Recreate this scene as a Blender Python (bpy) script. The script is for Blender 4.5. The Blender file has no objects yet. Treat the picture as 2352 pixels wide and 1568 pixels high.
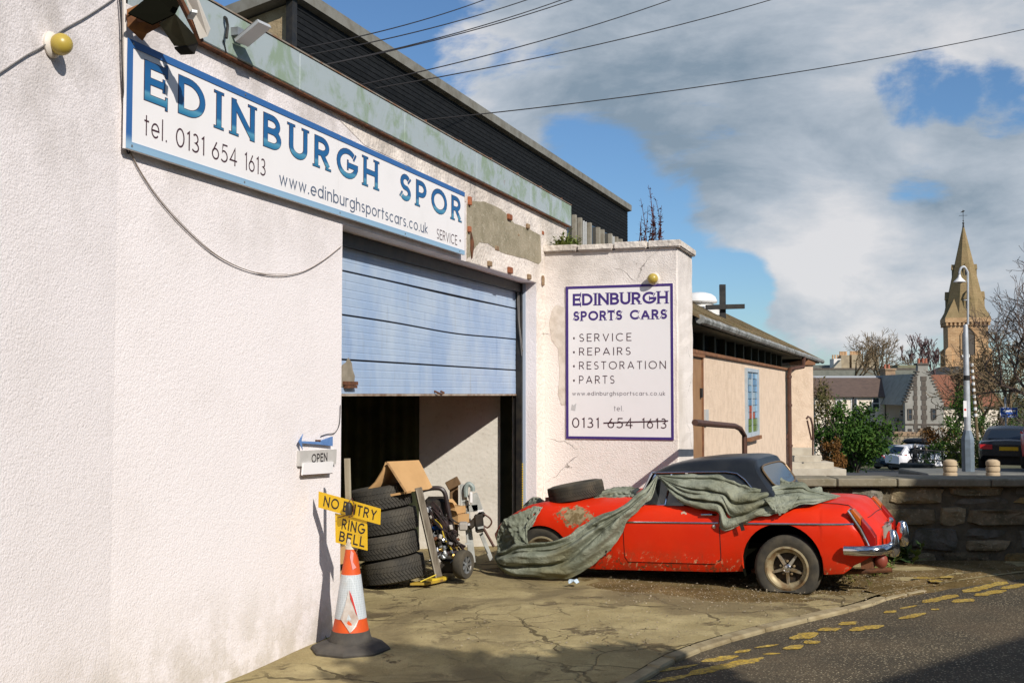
import bpy, bmesh, math, random
from mathutils import Vector, Matrix, Euler, noise as mnoise
RND = random.Random(11)
SC = bpy.context.scene
COL = SC.collection
PI = math.pi
# ------------------------------------------------------------------ camera, world, sun, exposure
EYE = 1.8; FPX = 2620.0; PCX = 1176.0; PCY = 784.0
TILT = math.atan(121 / FPX)
cam_d = bpy.data.cameras.new('camera'); cam = bpy.data.objects.new('camera', cam_d); COL.objects.link(cam)
cam.location = (0, 0, EYE); cam.rotation_euler = (PI / 2 + TILT, 0, 0)
cam_d.sensor_width = 36; cam_d.lens = FPX / 2352 * 36; cam_d.clip_start = .05; cam_d.clip_end = 6000
SC.camera = cam
SUN = Vector((.6855, -1.038, .8087)).normalized()
SUN_EL = math.asin(SUN.z); SUN_ROT = math.atan2(SUN.x, SUN.y)
sl = bpy.data.lights.new('sun', 'SUN'); sun = bpy.data.objects.new('sun', sl); COL.objects.link(sun)
sl.energy = 4.9; sl.angle = math.radians(.55); sl.color = (1, .94, .865)
sun.rotation_euler = SUN.to_track_quat('Z', 'Y').to_euler(); sun.location = (30, -45, 40)
SC.view_settings.view_transform = 'Standard'; SC.view_settings.look = 'None'
SC.view_settings.exposure = 0.0; SC.view_settings.gamma = 1
SC.view_settings.use_curve_mapping = False
SC.render.engine = 'CYCLES'
SC.cycles.use_denoising = True
SC.cycles.max_bounces = 6; SC.cycles.transparent_max_bounces = 12
try: SC.cycles.sample_clamp_indirect = 6
except Exception: pass

def ray(px, py):
    x = (px - PCX) / FPX; z = -(py - PCY) / FPX; c, s = math.cos(TILT), math.sin(TILT)
    return Vector((x, c - s * z, s + c * z))
EYEV = Vector((0, 0, EYE))
def at(px, py, Y):
    r = ray(px, py); return EYEV + r * (Y / r.y)
def gnd(px, py, z=0.0):
    r = ray(px, py); return EYEV + r * ((z - EYE) / r.z)
def dirpx(px, py): return ray(px, py).normalized()

class Frame:
    """Upright local frame: u along, n outward (to the right of u), z up."""
    def __init__(s, o, ang):
        s.o = Vector((o[0], o[1], 0)); s.u = Vector((math.sin(ang), math.cos(ang), 0)); s.n = Vector((math.cos(ang), -math.sin(ang), 0))
    def P(s, u, n, z=0.0): return s.o + s.u * u + s.n * n + Vector((0, 0, z))
    def on_n(s, px, py, n=0.0):
        r = ray(px, py); k = (s.o + s.n * n - EYEV).dot(s.n) / r.dot(s.n); d = EYEV + r * k - s.o
        return d.dot(s.u), d.z
    def on_u(s, px, py, u=0.0):
        r = ray(px, py); k = (s.o + s.u * u - EYEV).dot(s.u) / r.dot(s.u); d = EYEV + r * k - s.o
        return d.dot(s.n), d.z
    # matrices for flat things: local x right, z up, -y towards the viewer
    def m_n(s, n=0.0):
        return Matrix(((s.u.x, -s.n.x, 0, s.o.x + s.n.x * n), (s.u.y, -s.n.y, 0, s.o.y + s.n.y * n), (0, 0, 1, 0), (0, 0, 0, 1)))
    def m_u(s, u=0.0):
        return Matrix(((s.n.x, s.u.x, 0, s.o.x + s.u.x * u), (s.n.y, s.u.y, 0, s.o.y + s.u.y * u), (0, 0, 1, 0), (0, 0, 0, 1)))

FA = Frame(gnd(776, 1452), math.atan((2075 - 1176) / FPX))      # the garage front

# ------------------------------------------------------------------ world: clear sky with broken cloud
W = bpy.data.worlds.new('World'); SC.world = W; W.use_nodes = True
nt = W.node_tree; nt.nodes.clear(); N = nt.nodes.new; L = nt.links.new
def wmath(op, a, b=None, clamp=False):
    n = N('ShaderNodeMath'); n.operation = op; n.use_clamp = clamp
    for i, v in enumerate((a, b)):
        if v is None: continue
        if hasattr(v, 'is_output'): L(v, n.inputs[i])
        else: n.inputs[i].default_value = v
    return n.outputs[0]
sky = N('ShaderNodeTexSky'); sky.sky_type = 'NISHITA'; sky.sun_disc = False
sky.sun_elevation = SUN_EL; sky.sun_rotation = SUN_ROT; sky.air_density = 1.0; sky.dust_density = .35; sky.ozone_density = 2.5
tc = N('ShaderNodeTexCoord')
mp = N('ShaderNodeMapping'); mp.inputs['Scale'].default_value = (1, 1, 2.3); mp.inputs['Location'].default_value = (3.1, .4, 1.7)
L(tc.outputs['Generated'], mp.inputs[0])
def wnoise(scale, detail, rough, dist, off=(0, 0, 0)):
    m2 = N('ShaderNodeMapping'); m2.inputs['Location'].default_value = off; L(mp.outputs[0], m2.inputs[0])
    n = N('ShaderNodeTexNoise'); n.inputs['Scale'].default_value = scale; n.inputs['Detail'].default_value = detail
    n.inputs['Roughness'].default_value = rough; n.inputs['Distortion'].default_value = dist; L(m2.outputs[0], n.inputs['Vector'])
    return n.outputs['Fac']
def lobe(px, py, rad_px, amp):
    """soft region of more (amp>0) or less cloud round a direction of the sky"""
    d = dirpx(px, py); v = N('ShaderNodeVectorMath'); v.operation = 'DOT_PRODUCT'
    nv = N('ShaderNodeVectorMath'); nv.operation = 'NORMALIZE'; L(tc.outputs['Generated'], nv.inputs[0])
    L(nv.outputs[0], v.inputs[0]); v.inputs[1].default_value = d
    r = N('ShaderNodeMapRange'); r.interpolation_type = 'SMOOTHSTEP'
    a = rad_px / FPX
    r.inputs['From Min'].default_value = math.cos(a); r.inputs['From Max'].default_value = 1.0
    r.inputs['To Min'].default_value = 0; r.inputs['To Max'].default_value = amp
    L(v.outputs['Value'], r.inputs['Value'])
    return r.outputs[0]
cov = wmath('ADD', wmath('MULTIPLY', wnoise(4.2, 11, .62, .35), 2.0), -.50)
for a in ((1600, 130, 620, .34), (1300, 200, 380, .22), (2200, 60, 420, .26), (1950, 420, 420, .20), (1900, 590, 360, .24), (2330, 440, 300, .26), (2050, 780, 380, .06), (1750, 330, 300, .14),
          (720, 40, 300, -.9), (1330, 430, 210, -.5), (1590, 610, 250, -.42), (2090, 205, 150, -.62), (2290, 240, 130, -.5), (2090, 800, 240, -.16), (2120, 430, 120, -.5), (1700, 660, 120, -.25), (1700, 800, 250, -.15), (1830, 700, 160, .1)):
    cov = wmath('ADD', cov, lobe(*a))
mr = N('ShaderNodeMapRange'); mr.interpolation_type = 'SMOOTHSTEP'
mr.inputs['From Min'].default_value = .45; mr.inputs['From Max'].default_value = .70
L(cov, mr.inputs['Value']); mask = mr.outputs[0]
shade = wmath('ADD', wmath('MULTIPLY', wnoise(7.5, 11, .60, .25, (5.2, 1.1, .3)), 1.55), -.275)
for a in ((1560, 270, 520, -.20), (1330, 200, 300, -.06), (2200, 150, 240, -.04), (2330, 420, 260, -.15), (1850, 530, 250, .22), (1960, 620, 220, .14), (2250, 600, 160, .1), (1050, 60, 280, .16), (2000, 50, 320, .12), (2330, 80, 200, .08), (2020, 680, 240, .08)):
    shade = wmath('ADD', shade, lobe(*a))
cr = N('ShaderNodeValToRGB'); L(shade, cr.inputs[0])
cr.color_ramp.elements[0].position = .10; cr.color_ramp.elements[0].color = (.255, .33, .405, 1)
cr.color_ramp.elements[1].position = .88; cr.color_ramp.elements[1].color = (.80, .79, .80, 1)
e = cr.color_ramp.elements.new(.5); e.color = (.50, .555, .62, 1)
tint = N('ShaderNodeMix'); tint.data_type = 'RGBA'; tint.blend_type = 'MULTIPLY'; tint.inputs[0].default_value = 1
L(sky.outputs[0], tint.inputs[6]); tint.inputs[7].default_value = (.80, 1.02, 1.22, 1)
bg1 = N('ShaderNodeBackground'); bg1.inputs['Strength'].default_value = .088; L(tint.outputs[2], bg1.inputs[0])
bg2 = N('ShaderNodeBackground'); bg2.inputs['Strength'].default_value = .95; L(cr.outputs[0], bg2.inputs[0])
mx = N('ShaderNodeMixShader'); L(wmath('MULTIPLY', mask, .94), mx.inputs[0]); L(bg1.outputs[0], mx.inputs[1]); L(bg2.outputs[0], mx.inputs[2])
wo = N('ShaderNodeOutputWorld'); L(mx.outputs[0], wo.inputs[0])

# ------------------------------------------------------------------ materials
class NB:
    """small helper to write node trees"""
    def __init__(s, name):
        s.m = bpy.data.materials.new(name); s.m.use_nodes = True; s.t = s.m.node_tree
        s.b = s.t.nodes['Principled BSDF']; s.tc = s.n('ShaderNodeTexCoord'); s.o = s.tc.outputs['Object']
    def n(s, t): return s.t.nodes.new(t)
    def l(s, a, b): s.t.links.new(a, b)
    def inp(s, i, v):
        if hasattr(v, 'is_output'): s.l(v, i)
        elif isinstance(v, (tuple, list)) and len(v) == 3 and len(i.default_value) == 4: i.default_value = (*v, 1)
        else: i.default_value = v
    def noise(s, scale, detail=5, rough=.55, dist=0, vec=None, col=False, sc3=None):
        v = vec or s.o
        if sc3:
            mpn = s.n('ShaderNodeMapping'); mpn.inputs['Scale'].default_value = sc3; s.l(v, mpn.inputs[0]); v = mpn.outputs[0]
        k = s.n('ShaderNodeTexNoise'); k.inputs['Scale'].default_value = scale; k.inputs['Detail'].default_value = detail
        k.inputs['Roughness'].default_value = rough; k.inputs['Distortion'].default_value = dist; s.l(v, k.inputs['Vector'])
        return k.outputs['Color' if col else 'Fac']
    def voro(s, scale, feature='F1', vec=None, out='Distance', rnd=1):
        k = s.n('ShaderNodeTexVoronoi'); k.feature = feature; k.inputs['Scale'].default_value = scale; k.inputs['Randomness'].default_value = rnd
        s.l(vec or s.o, k.inputs['Vector']); return k.outputs[out]
    def ramp(s, f, a, b, ca=0.0, cb=1.0, smooth=True):
        k = s.n('ShaderNodeMapRange'); k.interpolation_type = 'SMOOTHSTEP' if smooth else 'LINEAR'
        for nm, v in (('From Min', a), ('From Max', b), ('To Min', ca), ('To Max', cb)): k.inputs[nm].default_value = v
        s.l(f, k.inputs['Value']); return k.outputs[0]
    def mix(s, f, a, b, mode='MIX'):
        k = s.n('ShaderNodeMix'); k.data_type = 'RGBA'; k.blend_type = mode
        s.inp(k.inputs[0], f); s.inp(k.inputs[6], a); s.inp(k.inputs[7], b); return k.outputs[2]
    def math(s, op, a, b=0.0, clamp=False):
        k = s.n('ShaderNodeMath'); k.operation = op; k.use_clamp = clamp; s.inp(k.inputs[0], a); s.inp(k.inputs[1], b); return k.outputs[0]
    def sep(s, vec=None):
        k = s.n('ShaderNodeSeparateXYZ'); s.l(vec or s.o, k.inputs[0]); return k.outputs
    def warp(s, amt, scale, vec=None):
        v = vec or s.o; nz = s.noise(scale, 4, col=True, vec=v)
        a = s.n('ShaderNodeVectorMath'); a.operation = 'MULTIPLY_ADD'; s.l(nz, a.inputs[0]); a.inputs[1].default_value = (amt,) * 3; s.l(v, a.inputs[2])
        return a.outputs[0]
    def bump(s, h, strength=.3, dist=.01, normal=None):
        k = s.n('ShaderNodeBump'); k.inputs['Strength'].default_value = strength; k.inputs['Distance'].default_value = dist
        s.l(h, k.inputs['Height'])
        if normal: s.l(normal, k.inputs['Normal'])
        return k.outputs[0]
    def rnd(s):
        return s.n('ShaderNodeObjectInfo').outputs['Random']
    def fin(s, col, rough=.8, normal=None, metal=0.0, spec=.35, **kw):
        s.inp(s.b.inputs['Base Color'], col); s.inp(s.b.inputs['Roughness'], rough); s.inp(s.b.inputs['Metallic'], metal)
        s.b.inputs['Specular IOR Level'].default_value = spec
        if normal: s.l(normal, s.b.inputs['Normal'])
        for k, v in kw.items(): s.inp(s.b.inputs[k], v)
        return s.m
MATS = {}
def mat(name, col, rough=.75, col2=None, scale=6.0, lo=.35, hi=.7, bump=0.0, bscale=60.0, bdist=.005, metal=0.0, spec=.35, vary=0.0, sc3=None, col3=None, **kw):
    """plain material: two (three) colours mixed by noise, fine bump, per-object brightness variation"""
    if name in MATS: return MATS[name]
    b = NB(name)
    c = col
    if col2: c = b.mix(b.ramp(b.noise(scale, 6, sc3=sc3), lo, hi), col, col2)
    if col3: c = b.mix(b.ramp(b.noise(scale * 4.3, 6, sc3=sc3), .55, .72), c, col3)
    if vary:
        k = b.n('ShaderNodeHueSaturation'); b.l(b.ramp(b.rnd(), 0, 1, 1 - vary, 1 + vary, False), k.inputs['Value']); b.inp(k.inputs['Color'], c); c = k.outputs[0]
    nrm = b.bump(b.noise(bscale, 4), bump, bdist) if bump else None
    MATS[name] = b.fin(c, rough, nrm, metal, spec, **kw)
    return MATS[name]

# ------------------------------------------------------------------ mesh building
class MB:
    def __init__(s, M=None): s.v = []; s.f = []; s.M = M or Matrix.Identity(4)
    def add(s, vs, fs):
        b = len(s.v); s.v += [s.M @ Vector(p) for p in vs]; s.f += [tuple(b + i for i in f) for f in fs]; return s
    def box(s, x0, x1, y0, y1, z0, z1):
        return s.add([(x0, y0, z0), (x1, y0, z0), (x1, y1, z0), (x0, y1, z0), (x0, y0, z1), (x1, y0, z1), (x1, y1, z1), (x0, y1, z1)],
                     [(0, 3, 2, 1), (4, 5, 6, 7), (0, 1, 5, 4), (1, 2, 6, 5), (2, 3, 7, 6), (3, 0, 4, 7)])
    def hexa(s, b4, t4): return s.add(list(b4) + list(t4), [(0, 3, 2, 1), (4, 5, 6, 7), (0, 1, 5, 4), (1, 2, 6, 5), (2, 3, 7, 6), (3, 0, 4, 7)])
    def bar(s, a, b, w, h, up=(0, 0, 1)):
        a, b = Vector(a), Vector(b); d = (b - a).normalized(); x = d.cross(Vector(up))
        if x.length < 1e-4: x = d.cross(Vector((1, 0, 0)))
        x.normalize(); y = x.cross(d); x *= w / 2; y *= h / 2
        return s.hexa([a - x - y, a + x - y, a + x + y, a - x + y], [b - x - y, b + x - y, b + x + y, b - x + y])
    def quad(s, a, b, c, d): return s.add([a, b, c, d], [(0, 1, 2, 3)])
    def prism(s, poly, y0, y1):
        """polygon in (x, z) extruded along y"""
        n = len(poly); vs = [(x, y0, z) for x, z in poly] + [(x, y1, z) for x, z in poly]
        return s.add(vs, [tuple(range(n)), tuple(range(2 * n - 1, n - 1, -1))] + [(i, i + n, (i + 1) % n + n, (i + 1) % n) for i in range(n)])
    def prismz(s, poly, z0, z1):
        n = len(poly); vs = [(x, y, z0) for x, y in poly] + [(x, y, z1) for x, y in poly]
        return s.add(vs, [tuple(range(n - 1, -1, -1)), tuple(range(n, 2 * n))] + [(i, (i + 1) % n, (i + 1) % n + n, i + n) for i in range(n)])
    def tube(s, pts, r, n=6, caps=True):
        pts = [Vector(p) for p in pts]; m = len(pts); rr = r if isinstance(r, (list, tuple)) else [r] * m
        vs = []; prev = None
        for i, p in enumerate(pts):
            d = (pts[min(i + 1, m - 1)] - pts[max(i - 1, 0)])
            d = d.normalized() if d.length > 1e-9 else Vector((0, 0, 1))
            if prev is None: x = d.cross(Vector((0, 0, 1)) if abs(d.z) < .9 else Vector((1, 0, 0))).normalized()
            else: x = (prev - d * prev.dot(d)).normalized()
            prev = x; y = d.cross(x)
            for k in range(n):
                a = 2 * PI * k / n; vs.append(p + (x * math.cos(a) + y * math.sin(a)) * rr[i])
        fs = [(i * n + k, i * n + (k + 1) % n, (i + 1) * n + (k + 1) % n, (i + 1) * n + k) for i in range(m - 1) for k in range(n)]
        if caps: fs += [tuple(range(n - 1, -1, -1)), tuple(range((m - 1) * n, m * n))]
        return s.add(vs, fs)
    def lathe(s, prof, n=24, M=None, close=False, caps=True):
        """profile (r, z) turned round local z"""
        M = M or Matrix.Identity(4); vs = []; m = len(prof)
        for k in range(n):
            a = 2 * PI * k / n
            for r, z in prof: vs.append(M @ Vector((r * math.cos(a), r * math.sin(a), z)))
        fs = []
        for k in range(n):
            q = (k + 1) % n
            for i in range(m if close else m - 1):
                j = (i + 1) % m; fs.append((k * m + i, q * m + i, q * m + j, k * m + j))
        if not close and caps:
            if prof[0][0] > 1e-6: fs.append(tuple(k * m for k in range(n - 1, -1, -1)))
            if prof[-1][0] > 1e-6: fs.append(tuple(k * m + m - 1 for k in range(n)))
        return s.add(vs, fs)
    def sphere(s, c, r, n=16, m=10, sq=1.0):
        prof = [(r * math.sin(PI * i / m), -r * sq * math.cos(PI * i / m)) for i in range(m + 1)]
        prof[0] = (0, prof[0][1]); prof[-1] = (0, prof[-1][1])
        return s.lathe(prof, n, Matrix.Translation(Vector(c)))
    def grid(s, rows, flip=False):
        a, b = len(rows), len(rows[0]); vs = [p for r in rows for p in r]
        fs = [(i * b + j, i * b + j + 1, (i + 1) * b + j + 1, (i + 1) * b + j) for i in range(a - 1) for j in range(b - 1)]
        if flip: fs = [f[::-1] for f in fs]
        return s.add(vs, fs)
    def build(s, name, m, parent=None, smooth=False, bevel=0.0, angle=40, weld=False, segs=1):
        me = bpy.data.meshes.new(name); me.from_pydata([tuple(v) for v in s.v], [], s.f); me.validate()
        if bevel or weld:
            bm = bmesh.new(); bm.from_mesh(me)
            bmesh.ops.remove_doubles(bm, verts=bm.verts, dist=1e-5)
            if bevel:
                ed = [e for e in bm.edges if len(e.link_faces) == 2 and e.calc_face_angle(0) > .5]
                bmesh.ops.bevel(bm, geom=ed, offset=bevel, segments=segs, affect='EDGES', clamp_overlap=True)
            bm.to_mesh(me); bm.free()
        if smooth:
            me.polygons.foreach_set('use_smooth', [True] * len(me.polygons))
            me.set_sharp_from_angle(angle=math.radians(angle))
        if m: me.materials.append(m)
        o = bpy.data.objects.new(name, me); COL.objects.link(o)
        if parent: adopt(o, parent)
        return o
def world_loc(o):
    v = Vector(o.location)
    while o.parent: o = o.parent; v = v + Vector(o.location) - (Vector(o.location) if o.get('_rel') else Vector((0, 0, 0)))
    return v
def adopt(o, parent):
    """parent o (built in the root's own coordinates when the root stands at the origin, else in world coordinates)"""
    o.parent = parent
    root = parent
    while root.parent: root = root.parent
    if parent is root: o.matrix_parent_inverse = Matrix.Translation(-Vector(root.location))
def tag(o, label=None, cat=None, group=None, kind=None):
    if label: o['label'] = label
    if cat: o['category'] = cat
    if group: o['group'] = group
    if kind: o['kind'] = kind
    return o
def thing(name, label, cat, loc=(0, 0, 0), group=None, kind=None):
    o = bpy.data.objects.new(name, None); COL.objects.link(o); o.location = loc; o.empty_display_size = .2
    return tag(o, label, cat, group, kind)
def copy_tree(o, parent=None):
    c = o.copy(); COL.objects.link(c)
    if parent: c.parent = parent; c.matrix_parent_inverse = o.matrix_parent_inverse.copy()
    for ch in list(o.children): copy_tree(ch, c)
    return c
def cat_rom(pts, n):
    """resample a polyline of vectors smoothly to n points, even in the index"""
    P = [Vector(p) for p in pts]; m = len(P); out = []
    for i in range(n):
        t = i / (n - 1) * (m - 1); k = min(int(t), m - 2); f = t - k
        p0, p1, p2, p3 = P[max(k - 1, 0)], P[k], P[k + 1], P[min(k + 2, m - 1)]
        out.append(.5 * ((2 * p1) + (p2 - p0) * f + (2 * p0 - 5 * p1 + 4 * p2 - p3) * f * f + (3 * p1 - p0 - 3 * p2 + p3) * f ** 3))
    return out
def lerp(a, b, t): return a + (b - a) * t
def table(xs, x):
    """piecewise linear lookup in [(x, v...)]"""
    if x <= xs[0][0]: return xs[0][1:]
    for a, b in zip(xs, xs[1:]):
        if x <= b[0]:
            t = (x - a[0]) / (b[0] - a[0]); return tuple(lerp(p, q, t) for p, q in zip(a[1:], b[1:]))
    return xs[-1][1:]

# ------------------------------------------------------------------ lettering: strokes in a cap-height-1 box
def arc(cx, cy, rx, ry, a0, a1, n=12):
    return [(cx + rx * math.cos(math.radians(lerp(a0, a1, i / n))), cy + ry * math.sin(math.radians(lerp(a0, a1, i / n)))) for i in range(n + 1)]
XH = .70
def ring(cx, cy, rx, ry): return arc(cx, cy, rx, ry, 0, 360, 20)[:-1] + ['close']
GL = {
 'A': (.80, [[(0, 0), (.38, 1)], [(.38, 1), (.78, 0)], [(.13, .3), (.64, .3)]]),
 'B': (.56, [[(0, 0), (0, 1)], [(0, 1), (.26, 1)] + arc(.26, .76, .25, .24, 90, -90) + [(0, .52)], [(.0, .52), (.28, .52)] + arc(.28, .26, .28, .26, 90, -90) + [(0, 0)]]),
 'C': (.86, [arc(.48, .5, .48, .5, 48, 312, 18)]),
 'D': (.72, [[(0, 0), (0, 1)], [(0, 1), (.24, 1)] + arc(.24, .5, .46, .5, 90, -90, 14) + [(0, 0)]]),
 'E': (.50, [[(0, 0), (0, 1)], [(0, 1), (.5, 1)], [(0, .52), (.42, .52)], [(0, 0), (.5, 0)]]),
 'G': (.92, [arc(.48, .5, .48, .5, 48, 345, 18), [(.56, .45), (.95, .45)]]),
 'H': (.66, [[(0, 0), (0, 1)], [(.66, 0), (.66, 1)], [(0, .52), (.66, .52)]]),
 'I': (.04, [[(.02, 0), (.02, 1)]]),
 'L': (.46, [[(0, 1), (0, 0)], [(0, 0), (.46, 0)]]),
 'N': (.70, [[(0, 0), (0, 1)], [(0, 1), (.7, 0)], [(.7, 0), (.7, 1)]]),
 'O': (.96, [ring(.48, .5, .48, .5)]),
 'P': (.52, [[(0, 0), (0, 1)], [(0, 1), (.25, 1)] + arc(.25, .72, .27, .28, 90, -90) + [(0, .44)]]),
 'R': (.58, [[(0, 0), (0, 1)], [(0, 1), (.26, 1)] + arc(.26, .74, .27, .26, 90, -90) + [(0, .48)], [(.26, .48), (.58, 0)]]),
 'S': (.52, [arc(.27, .745, .23, .255, 35, 270, 10) + arc(.26, .25, .26, .25, 90, -145, 10)[1:]]),
 'T': (.56, [[(.28, 0), (.28, 1)], [(0, 1), (.56, 1)]]),
 'U': (.64, [[(0, 1), (0, .32)] + arc(.32, .32, .32, .32, 180, 360) + [(.64, 1)]]),
 'V': (.70, [[(0, 1), (.35, 0), (.70, 1)]]),
 'W': (1.0, [[(0, 1), (.25, 0), (.5, 1), (.75, 0), (1, 1)]]),
 'Y': (.66, [[(0, 1), (.33, .45), (.33, 0)], [(.66, 1), (.33, .45)]]),
 '0': (.58, [ring(.29, .5, .29, .5)]), '1': (.18, [[(0, .86), (.16, 1), (.16, 0)]]),
 '3': (.48, [arc(.22, .75, .2, .25, 140, -90, 10) + arc(.2, .25, .27, .25, 90, -145, 10)[1:]]),
 '4': (.56, [[(.42, 0), (.42, 1), (0, .26), (.56, .26)]]),
 '5': (.50, [[(.46, 1), (.12, 1), (.06, .55)] + arc(.2, .32, .29, .32, 115, -140, 12)]),
 '6': (.52, [[(.36, 1), (.06, .45)] + arc(.26, .30, .26, .30, 150, 510, 18)]),
 'a': (.56, [ring(.28, .34, .28, .34), [(.56, 0), (.56, .68)]]), 'b': (.56, [ring(.28, .34, .28, .34), [(0, 0), (0, 1)]]),
 'c': (.50, [arc(.28, .34, .28, .34, 45, 315)]), 'd': (.56, [ring(.28, .34, .28, .34), [(.56, 0), (.56, 1)]]),
 'e': (.56, [[(0, .34), (.56, .34)] + arc(.28, .34, .28, .34, 0, 318, 16)[1:]]),
 'g': (.56, [ring(.28, .34, .28, .34), [(.56, .68), (.56, -.08)] + arc(.28, -.08, .28, .24, 0, -150)[1:]]),
 'h': (.46, [[(0, 0), (0, 1)], [(0, .42)] + arc(.23, .44, .23, .24, 180, 0) + [(.46, 0)]]),
 'i': (.04, [[(.02, 0), (.02, .68)], [(.02, .93), (.02, .97)]]), 'k': (.42, [[(0, 0), (0, 1)], [(.40, .68), (.04, .34), (.42, 0)]]),
 'l': (.04, [[(.02, 0), (.02, 1)]]), 'n': (.46, [[(0, 0), (0, .68)], [(0, .42)] + arc(.23, .44, .23, .24, 180, 0) + [(.46, 0)]]),
 'o': (.58, [ring(.29, .34, .29, .34)]), 'p': (.56, [ring(.28, .34, .28, .34), [(0, -.32), (0, .68)]]),
 'r': (.28, [[(0, 0), (0, .68)], [(0, .4)] + arc(.24, .42, .24, .26, 180, 80, 6)]),
 's': (.38, [arc(.19, .51, .16, .17, 35, 270, 8) + arc(.19, .17, .19, .17, 90, -145, 8)[1:]]),
 't': (.28, [[(.12, 0), (.12, .92)], [(0, .68), (.28, .68)]]),
 'u': (.46, [[(0, .68), (0, .24)] + arc(.23, .24, .23, .24, 180, 360) + [(.46, .68)], [(.46, .68), (.46, 0)]]),
 'w': (.76, [[(0, .68), (.19, 0), (.38, .66), (.57, 0), (.76, .68)]]),
 '.': (.06, [[(.03, 0), (.03, .02)]]), '\u2022': (.16, [arc(.08, .42, .05, .05, 0, 360, 8)]),
}
def touches(p, strokes, st, w):
    for s2 in strokes:
        if s2 is st or s2[-1] == 'close': continue
        for a, b in zip(s2, s2[1:]):
            a, b, q = Vector(a), Vector(b), Vector((p[0], (p[1] - w / 2) / (1 - w))); d = b - a; t = max(0, min(1, (q - a).dot(d) / max(1e-9, d.dot(d))))
            if (a + d * t - q).length < .05: return True
    return False
def ribbon(pts, w, closed, cap):
    P = []
    for p in pts:
        v = Vector((p[0], p[1]))
        if not P or (v - P[-1]).length > 1e-4: P.append(v)
    if closed and (P[0] - P[-1]).length < 1e-4: P.pop()
    n = len(P)
    if not closed and cap:
        for i, j in ((0, 1), (-1, -2)):
            d = (P[i] - P[j]).normalized()
            if max(abs(d.x), abs(d.y)) > .98: P[i] = P[i] + d * cap
    Lp, Rp = [], []
    for i in range(n):
        a = P[i - 1] if (closed or i > 0) else None; b = P[(i + 1) % n] if (closed or i < n - 1) else None
        d1 = (P[i] - a).normalized() if a is not None else None; d2 = (b - P[i]).normalized() if b is not None else None
        d1 = d1 or d2; d2 = d2 or d1
        t = d1 + d2
        if t.length < .15: t = d2.copy()
        t.normalize(); nn = Vector((-t.y, t.x)); c = max(.42, nn.dot(Vector((-d2.y, d2.x))))
        o = nn * (w / 2 / c); Lp.append(P[i] + o); Rp.append(P[i] - o)
    return Lp, Rp
def text_mb(mb, M, txt, x0, x1, z0, z1, w, serif=False, gap=.2, space=.45, out=0.0, y=-.002, obl=0.0):
    """lay txt out between x0..x1, baseline z0, cap top z1; w = stroke width in cap heights; strokes step forward by 0.1 mm"""
    H = z1 - z0; adv = 0; lay = []
    for ch in txt:
        if ch == ' ': adv += space; continue
        gw, st = GL[ch]; lay.append((adv, ch)); adv += gw + w + gap
    adv -= gap; kx = (x1 - x0) / adv; old = mb.M; mb.M = M; step = 0
    wx = w
    for a, ch in lay:
        for st in GL[ch][1]:
            closed = st[-1] == 'close'; pts = [p for p in st if p != 'close']
            pts = [(p[0], w / 2 + p[1] * (1 - w)) for p in pts]
            strokes = [(pts, w + out, closed, w / 2 + out / 2)]
            if serif and not closed:
                others = [Vector((p[0], w / 2 + p[1] * (1 - w))) for s2 in GL[ch][1] if s2 is not st for p in s2 if p != 'close']
                for p, q in ((pts[0], pts[1]), (pts[-1], pts[-2])):
                    if any((Vector(p) - o_).length < .08 for o_ in others) or (ch in 'DBPREHAG' and touches(p, GL[ch][1], st, w)): continue
                    d = (Vector(p) - Vector(q)).normalized(); pp = Vector((-d.y, d.x)); e = Vector(p) + d * (w * .42); hl = w
                    if max(abs(d.x), abs(d.y)) < .98:
                        hl = w * .8
                        if ch in 'ARNVY' and abs(d.y) > .5: pp = Vector((1, 0)); e = Vector((p[0], p[1] + math.copysign(w * .36, d.y)))
                    strokes.append(([tuple(e - pp * hl), tuple(e + pp * hl)], w * .34 + out, False, out / 2))
            for ps, ww, cl, cap in strokes:
                Lp, Rp = ribbon(ps, ww, cl, cap); n = len(Lp)
                yy = y - .0001 * (step % 7); step += 1
                vs = []
                for p in Lp + Rp:
                    vs.append((x0 + (a + w / 2 + p.x + obl * p.y) * kx, yy, z0 + p.y * H))
                fs = [(i + n, (i + 1) % n + n, (i + 1) % n, i) for i in range(n if cl else n - 1)]
                mb.add(vs, fs)
    mb.M = old
    return mb
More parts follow.
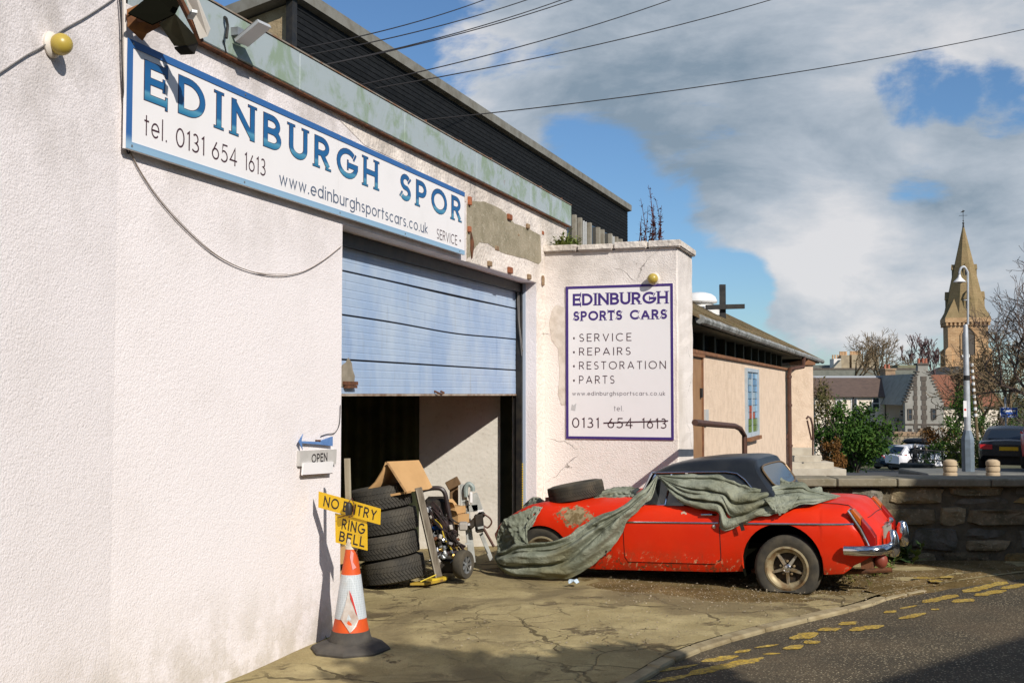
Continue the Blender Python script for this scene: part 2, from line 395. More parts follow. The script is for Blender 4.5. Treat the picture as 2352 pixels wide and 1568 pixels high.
# ================================================================== SPECIAL MATERIALS
def m_roughcast(name, base, dirt, bscale=42, bump=.8, stain=.5, crack=False):
    b = NB(name)
    z = b.sep()[2]
    c = b.mix(b.ramp(b.noise(1.3, 8, .62), .42, .80, 0, stain), base, dirt)
    vg = b.voro(bscale * .95, 'SMOOTH_F1', b.warp(.02, bscale * .6)); fine = b.math('SUBTRACT', b.math('MULTIPLY', b.noise(bscale * 1.1, 3, .55), .8), b.math('MULTIPLY', vg, .9))
    c = b.mix(b.ramp(b.noise(bscale * .8, 4, .6), .30, .44, .22, 0), c, tuple(v * .6 for v in dirt))
    c = b.mix(b.ramp(b.noise(9, 6, .7, sc3=(1, 1, .35)), .60, .78, 0, stain * .7), c, dirt)
    c = b.mix(b.math('MULTIPLY', b.ramp(z, 2.2, 4.2), b.ramp(b.noise(2.6, 9, .74), .34, .66, .05, .85)), c, (.44, .40, .37))
    c = b.mix(b.math('MULTIPLY', b.ramp(b.noise(70, 3, .8), .655, .70), b.ramp(b.noise(1.1, 5), .42, .66, .05, .6)), c, (.22, .20, .18))
    # splash-back band along the bottom and grime under the coping line
    c = b.mix(b.math('MULTIPLY', b.ramp(z, .75, -.08), b.ramp(b.noise(4, 8, .7), .34, .62, 0, .62)), c, (.42, .37, .28))
    h = fine
    if crack:
        v = b.voro(1.15, 'DISTANCE_TO_EDGE', b.warp(.35, 2.2)); ln = b.math('MULTIPLY', b.ramp(v, .002, .006, 1, 0), b.ramp(b.noise(.9, 3), .54, .62))
        c = b.mix(b.math('MULTIPLY', ln, .8), c, (.12, .10, .08))
        pk = b.ramp(b.noise(7, 9, .72), .665, .70); c = b.mix(b.math('MULTIPLY', pk, .75), c, (.36, .31, .25))
        h = b.math('SUBTRACT', b.math('SUBTRACT', fine, b.math('MULTIPLY', ln, .8)), b.math('MULTIPLY', pk, .5))
    nrm = b.bump(b.noise(bscale * .28, 4), .16, .02)
    return b.fin(c, .92, b.bump(h, bump, .55 / bscale, nrm), spec=.15)
M_WALL = m_roughcast('white_roughcast', (.80, .745, .735), (.56, .51, .48), bscale=85, bump=.5, stain=.30)
M_PIER = m_roughcast('cream_roughcast', (.82, .75, .69), (.50, .43, .34), bscale=75, bump=.6, stain=.55, crack=True)
M_OVER = m_roughcast('flaking_white_paint', (.80, .72, .64), (.46, .38, .27), bscale=30, bump=.6, stain=.75, crack=True)

def m_concrete():
    b = NB('cracked_concrete'); wv = b.warp(.55, 1.4)
    v = b.voro(.62, 'DISTANCE_TO_EDGE', wv); v2 = b.voro(1.9, 'DISTANCE_TO_EDGE', b.warp(.3, 3))
    m1 = b.ramp(b.noise(.55, 3), .40, .50)
    jag = b.math('MULTIPLY', b.ramp(b.noise(6, 5), .3, .8, .25, 1.5), .013)
    ln = b.math('MULTIPLY', b.math('LESS_THAN', v, jag), m1)
    ln2 = b.math('MULTIPLY', b.ramp(v2, .004, .018, 1, 0), b.ramp(b.noise(.8, 3, vec=b.warp(3, .1)), .50, .60))
    c = b.mix(b.ramp(b.noise(2.2, 8, .65), .33, .7), (.335, .268, .125), (.485, .395, .20))
    c = b.mix(b.ramp(b.noise(.7, 5), .45, .75, 0, .8), c, (.27, .205, .095))
    c = b.mix(b.ramp(b.noise(38, 4, .7), .56, .75, 0, .5), c, (.56, .48, .30))
    c = b.mix(b.ramp(b.noise(60, 3, .7, vec=b.warp(1, .3)), .60, .70, 0, .6), c, (.14, .105, .055))
    pot = b.math('MULTIPLY', b.ramp(b.noise(2.1, 8, .66, vec=b.warp(2, .4)), .555, .61), b.ramp(b.noise(.5, 2, vec=b.warp(7, .1)), .40, .54))
    c = b.mix(b.math('MULTIPLY', pot, .85), c, (.10, .072, .038))
    c = b.mix(b.math('MULTIPLY', ln, .85), c, (.085, .065, .03)); c = b.mix(b.math('MULTIPLY', ln2, .6), c, (.11, .085, .045))
    c = b.mix(b.ramp(b.noise(.42, 7, .66, .6, vec=b.warp(9, .2)), .46, .64, 0, .8), c, (.175, .135, .07))
    c = b.mix(b.ramp(b.noise(7, 9, .74), .50, .70, 0, .55), c, (.24, .185, .09)); c = b.mix(b.ramp(b.noise(85, 3, .8), .58, .70, 0, .5), c, (.16, .12, .065))
    h = b.math('SUBTRACT', b.math('SUBTRACT', b.math('ADD', b.noise(3.5, 8, .68), b.math('MULTIPLY', b.noise(55, 5, .7), .35)), b.math('MULTIPLY', ln, .5)), b.math('MULTIPLY', b.math('ADD', ln2, pot), .35))
    return b.fin(c, .9, b.bump(h, .8, .035), spec=.25)
M_CONC = m_concrete()
def m_asphalt():
    b = NB('worn_asphalt')
    c = b.mix(b.ramp(b.noise(1.1, 6), .35, .7), (.062, .050, .030), (.105, .080, .046))
    v = b.n('ShaderNodeTexVoronoi'); v.inputs['Scale'].default_value = 62; b.l(b.o, v.inputs['Vector'])
    g = b.sep(v.outputs['Color'])
    spk = b.math('MULTIPLY', b.ramp(g[0], .60, .72), b.ramp(v.outputs['Distance'], .32, .45, 1, 0))
    tone = b.mix(g[1], (.30, .24, .14), (.50, .42, .27))
    c = b.mix(b.math('MULTIPLY', spk, b.ramp(b.noise(.9, 5), .3, .62, .25, 1)), c, tone)
    c = b.mix(b.ramp(b.noise(.35, 4, sc3=(1, 1, 1)), .55, .7, 0, .5), c, (.12, .085, .048))
    h = b.math('ADD', b.math('MULTIPLY', v.outputs['Distance'], .7), b.noise(45, 4))
    return b.fin(c, .85, b.bump(h, .75, .012), spec=.35)
M_ASPH = m_asphalt()
M_DIRT = None
def m_dirt():
    b = NB('gritty_dirt')
    c = b.mix(b.ramp(b.noise(2.4, 8, .65), .33, .68), (.13, .088, .032), (.25, .175, .075))
    v = b.n('ShaderNodeTexVoronoi'); v.inputs['Scale'].default_value = 48; b.l(b.o, v.inputs['Vector']); g = b.sep(v.outputs['Color'])
    c = b.mix(b.math('MULTIPLY', b.ramp(g[0], .80, .86), b.ramp(v.outputs['Distance'], .30, .4, 1, 0)), c, (.55, .46, .32))
    c = b.mix(b.ramp(b.noise(5, 6), .6, .72, 0, .6), c, (.075, .085, .028))
    return b.fin(c, .95, b.bump(b.noise(30, 7, .75), .9, .03), spec=.15)
M_DIRT = m_dirt()
def m_fascia():
    b = NB('weathered_green_sheet')
    run = b.noise(3.4, 8, .68, .5, sc3=(1, 1, .8))
    c = b.mix(b.ramp(run, .46, .62), (.34, .395, .41), (.235, .305, .225))
    c = b.mix(b.ramp(b.noise(9, 6, .7, sc3=(1, 1, .3)), .58, .70, 0, .55), c, (.37, .41, .42))
    c = b.mix(b.ramp(b.noise(6, 8, .7, vec=b.warp(2, .3)), .66, .72, 0, .9), c, (.20, .085, .035))
    return b.fin(c, .6, b.bump(b.noise(14, 4), .12, .01), spec=.35)
M_FASC = m_fascia()
M_RUST = mat('rusty_edge', (.17, .065, .028), .9, (.07, .035, .02), 14, bump=.5, bscale=70)
M_BRICK = mat('orange_brick', (.36, .115, .045), .9, (.24, .085, .045), 22, bump=.6, bscale=90, vary=.25)
M_BRICKD = mat('sooty_brick', (.30, .21, .12), .9, (.20, .12, .07), 22, bump=.6, bscale=90)
M_BARE = mat('bare_cement_render', (.33, .285, .20), .95, (.23, .20, .13), 5, .3, .72, bump=.7, bscale=40, bdist=.012, col3=(.42, .37, .28))
M_BLACK = mat('black_paint', (.012, .012, .013), .5, (.03, .026, .02), 9)
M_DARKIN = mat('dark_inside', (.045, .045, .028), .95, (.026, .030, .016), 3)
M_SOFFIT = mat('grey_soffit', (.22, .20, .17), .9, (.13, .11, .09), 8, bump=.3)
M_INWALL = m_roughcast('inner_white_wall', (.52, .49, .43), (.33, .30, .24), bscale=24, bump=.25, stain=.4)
M_STEEL = mat('grey_steel', (.30, .32, .33), .45, (.16, .15, .13), 9, metal=.5)
M_WOODGREY = mat('weathered_timber', (.20, .17, .13), .9, (.11, .09, .065), 5, sc3=(6, 6, .6), bump=.4, bscale=40)
M_BROWNPAINT = mat('brown_paint', (.10, .045, .028), .55, (.07, .035, .025), 6)
M_YELLOW = mat('yellow_board', (.74, .46, .012), .5, (.62, .37, .02), 7, .45, .85)
M_TXTBLACK = mat('black_letters', (.022, .018, .018), .6)
M_CABLE = mat('grey_cable', (.16, .15, .14), .7)
M_WIRE = mat('black_wire', (.018, .016, .016), .6)

# ================================================================== GROUND
def zup(Y): return .86 - .066 * (Y - 13)
GXMIN = -2600
gm = MB()
far = [(-60, 2600), (60, 2600)]
def rect_grid(mb, x0, x1, y0, y1, nx, ny, zf, ease=1.0):
    mb.grid([[(lerp(x0, x1, i / nx), lerp(y0, y1, (j / ny) ** ease), zf(lerp(x0, x1, i / nx), lerp(y0, y1, (j / ny) ** ease))) for i in range(nx + 1)] for j in range(ny + 1)])
rect_grid(gm, -2600, 2600, -2600, 2900, 26, 26, lambda x, y: -9.0)
M_EARTH = mat('rough_earth', (.07, .075, .03), .95, (.10, .085, .045), .4)
tag(gm.build('ground', M_EARTH), kind='structure')
gm = MB(); gm.box(-40, 60, -60, 12.8, -9.2, -.12); tag(gm.build('ground_bank', M_EARTH), kind='structure')
# upper terrace behind the stone wall, falling away down the hill
tm = MB()
ys = [12.62, 14, 17, 20, 24, 28, 33, 40, 48, 58, 70, 85, 100, 130, 170, 230, 320]
def zt(Y): return table([(12.6, .86), (16, .63), (20, .36), (28, -.22), (34, -.55), (48, -1.48), (72, -3.05), (100, -4.7), (170, -6.5), (320, -8)], Y)[0]
tm.grid([[(x, y, zt(y)) for x in (2.3 + (y - 12.62) * .02, 3.2, 8, 14, 22, 40, 80, 150, 260)] for y in ys])
M_LOT = mat('car_park_tarmac', (.060, .060, .060), .9, (.085, .08, .072), 1.2, bump=.4, bscale=50)
tag(tm.build('car_park', M_LOT, smooth=True), kind='structure')
tm = MB(); tm.grid([[(x, y, min(zt(y), -.14) - .05) for x in (-200, -120, -60, -20, 2.3, 10, 60)] for y in (30, 50, 80, 130, 200, 320)])
tag(tm.build('hillside', M_EARTH), kind='structure')

# kerb line (road edge), road, forecourt
KERB = [Vector(p).to_3d() for p in ((-3.2, .4), (-1.05, 4.3), (.61, 7.21), (1.12, 8.1), (1.85, 8.93), (2.9, 9.9), (3.5, 10.55), (4.9, 11.5), (6.6, 12.3), (9.5, 13.0))]
KS = cat_rom(KERB, 90)
ROADZ = -.034
def kerb_off(d):
    out = []
    for i, p in enumerate(KS):
        t = (KS[min(i + 1, len(KS) - 1)] - KS[max(i - 1, 0)]).normalized(); out.append(p + Vector((t.y, -t.x, 0)) * d)
    return out
fc = MB()
rows = []
for i, p in enumerate(KS):
    q = Vector((-4.0, p.y - 1.0, 0)) if p.y < 6 else Vector((lerp(-4, 2.0, min(1, max(0, (p.y - 6) / 5))), p.y + max(0, (p.y - 7) * .4), 0))
    row = []
    for k in range(41):
        s = k / 40; v = p.lerp(q, s); e = min(1, k / 3)
        v.z = .0 + .012 * e * (mnoise.noise(Vector((v.x * .9, v.y * .9, 0))) + .5 * mnoise.noise(Vector((v.x * 3, v.y * 3, 1)))) - max(0, (8.3 - v.y)) * .018
        row.append(v)
    rows.append(row)
fc.grid(rows, flip=True)
tag(fc.build('forecourt', M_CONC, smooth=True), kind='structure')
# flat inner slab below everything up to the wall and inside the garage
fb = MB(); fb.prismz([(-7, 9.0), (1.5, 9.0), (2.5, 10.2), (3.2, 10.9), (4.5, 11.8), (6, 12.4), (6, 12.6), (2.2, 24), (-7, 24)], -.10, -.008); tag(fb.build('yard_slab', M_CONC), kind='structure')
dm = MB()
dpts = [gnd(*p) for p in ((1330, 1350), (1470, 1362), (1620, 1385), (1760, 1392), (1880, 1380), (1990, 1362), (2110, 1345), (2300, 1318), (2352, 1300), (2330, 1270), (2200, 1260), (2040, 1262), (1800, 1275), (1500, 1290), (1340, 1310))]
ctr = sum(dpts, Vector()) / len(dpts); rings = []
edge = []
for i in range(260):
    t = i / 260 * len(dpts); k = int(t); p = dpts[k].lerp(dpts[(k + 1) % len(dpts)], t - k)
    edge.append(p + (p - ctr).normalized() * (.16 * mnoise.noise(p * 2.6) + .09 * mnoise.noise(p * 7) + .05 * mnoise.noise(p * 15)))
for s in (0.02, .25, .5, .7, .85, .94, 1.0):
    rings.append([(lerp(ctr.x, p.x, s), lerp(ctr.y, p.y, s), .001 + (.003 + .009 * mnoise.noise(Vector((p.x * s * 2.2, p.y * s * 2.2, 3)))) * min(1, (1 - s) * 6) - (.008 if s == 1 else 0)) for p in edge + edge[:1]])
dm.grid(rings)
tag(dm.build('dirt_patch', M_DIRT, smooth=True), kind='structure')
# kerb stones, each a piece
kerb = MB(); ko = tag(thing('kerb', None, None, tuple(KS[30])), kind='structure')
M_KERB = mat('kerb_stone', (.34, .28, .165), .9, (.22, .17, .09), 7, bump=.5, bscale=50, vary=.12)
o1 = kerb_off(0); o2 = kerb_off(.105); i = 8
while i < 62:
    j = min(i + 4, 62); mb = MB()
    a, b, c, d = o1[i].lerp(o1[j], .012), o1[j].lerp(o1[i], .012), o2[j].lerp(o2[i], .012), o2[i].lerp(o2[j], .012)
    dz = RND.uniform(-.006, .006) - max(0, (8.3 - a.y)) * .018 - max(0, i - 44) * .0018
    zt_ = .004 + dz * .7
    mb.hexa([v + Vector((0, 0, -.12)) for v in (a, d, c, b)], [v + Vector((0, 0, zt_ - (.008 if v in (c, d) else 0))) for v in (a, d, c, b)])
    mb.build('kerb_stone', M_KERB, ko, bevel=.012)
    i = j
vg = MB(); va, vb = kerb_off(-.16), kerb_off(.34)
vg.grid([[va[i].lerp(vb[i], k / 6) + Vector((0, 0, .022 - (.062 if k > 3 else .062 * k / 4) + .008 * mnoise.noise(va[i].lerp(vb[i], k / 6) * 5))) for k in range(7)] for i in range(57, 88)], flip=True)
tag(vg.build('dirt_verge', M_DIRT, smooth=True), kind='structure')
rd = MB(); R0 = kerb_off(.10)
rd.grid([[p + Vector(((q.x - p.x) * s, (q.y - p.y) * s, ROADZ - max(0, (8.3 - p.y)) * .018)) for s in [k / 14 for k in range(15)]] for p, q in zip(R0, kerb_off(9.5))], flip=True)
road = tag(rd.build('road', M_ASPH, smooth=True), kind='structure')
# worn double yellow lines, dash by dash
M_YLINE = None
b = NB('worn_yellow_paint')
c = b.mix(b.ramp(b.noise(9, 6), .35, .7), (.50, .32, .03), (.58, .41, .09)); wear = b.ramp(b.noise(40, 8, .8), .44, .56)
c = b.mix(b.math('MULTIPLY', wear, .75), c, (.09, .07, .045)); M_YLINE = b.fin(c, .8, b.bump(b.noise(60, 4), .6, .008))
Z7 = lambda x, y: ((1850 + x / 2.045) * .784, (1550 + y / 2.045) * .784)
DASH = [((420, 790), (640, 755), 1.2), ((620, 738), (712, 716), .7), ((738, 708), (880, 686), .55), ((958, 655), (1110, 616), 1.5), ((1118, 604), (1252, 590), 1.3), ((1248, 570), (1346, 550), 1.3), ((1515, 499), (1585, 484), .9), ((1608, 474), (1710, 454), .6),
        ((1750, 437), (1946, 390), 1.25), ((1990, 375), (2246, 312), 1.25),
        ((-160, 935), (160, 900), .6), ((150, 912), (360, 866), .8), ((340, 868), (790, 765), 1.25), ((788, 745), (892, 740), .6), ((918, 716), (1022, 690), 1.3), ((1038, 680), (1127, 668), 1.2), ((1308, 605), (1507, 572), 1.3), ((1608, 535), (1762, 498), 1.0),
        ((1800, 481), (1840, 474), .7), ((1925, 435), (2046, 415), 1.3), ((2058, 396), (2242, 362), 1.3), ((2220, 355), (2380, 322), 1.2), ((-60, 880), (120, 862), .5), ((150, 850), (400, 806), .6),
        ((1690, 325), (1775, 318), 1.1), ((1850, 322), (1925, 312), 1.3), ((1780, 336), (1862, 346), 1.6), ((1750, 328), (1850, 318), .5)]
for (ax, ay), (bx, by), wd in DASH:
    z = ROADZ + .005
    a = gnd(*Z7(ax, ay), z); bb = gnd(*Z7(bx, by), z)
    if a.y < 8.3: a.z -= max(0, (8.3 - a.y)) * .018; a = gnd(*Z7(ax, ay), a.z)
    if bb.y < 8.3: bb.z -= max(0, (8.3 - bb.y)) * .018; bb = gnd(*Z7(bx, by), bb.z)
    if ay < 360 and ax < 1900 and ax > 1600: a.z = bb.z = .024
    t = (bb - a); ln = t.length; t.normalize(); nn = Vector((-t.y, t.x, 0)); mb = MB(); k = max(6, int(ln / .035)); rows = []
    for i in range(k + 1):
        p = a + t * ln * i / k; e = math.sin(PI * min(1, (i + .6) / 3)) if i < 2 else 1
        en = min(1, .25 + min(i, k - i) * .28); w1 = .045 * wd * en * (1 + .45 * mnoise.noise(p * 9) + .35 * mnoise.noise(p * 27)); w2 = .045 * wd * en * (1 + .45 * mnoise.noise(p * 9 + Vector((5, 0, 0))) + .35 * mnoise.noise(p * 27 + Vector((3, 0, 0))))
        rows.append([p - nn * w1, p + nn * w2])
    mb.grid(rows); mb.build('yellow_line', M_YLINE, road)

# ================================================================== GARAGE
UL, UR, UJ, UE = .03, 4.94, 5.27, 6.24         # opening left / right, pier face, end of the front
ZL, ZW = 3.11, 3.98
garage = thing('garage_building', 'white roughcast workshop with a half raised blue door and green metal fascia', 'garage', tuple(FA.P(0, 0)))
MF = FA.m_n()
mb = MB(MF)
wl = [(-2.633, -.25), (UL, -.25), (UL, ZL), (UR, ZL), (UR, -.25), (UE, -.25), (UE, ZW), (-2.633, ZW)]
mb.prism(wl, 0, .28)
wall = mb.build('wall', M_WALL, garage)
# flaking paint over the door and the right hand strip (a skim coat 3 mm proud)
mb = MB(MF)
top = [(-.2 + i * .25, 3.945) for i in range(26)]
top = [(u, 3.946) for u, z in top if u < 6.2] + [(6.2, 3.946)]
low = [(6.2, 3.62), (5.27, 3.6), (5.262, .0), (4.945, .0), (4.945, 3.115), (2.66, 3.115), (2.66, 3.70), (1.2, 3.80), (.4, 3.80)]
mb.prism(top + low, -.004, .0); mb.build('paint_skin', M_OVER, garage)
# bare cement patch and stray bricks
mb = MB(MF)
pp = [FA.on_n(*p) for p in ((1071, 470), (1085, 462), (1110, 463), (1150, 480), (1180, 512), (1215, 527), (1240, 540), (1242, 600), (1236, 607), (1190, 590), (1150, 580), (1120, 560), (1100, 556), (1090, 570), (1078, 590), (1071, 592))]
q = []
for i in range(len(pp)):
    a, c_ = Vector(pp[i]), Vector(pp[(i + 1) % len(pp)])
    for k in range(3):
        v = a.lerp(c_, k / 3); q.append((v.x + .012 * mnoise.noise(Vector((v.x * 20, v.y * 20, 0))), v.y + .012 * mnoise.noise(Vector((v.x * 20, v.y * 20, 4)))))
mb.prism(q, -.0075, -.003); mb.build('bare_render', M_BARE, garage)
for px, py, w_, h_, m_ in ((1075, 462, .055, .085, M_BRICK), (1074, 527, .05, .06, M_BRICK), (1167, 499, .115, .062, M_BRICK), (1209, 520, .075, .055, M_BRICKD), (1246, 535, .08, .045, M_BRICK), (1121, 606, .085, .055, M_BRICKD), (1168, 621, .115, .07, M_BRICK), (1212, 636, .085, .06, M_BRICKD), (1190, 540, .05, .03, M_BRICKD), (1140, 570, .12, .05, M_BRICKD)):
    u, z = FA.on_n(px, py); pr = .035 if h_ > .051 else .011
    mb = MB(MF); mb.box(u - w_ / 2, u + w_ / 2, -pr, -.002, z - h_ / 2, z + h_ / 2); mb.build('brick', m_, garage, bevel=.006)
mb = MB(MF); u, z = FA.on_n(1081, 560); mb.prism([(u - .03, z + .12), (u + .045, z + .02), (u + .05, z - .02), (u, z - .15), (u - .035, z - .06)], -.02, -.009); mb.build('torn_flashing', M_RUST, garage)
u, z = FA.on_n(1244, 645); mb = MB(MF); mb.prism([(u - .035, z - .06), (u + .035, z - .06), (u + .04, z + .04), (u + .01, z + .07), (u - .03, z + .06)], -.03, -.005); mb.build('stone_plug', M_BRICKD, garage, bevel=.01)
# metal fascia in lengths, with clips and a rusty lower lip
us = [-2.45, -.75, 1.05, 2.8, 4.55, 6.245]
for a, c_ in zip(us, us[1:]):
    mb = MB(MF); mb.box(a + .002, c_ - .002, -.06, .1, 3.955, 4.225); mb.build('fascia_panel', M_FASC, garage, bevel=.006)
mb = MB(MF); mb.box(-2.45, 6.24, -.052, .0, 3.944, 3.9545); mb.build('rusty_lip', M_RUST, garage)
mb = MB(MF); mb.box(-2.45, 6.24, -.068, .12, 4.226, 4.236); mb.build('fascia_cap', mat('dull_capping', (.26, .24, .2), .7, (.20, .10, .05), 8), garage)
for i in range(16):
    u = 1.6 + i * .29; mb = MB(MF); mb.box(u, u + .022, -.02, .05, 4.2365, 4.262 + .02 * (i % 3 == 0)); mb.build('roof_clip', M_RUST, garage)
mb = MB(MF); mb.box(-2.5, 6.2, .13, 7.5, 4.06, 4.13); mb.build('roof', mat('roofing_felt', (.06, .06, .06), .95, (.1, .095, .08), 4), garage)
# opening: soffit, jambs, tracks
mb = MB(MF); mb.box(UL, UR, .281, .34, ZL - .0, ZL + .4); mb.build('lintel', M_SOFFIT, garage)
mb = MB(MF); mb.box(UR - .001, UR + .26, .282, .30, -.1, ZL); mb.build('jamb_return', mat('pale_jamb', (.62, .58, .53), .85, (.40, .36, .30), 6), garage)
mb = MB(MF); mb.box(UR - .012, UR - .0015, .13, .165, .0, ZL - .01); mb.build('blue_edge_strip', mat('pale_blue_trim', (.36, .42, .50), .6), garage)
mb = MB(MF); mb.box(UR - .05, UR - .013, .165, .235, .0, ZL - .01); mb.box(UR - .028, UR - .0135, .235, .28, 0, ZL); mb.build('door_track', M_BLACK, garage)
mb = MB(MF)
for i in range(34): mb.box(UR - .038, UR - .020, .1555, .1645, .05 + i * .028, .068 + i * .028)
mb.build('yellow_chain', mat('yellow_chain', (.62, .42, .03), .5), garage)
mb = MB(MF); mb.box(UL + .002, UR - .06, .175, .278, 3.0, ZL - .004); mb.build('door_roller_box', M_BLACK, garage)
# sectional door, half raised: four ribbed sections
def m_door():
    b = NB('faded_blue_door'); f = b.noise(2.4, 8, .66, sc3=(1, 1, .55))
    c = b.mix(b.ramp(f, .30, .72), (.27, .375, .545), (.40, .485, .59))
    c = b.mix(b.ramp(b.noise(7, 6, .7, sc3=(1, 1, .2)), .58, .72, 0, .5), c, (.20, .29, .46))
    c = b.mix(b.ramp(b.noise(9, 8, .75, sc3=(1, 1, .12), vec=b.warp(5, .01)), .56, .70, 0, .4), c, (.27, .27, .25))
    c = b.mix(b.ramp(b.noise(26, 6, .75), .70, .745, 0, .85), c, (.20, .12, .07))
    return b.fin(c, .55, b.bump(b.noise(3, 4), .25, .03), spec=.35)
M_DOOR = m_door()
DU0, DU1 = UL + .006, UR - .052
gd = None
secs = [(1.805, 2.075), (2.09, 2.44), (2.455, 2.80), (2.815, 3.10)]
door = MB(MF); door.box(DU0, DU1, .264, .279, 1.80, 3.08); door = door.build('garage_door', mat('door_core', (.055, .04, .03), .9), garage)
for z0, z1 in secs:
    mb = MB(MF); prof = []; nr = max(3, int((z1 - z0) / .058)); rows = []
    for i in range(nr):
        a = lerp(z0, z1, i / nr); c_ = lerp(z0, z1, (i + 1) / nr)
        prof += [(.238, a), (.238, c_ - .014), (.2402, c_ - .006), (.2398, c_ - .001)]
    prof = [(.262, z0)] + prof + [(.239, z1), (.262, z1)]
    nu = 24; sag = lambda u: -.030 * math.exp(-((u - 3.0) / 1.2) ** 2) if (z0 in (2.09, 2.455)) else 0.0
    for k in range(nu + 1):
        u = lerp(DU0, DU1, k / nu)
        rows.append([(u, y + .006 * mnoise.noise(Vector((u * .8, z * 2, 0))), z + sag(u) * ((z - 2.09) / .36 if z < 2.45 else 1 - (z - 2.455) / .5)) for y, z in prof])
    mb.grid(rows, flip=True); mb.build('door_section', M_DOOR, door)
mb = MB(MF); mb.box(DU0, DU1, .230, .263, 1.785, 1.803); mb.build('bottom_rail', mat('rail_alloy', (.40, .34, .27), .6, (.2, .12, .07), 8), door)
mb = MB(MF); mb.prism([(.46, 1.86), (.70, 1.86), (.72, 1.95), (.68, 2.0), (.66, 2.06), (.60, 2.1), (.56, 2.06), (.5, 2.04), (.46, 2.0)], .233, .2375); mb.build('rust_patch', mat('bare_primer', (.22, .19, .14), .9, (.3, .26, .2), 12), door)
mb = MB(MF); mb.box(.50, .74, .213, .234, 1.875, 1.905); mb.box(.52, .70, .20, .234, 1.85, 1.872); mb.build('door_bolt', M_RUST, door)
mb = MB(MF); mb.tube([(2.42, .235, 1.83), (2.42, .20, 1.815), (2.50, .195, 1.80), (2.58, .20, 1.815), (2.58, .235, 1.83)], .010); mb.build('lift_handle', M_RUST, door)
mb = MB(MF)
mb.tube([(UR - .09, .19, 3.05), (UR - .085, .18, 2.6), (UR - .055, .15, 2.3)], .006, 5); mb.tube([(UR - .11, .2, 3.05), (UR - .10, .19, 2.7), (UR - .06, .16, 2.25)], .005, 5); mb.build('lift_cable', M_CABLE, garage)
# inside: splayed white right wall, dark left wall, painted shade sheet, ceiling
def inner(a, b_, z0, z1, m_, nm, th=.08):
    p, q = FA.P(*a), FA.P(*b_); d = (q - p).normalized(); w = Vector((d.y, -d.x, 0)) * th; mb = MB()
    mb.hexa([p + Vector((0, 0, z0)), q + Vector((0, 0, z0)), q + w + Vector((0, 0, z0)), p + w + Vector((0, 0, z0))], [p + Vector((0, 0, z1)), q + Vector((0, 0, z1)), q + w + Vector((0, 0, z1)), p + w + Vector((0, 0, z1))])
    return mb.build(nm, m_, garage)
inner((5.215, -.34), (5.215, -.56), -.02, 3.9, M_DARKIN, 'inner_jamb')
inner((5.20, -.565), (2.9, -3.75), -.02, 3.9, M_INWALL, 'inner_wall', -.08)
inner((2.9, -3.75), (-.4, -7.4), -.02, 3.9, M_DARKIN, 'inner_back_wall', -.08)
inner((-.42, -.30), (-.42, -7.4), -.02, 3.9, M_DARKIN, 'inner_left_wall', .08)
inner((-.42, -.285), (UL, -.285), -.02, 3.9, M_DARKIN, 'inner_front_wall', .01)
# green-black sheet just in front of the white wall, added as its shaded part
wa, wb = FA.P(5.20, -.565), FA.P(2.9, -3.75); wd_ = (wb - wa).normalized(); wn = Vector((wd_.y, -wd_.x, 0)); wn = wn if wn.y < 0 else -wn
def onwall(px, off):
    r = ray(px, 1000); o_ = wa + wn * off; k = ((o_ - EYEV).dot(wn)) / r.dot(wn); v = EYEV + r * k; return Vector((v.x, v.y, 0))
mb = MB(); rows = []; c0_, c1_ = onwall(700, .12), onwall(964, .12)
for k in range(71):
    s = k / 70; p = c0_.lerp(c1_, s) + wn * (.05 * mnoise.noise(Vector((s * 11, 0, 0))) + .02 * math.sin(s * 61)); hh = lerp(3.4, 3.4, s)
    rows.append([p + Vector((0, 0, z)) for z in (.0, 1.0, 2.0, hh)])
mb.grid(rows); mb.build('dark_wall_shade', mat('green_black_shade', (.034, .038, .012), .95, (.018, .022, .010), 4), garage, smooth=True)

# wall carrying on round the corner to the left
lw = thing('side_wall', 'white roughcast side wall running out of frame beside the sign corner', 'wall', tuple(FA.P(-2.633, 0)))
FL = Frame(FA.P(-2.633, 0), math.atan((2075 - 1176) / FPX) - math.radians(7))
mb = MB(FL.m_n()); mb.box(-6.5, -.001, .0, .3, -.3, 5.2); mb.build('wall_face', M_WALL, lw)

# ------------------------------------------------------------------ wing wall with its cap
pier = thing('wing_wall', 'cream roughcast wing wall with cracked corner carrying the framed sign', 'wall', tuple(FA.P(UJ, .8)))
mb = MB(); NP = 1.616; TH = .96
def pz(nz): return FA.P(*nz)
# body as a grid so the right edge crumbles
rows = []
for i in range(37):
    z = lerp(-.2, 3.50, i / 36); j = .010 * mnoise.noise(Vector((z * 5, 1, 0))) + .008 * mnoise.noise(Vector((z * 14, 2, 0)))
    rows.append([FA.P(UJ, .0, z), FA.P(UJ, .5, z), FA.P(UJ, 1.0, z), FA.P(UJ, NP - .015 + j, z), FA.P(UJ + .015, NP + j * .5, z), FA.P(UJ + .45, NP + .012 * mnoise.noise(Vector((z * 7, 5, 0))), z), FA.P(UJ + TH, NP + j, z), FA.P(UJ + TH, 0, z)])
mb.grid(rows); mb.build('wall_face', M_PIER, pier)
M_COPE = m_roughcast('painted_cope', (.76, .69, .60), (.38, .30, .21), bscale=26, bump=.6, stain=.8, crack=True)
ns = [-.01, .42, .86, 1.27, NP + .05]
for a, c_ in zip(ns, ns[1:]):
    mb = MB(FA.m_u(UJ)); d = RND.uniform(-.008, .008); mb.box(a + .003, c_ - .003, -.055 + d, TH + .03, 3.502, 3.582 + d); mb.build('cope_stone', M_COPE, pier, bevel=.014, segs=2)
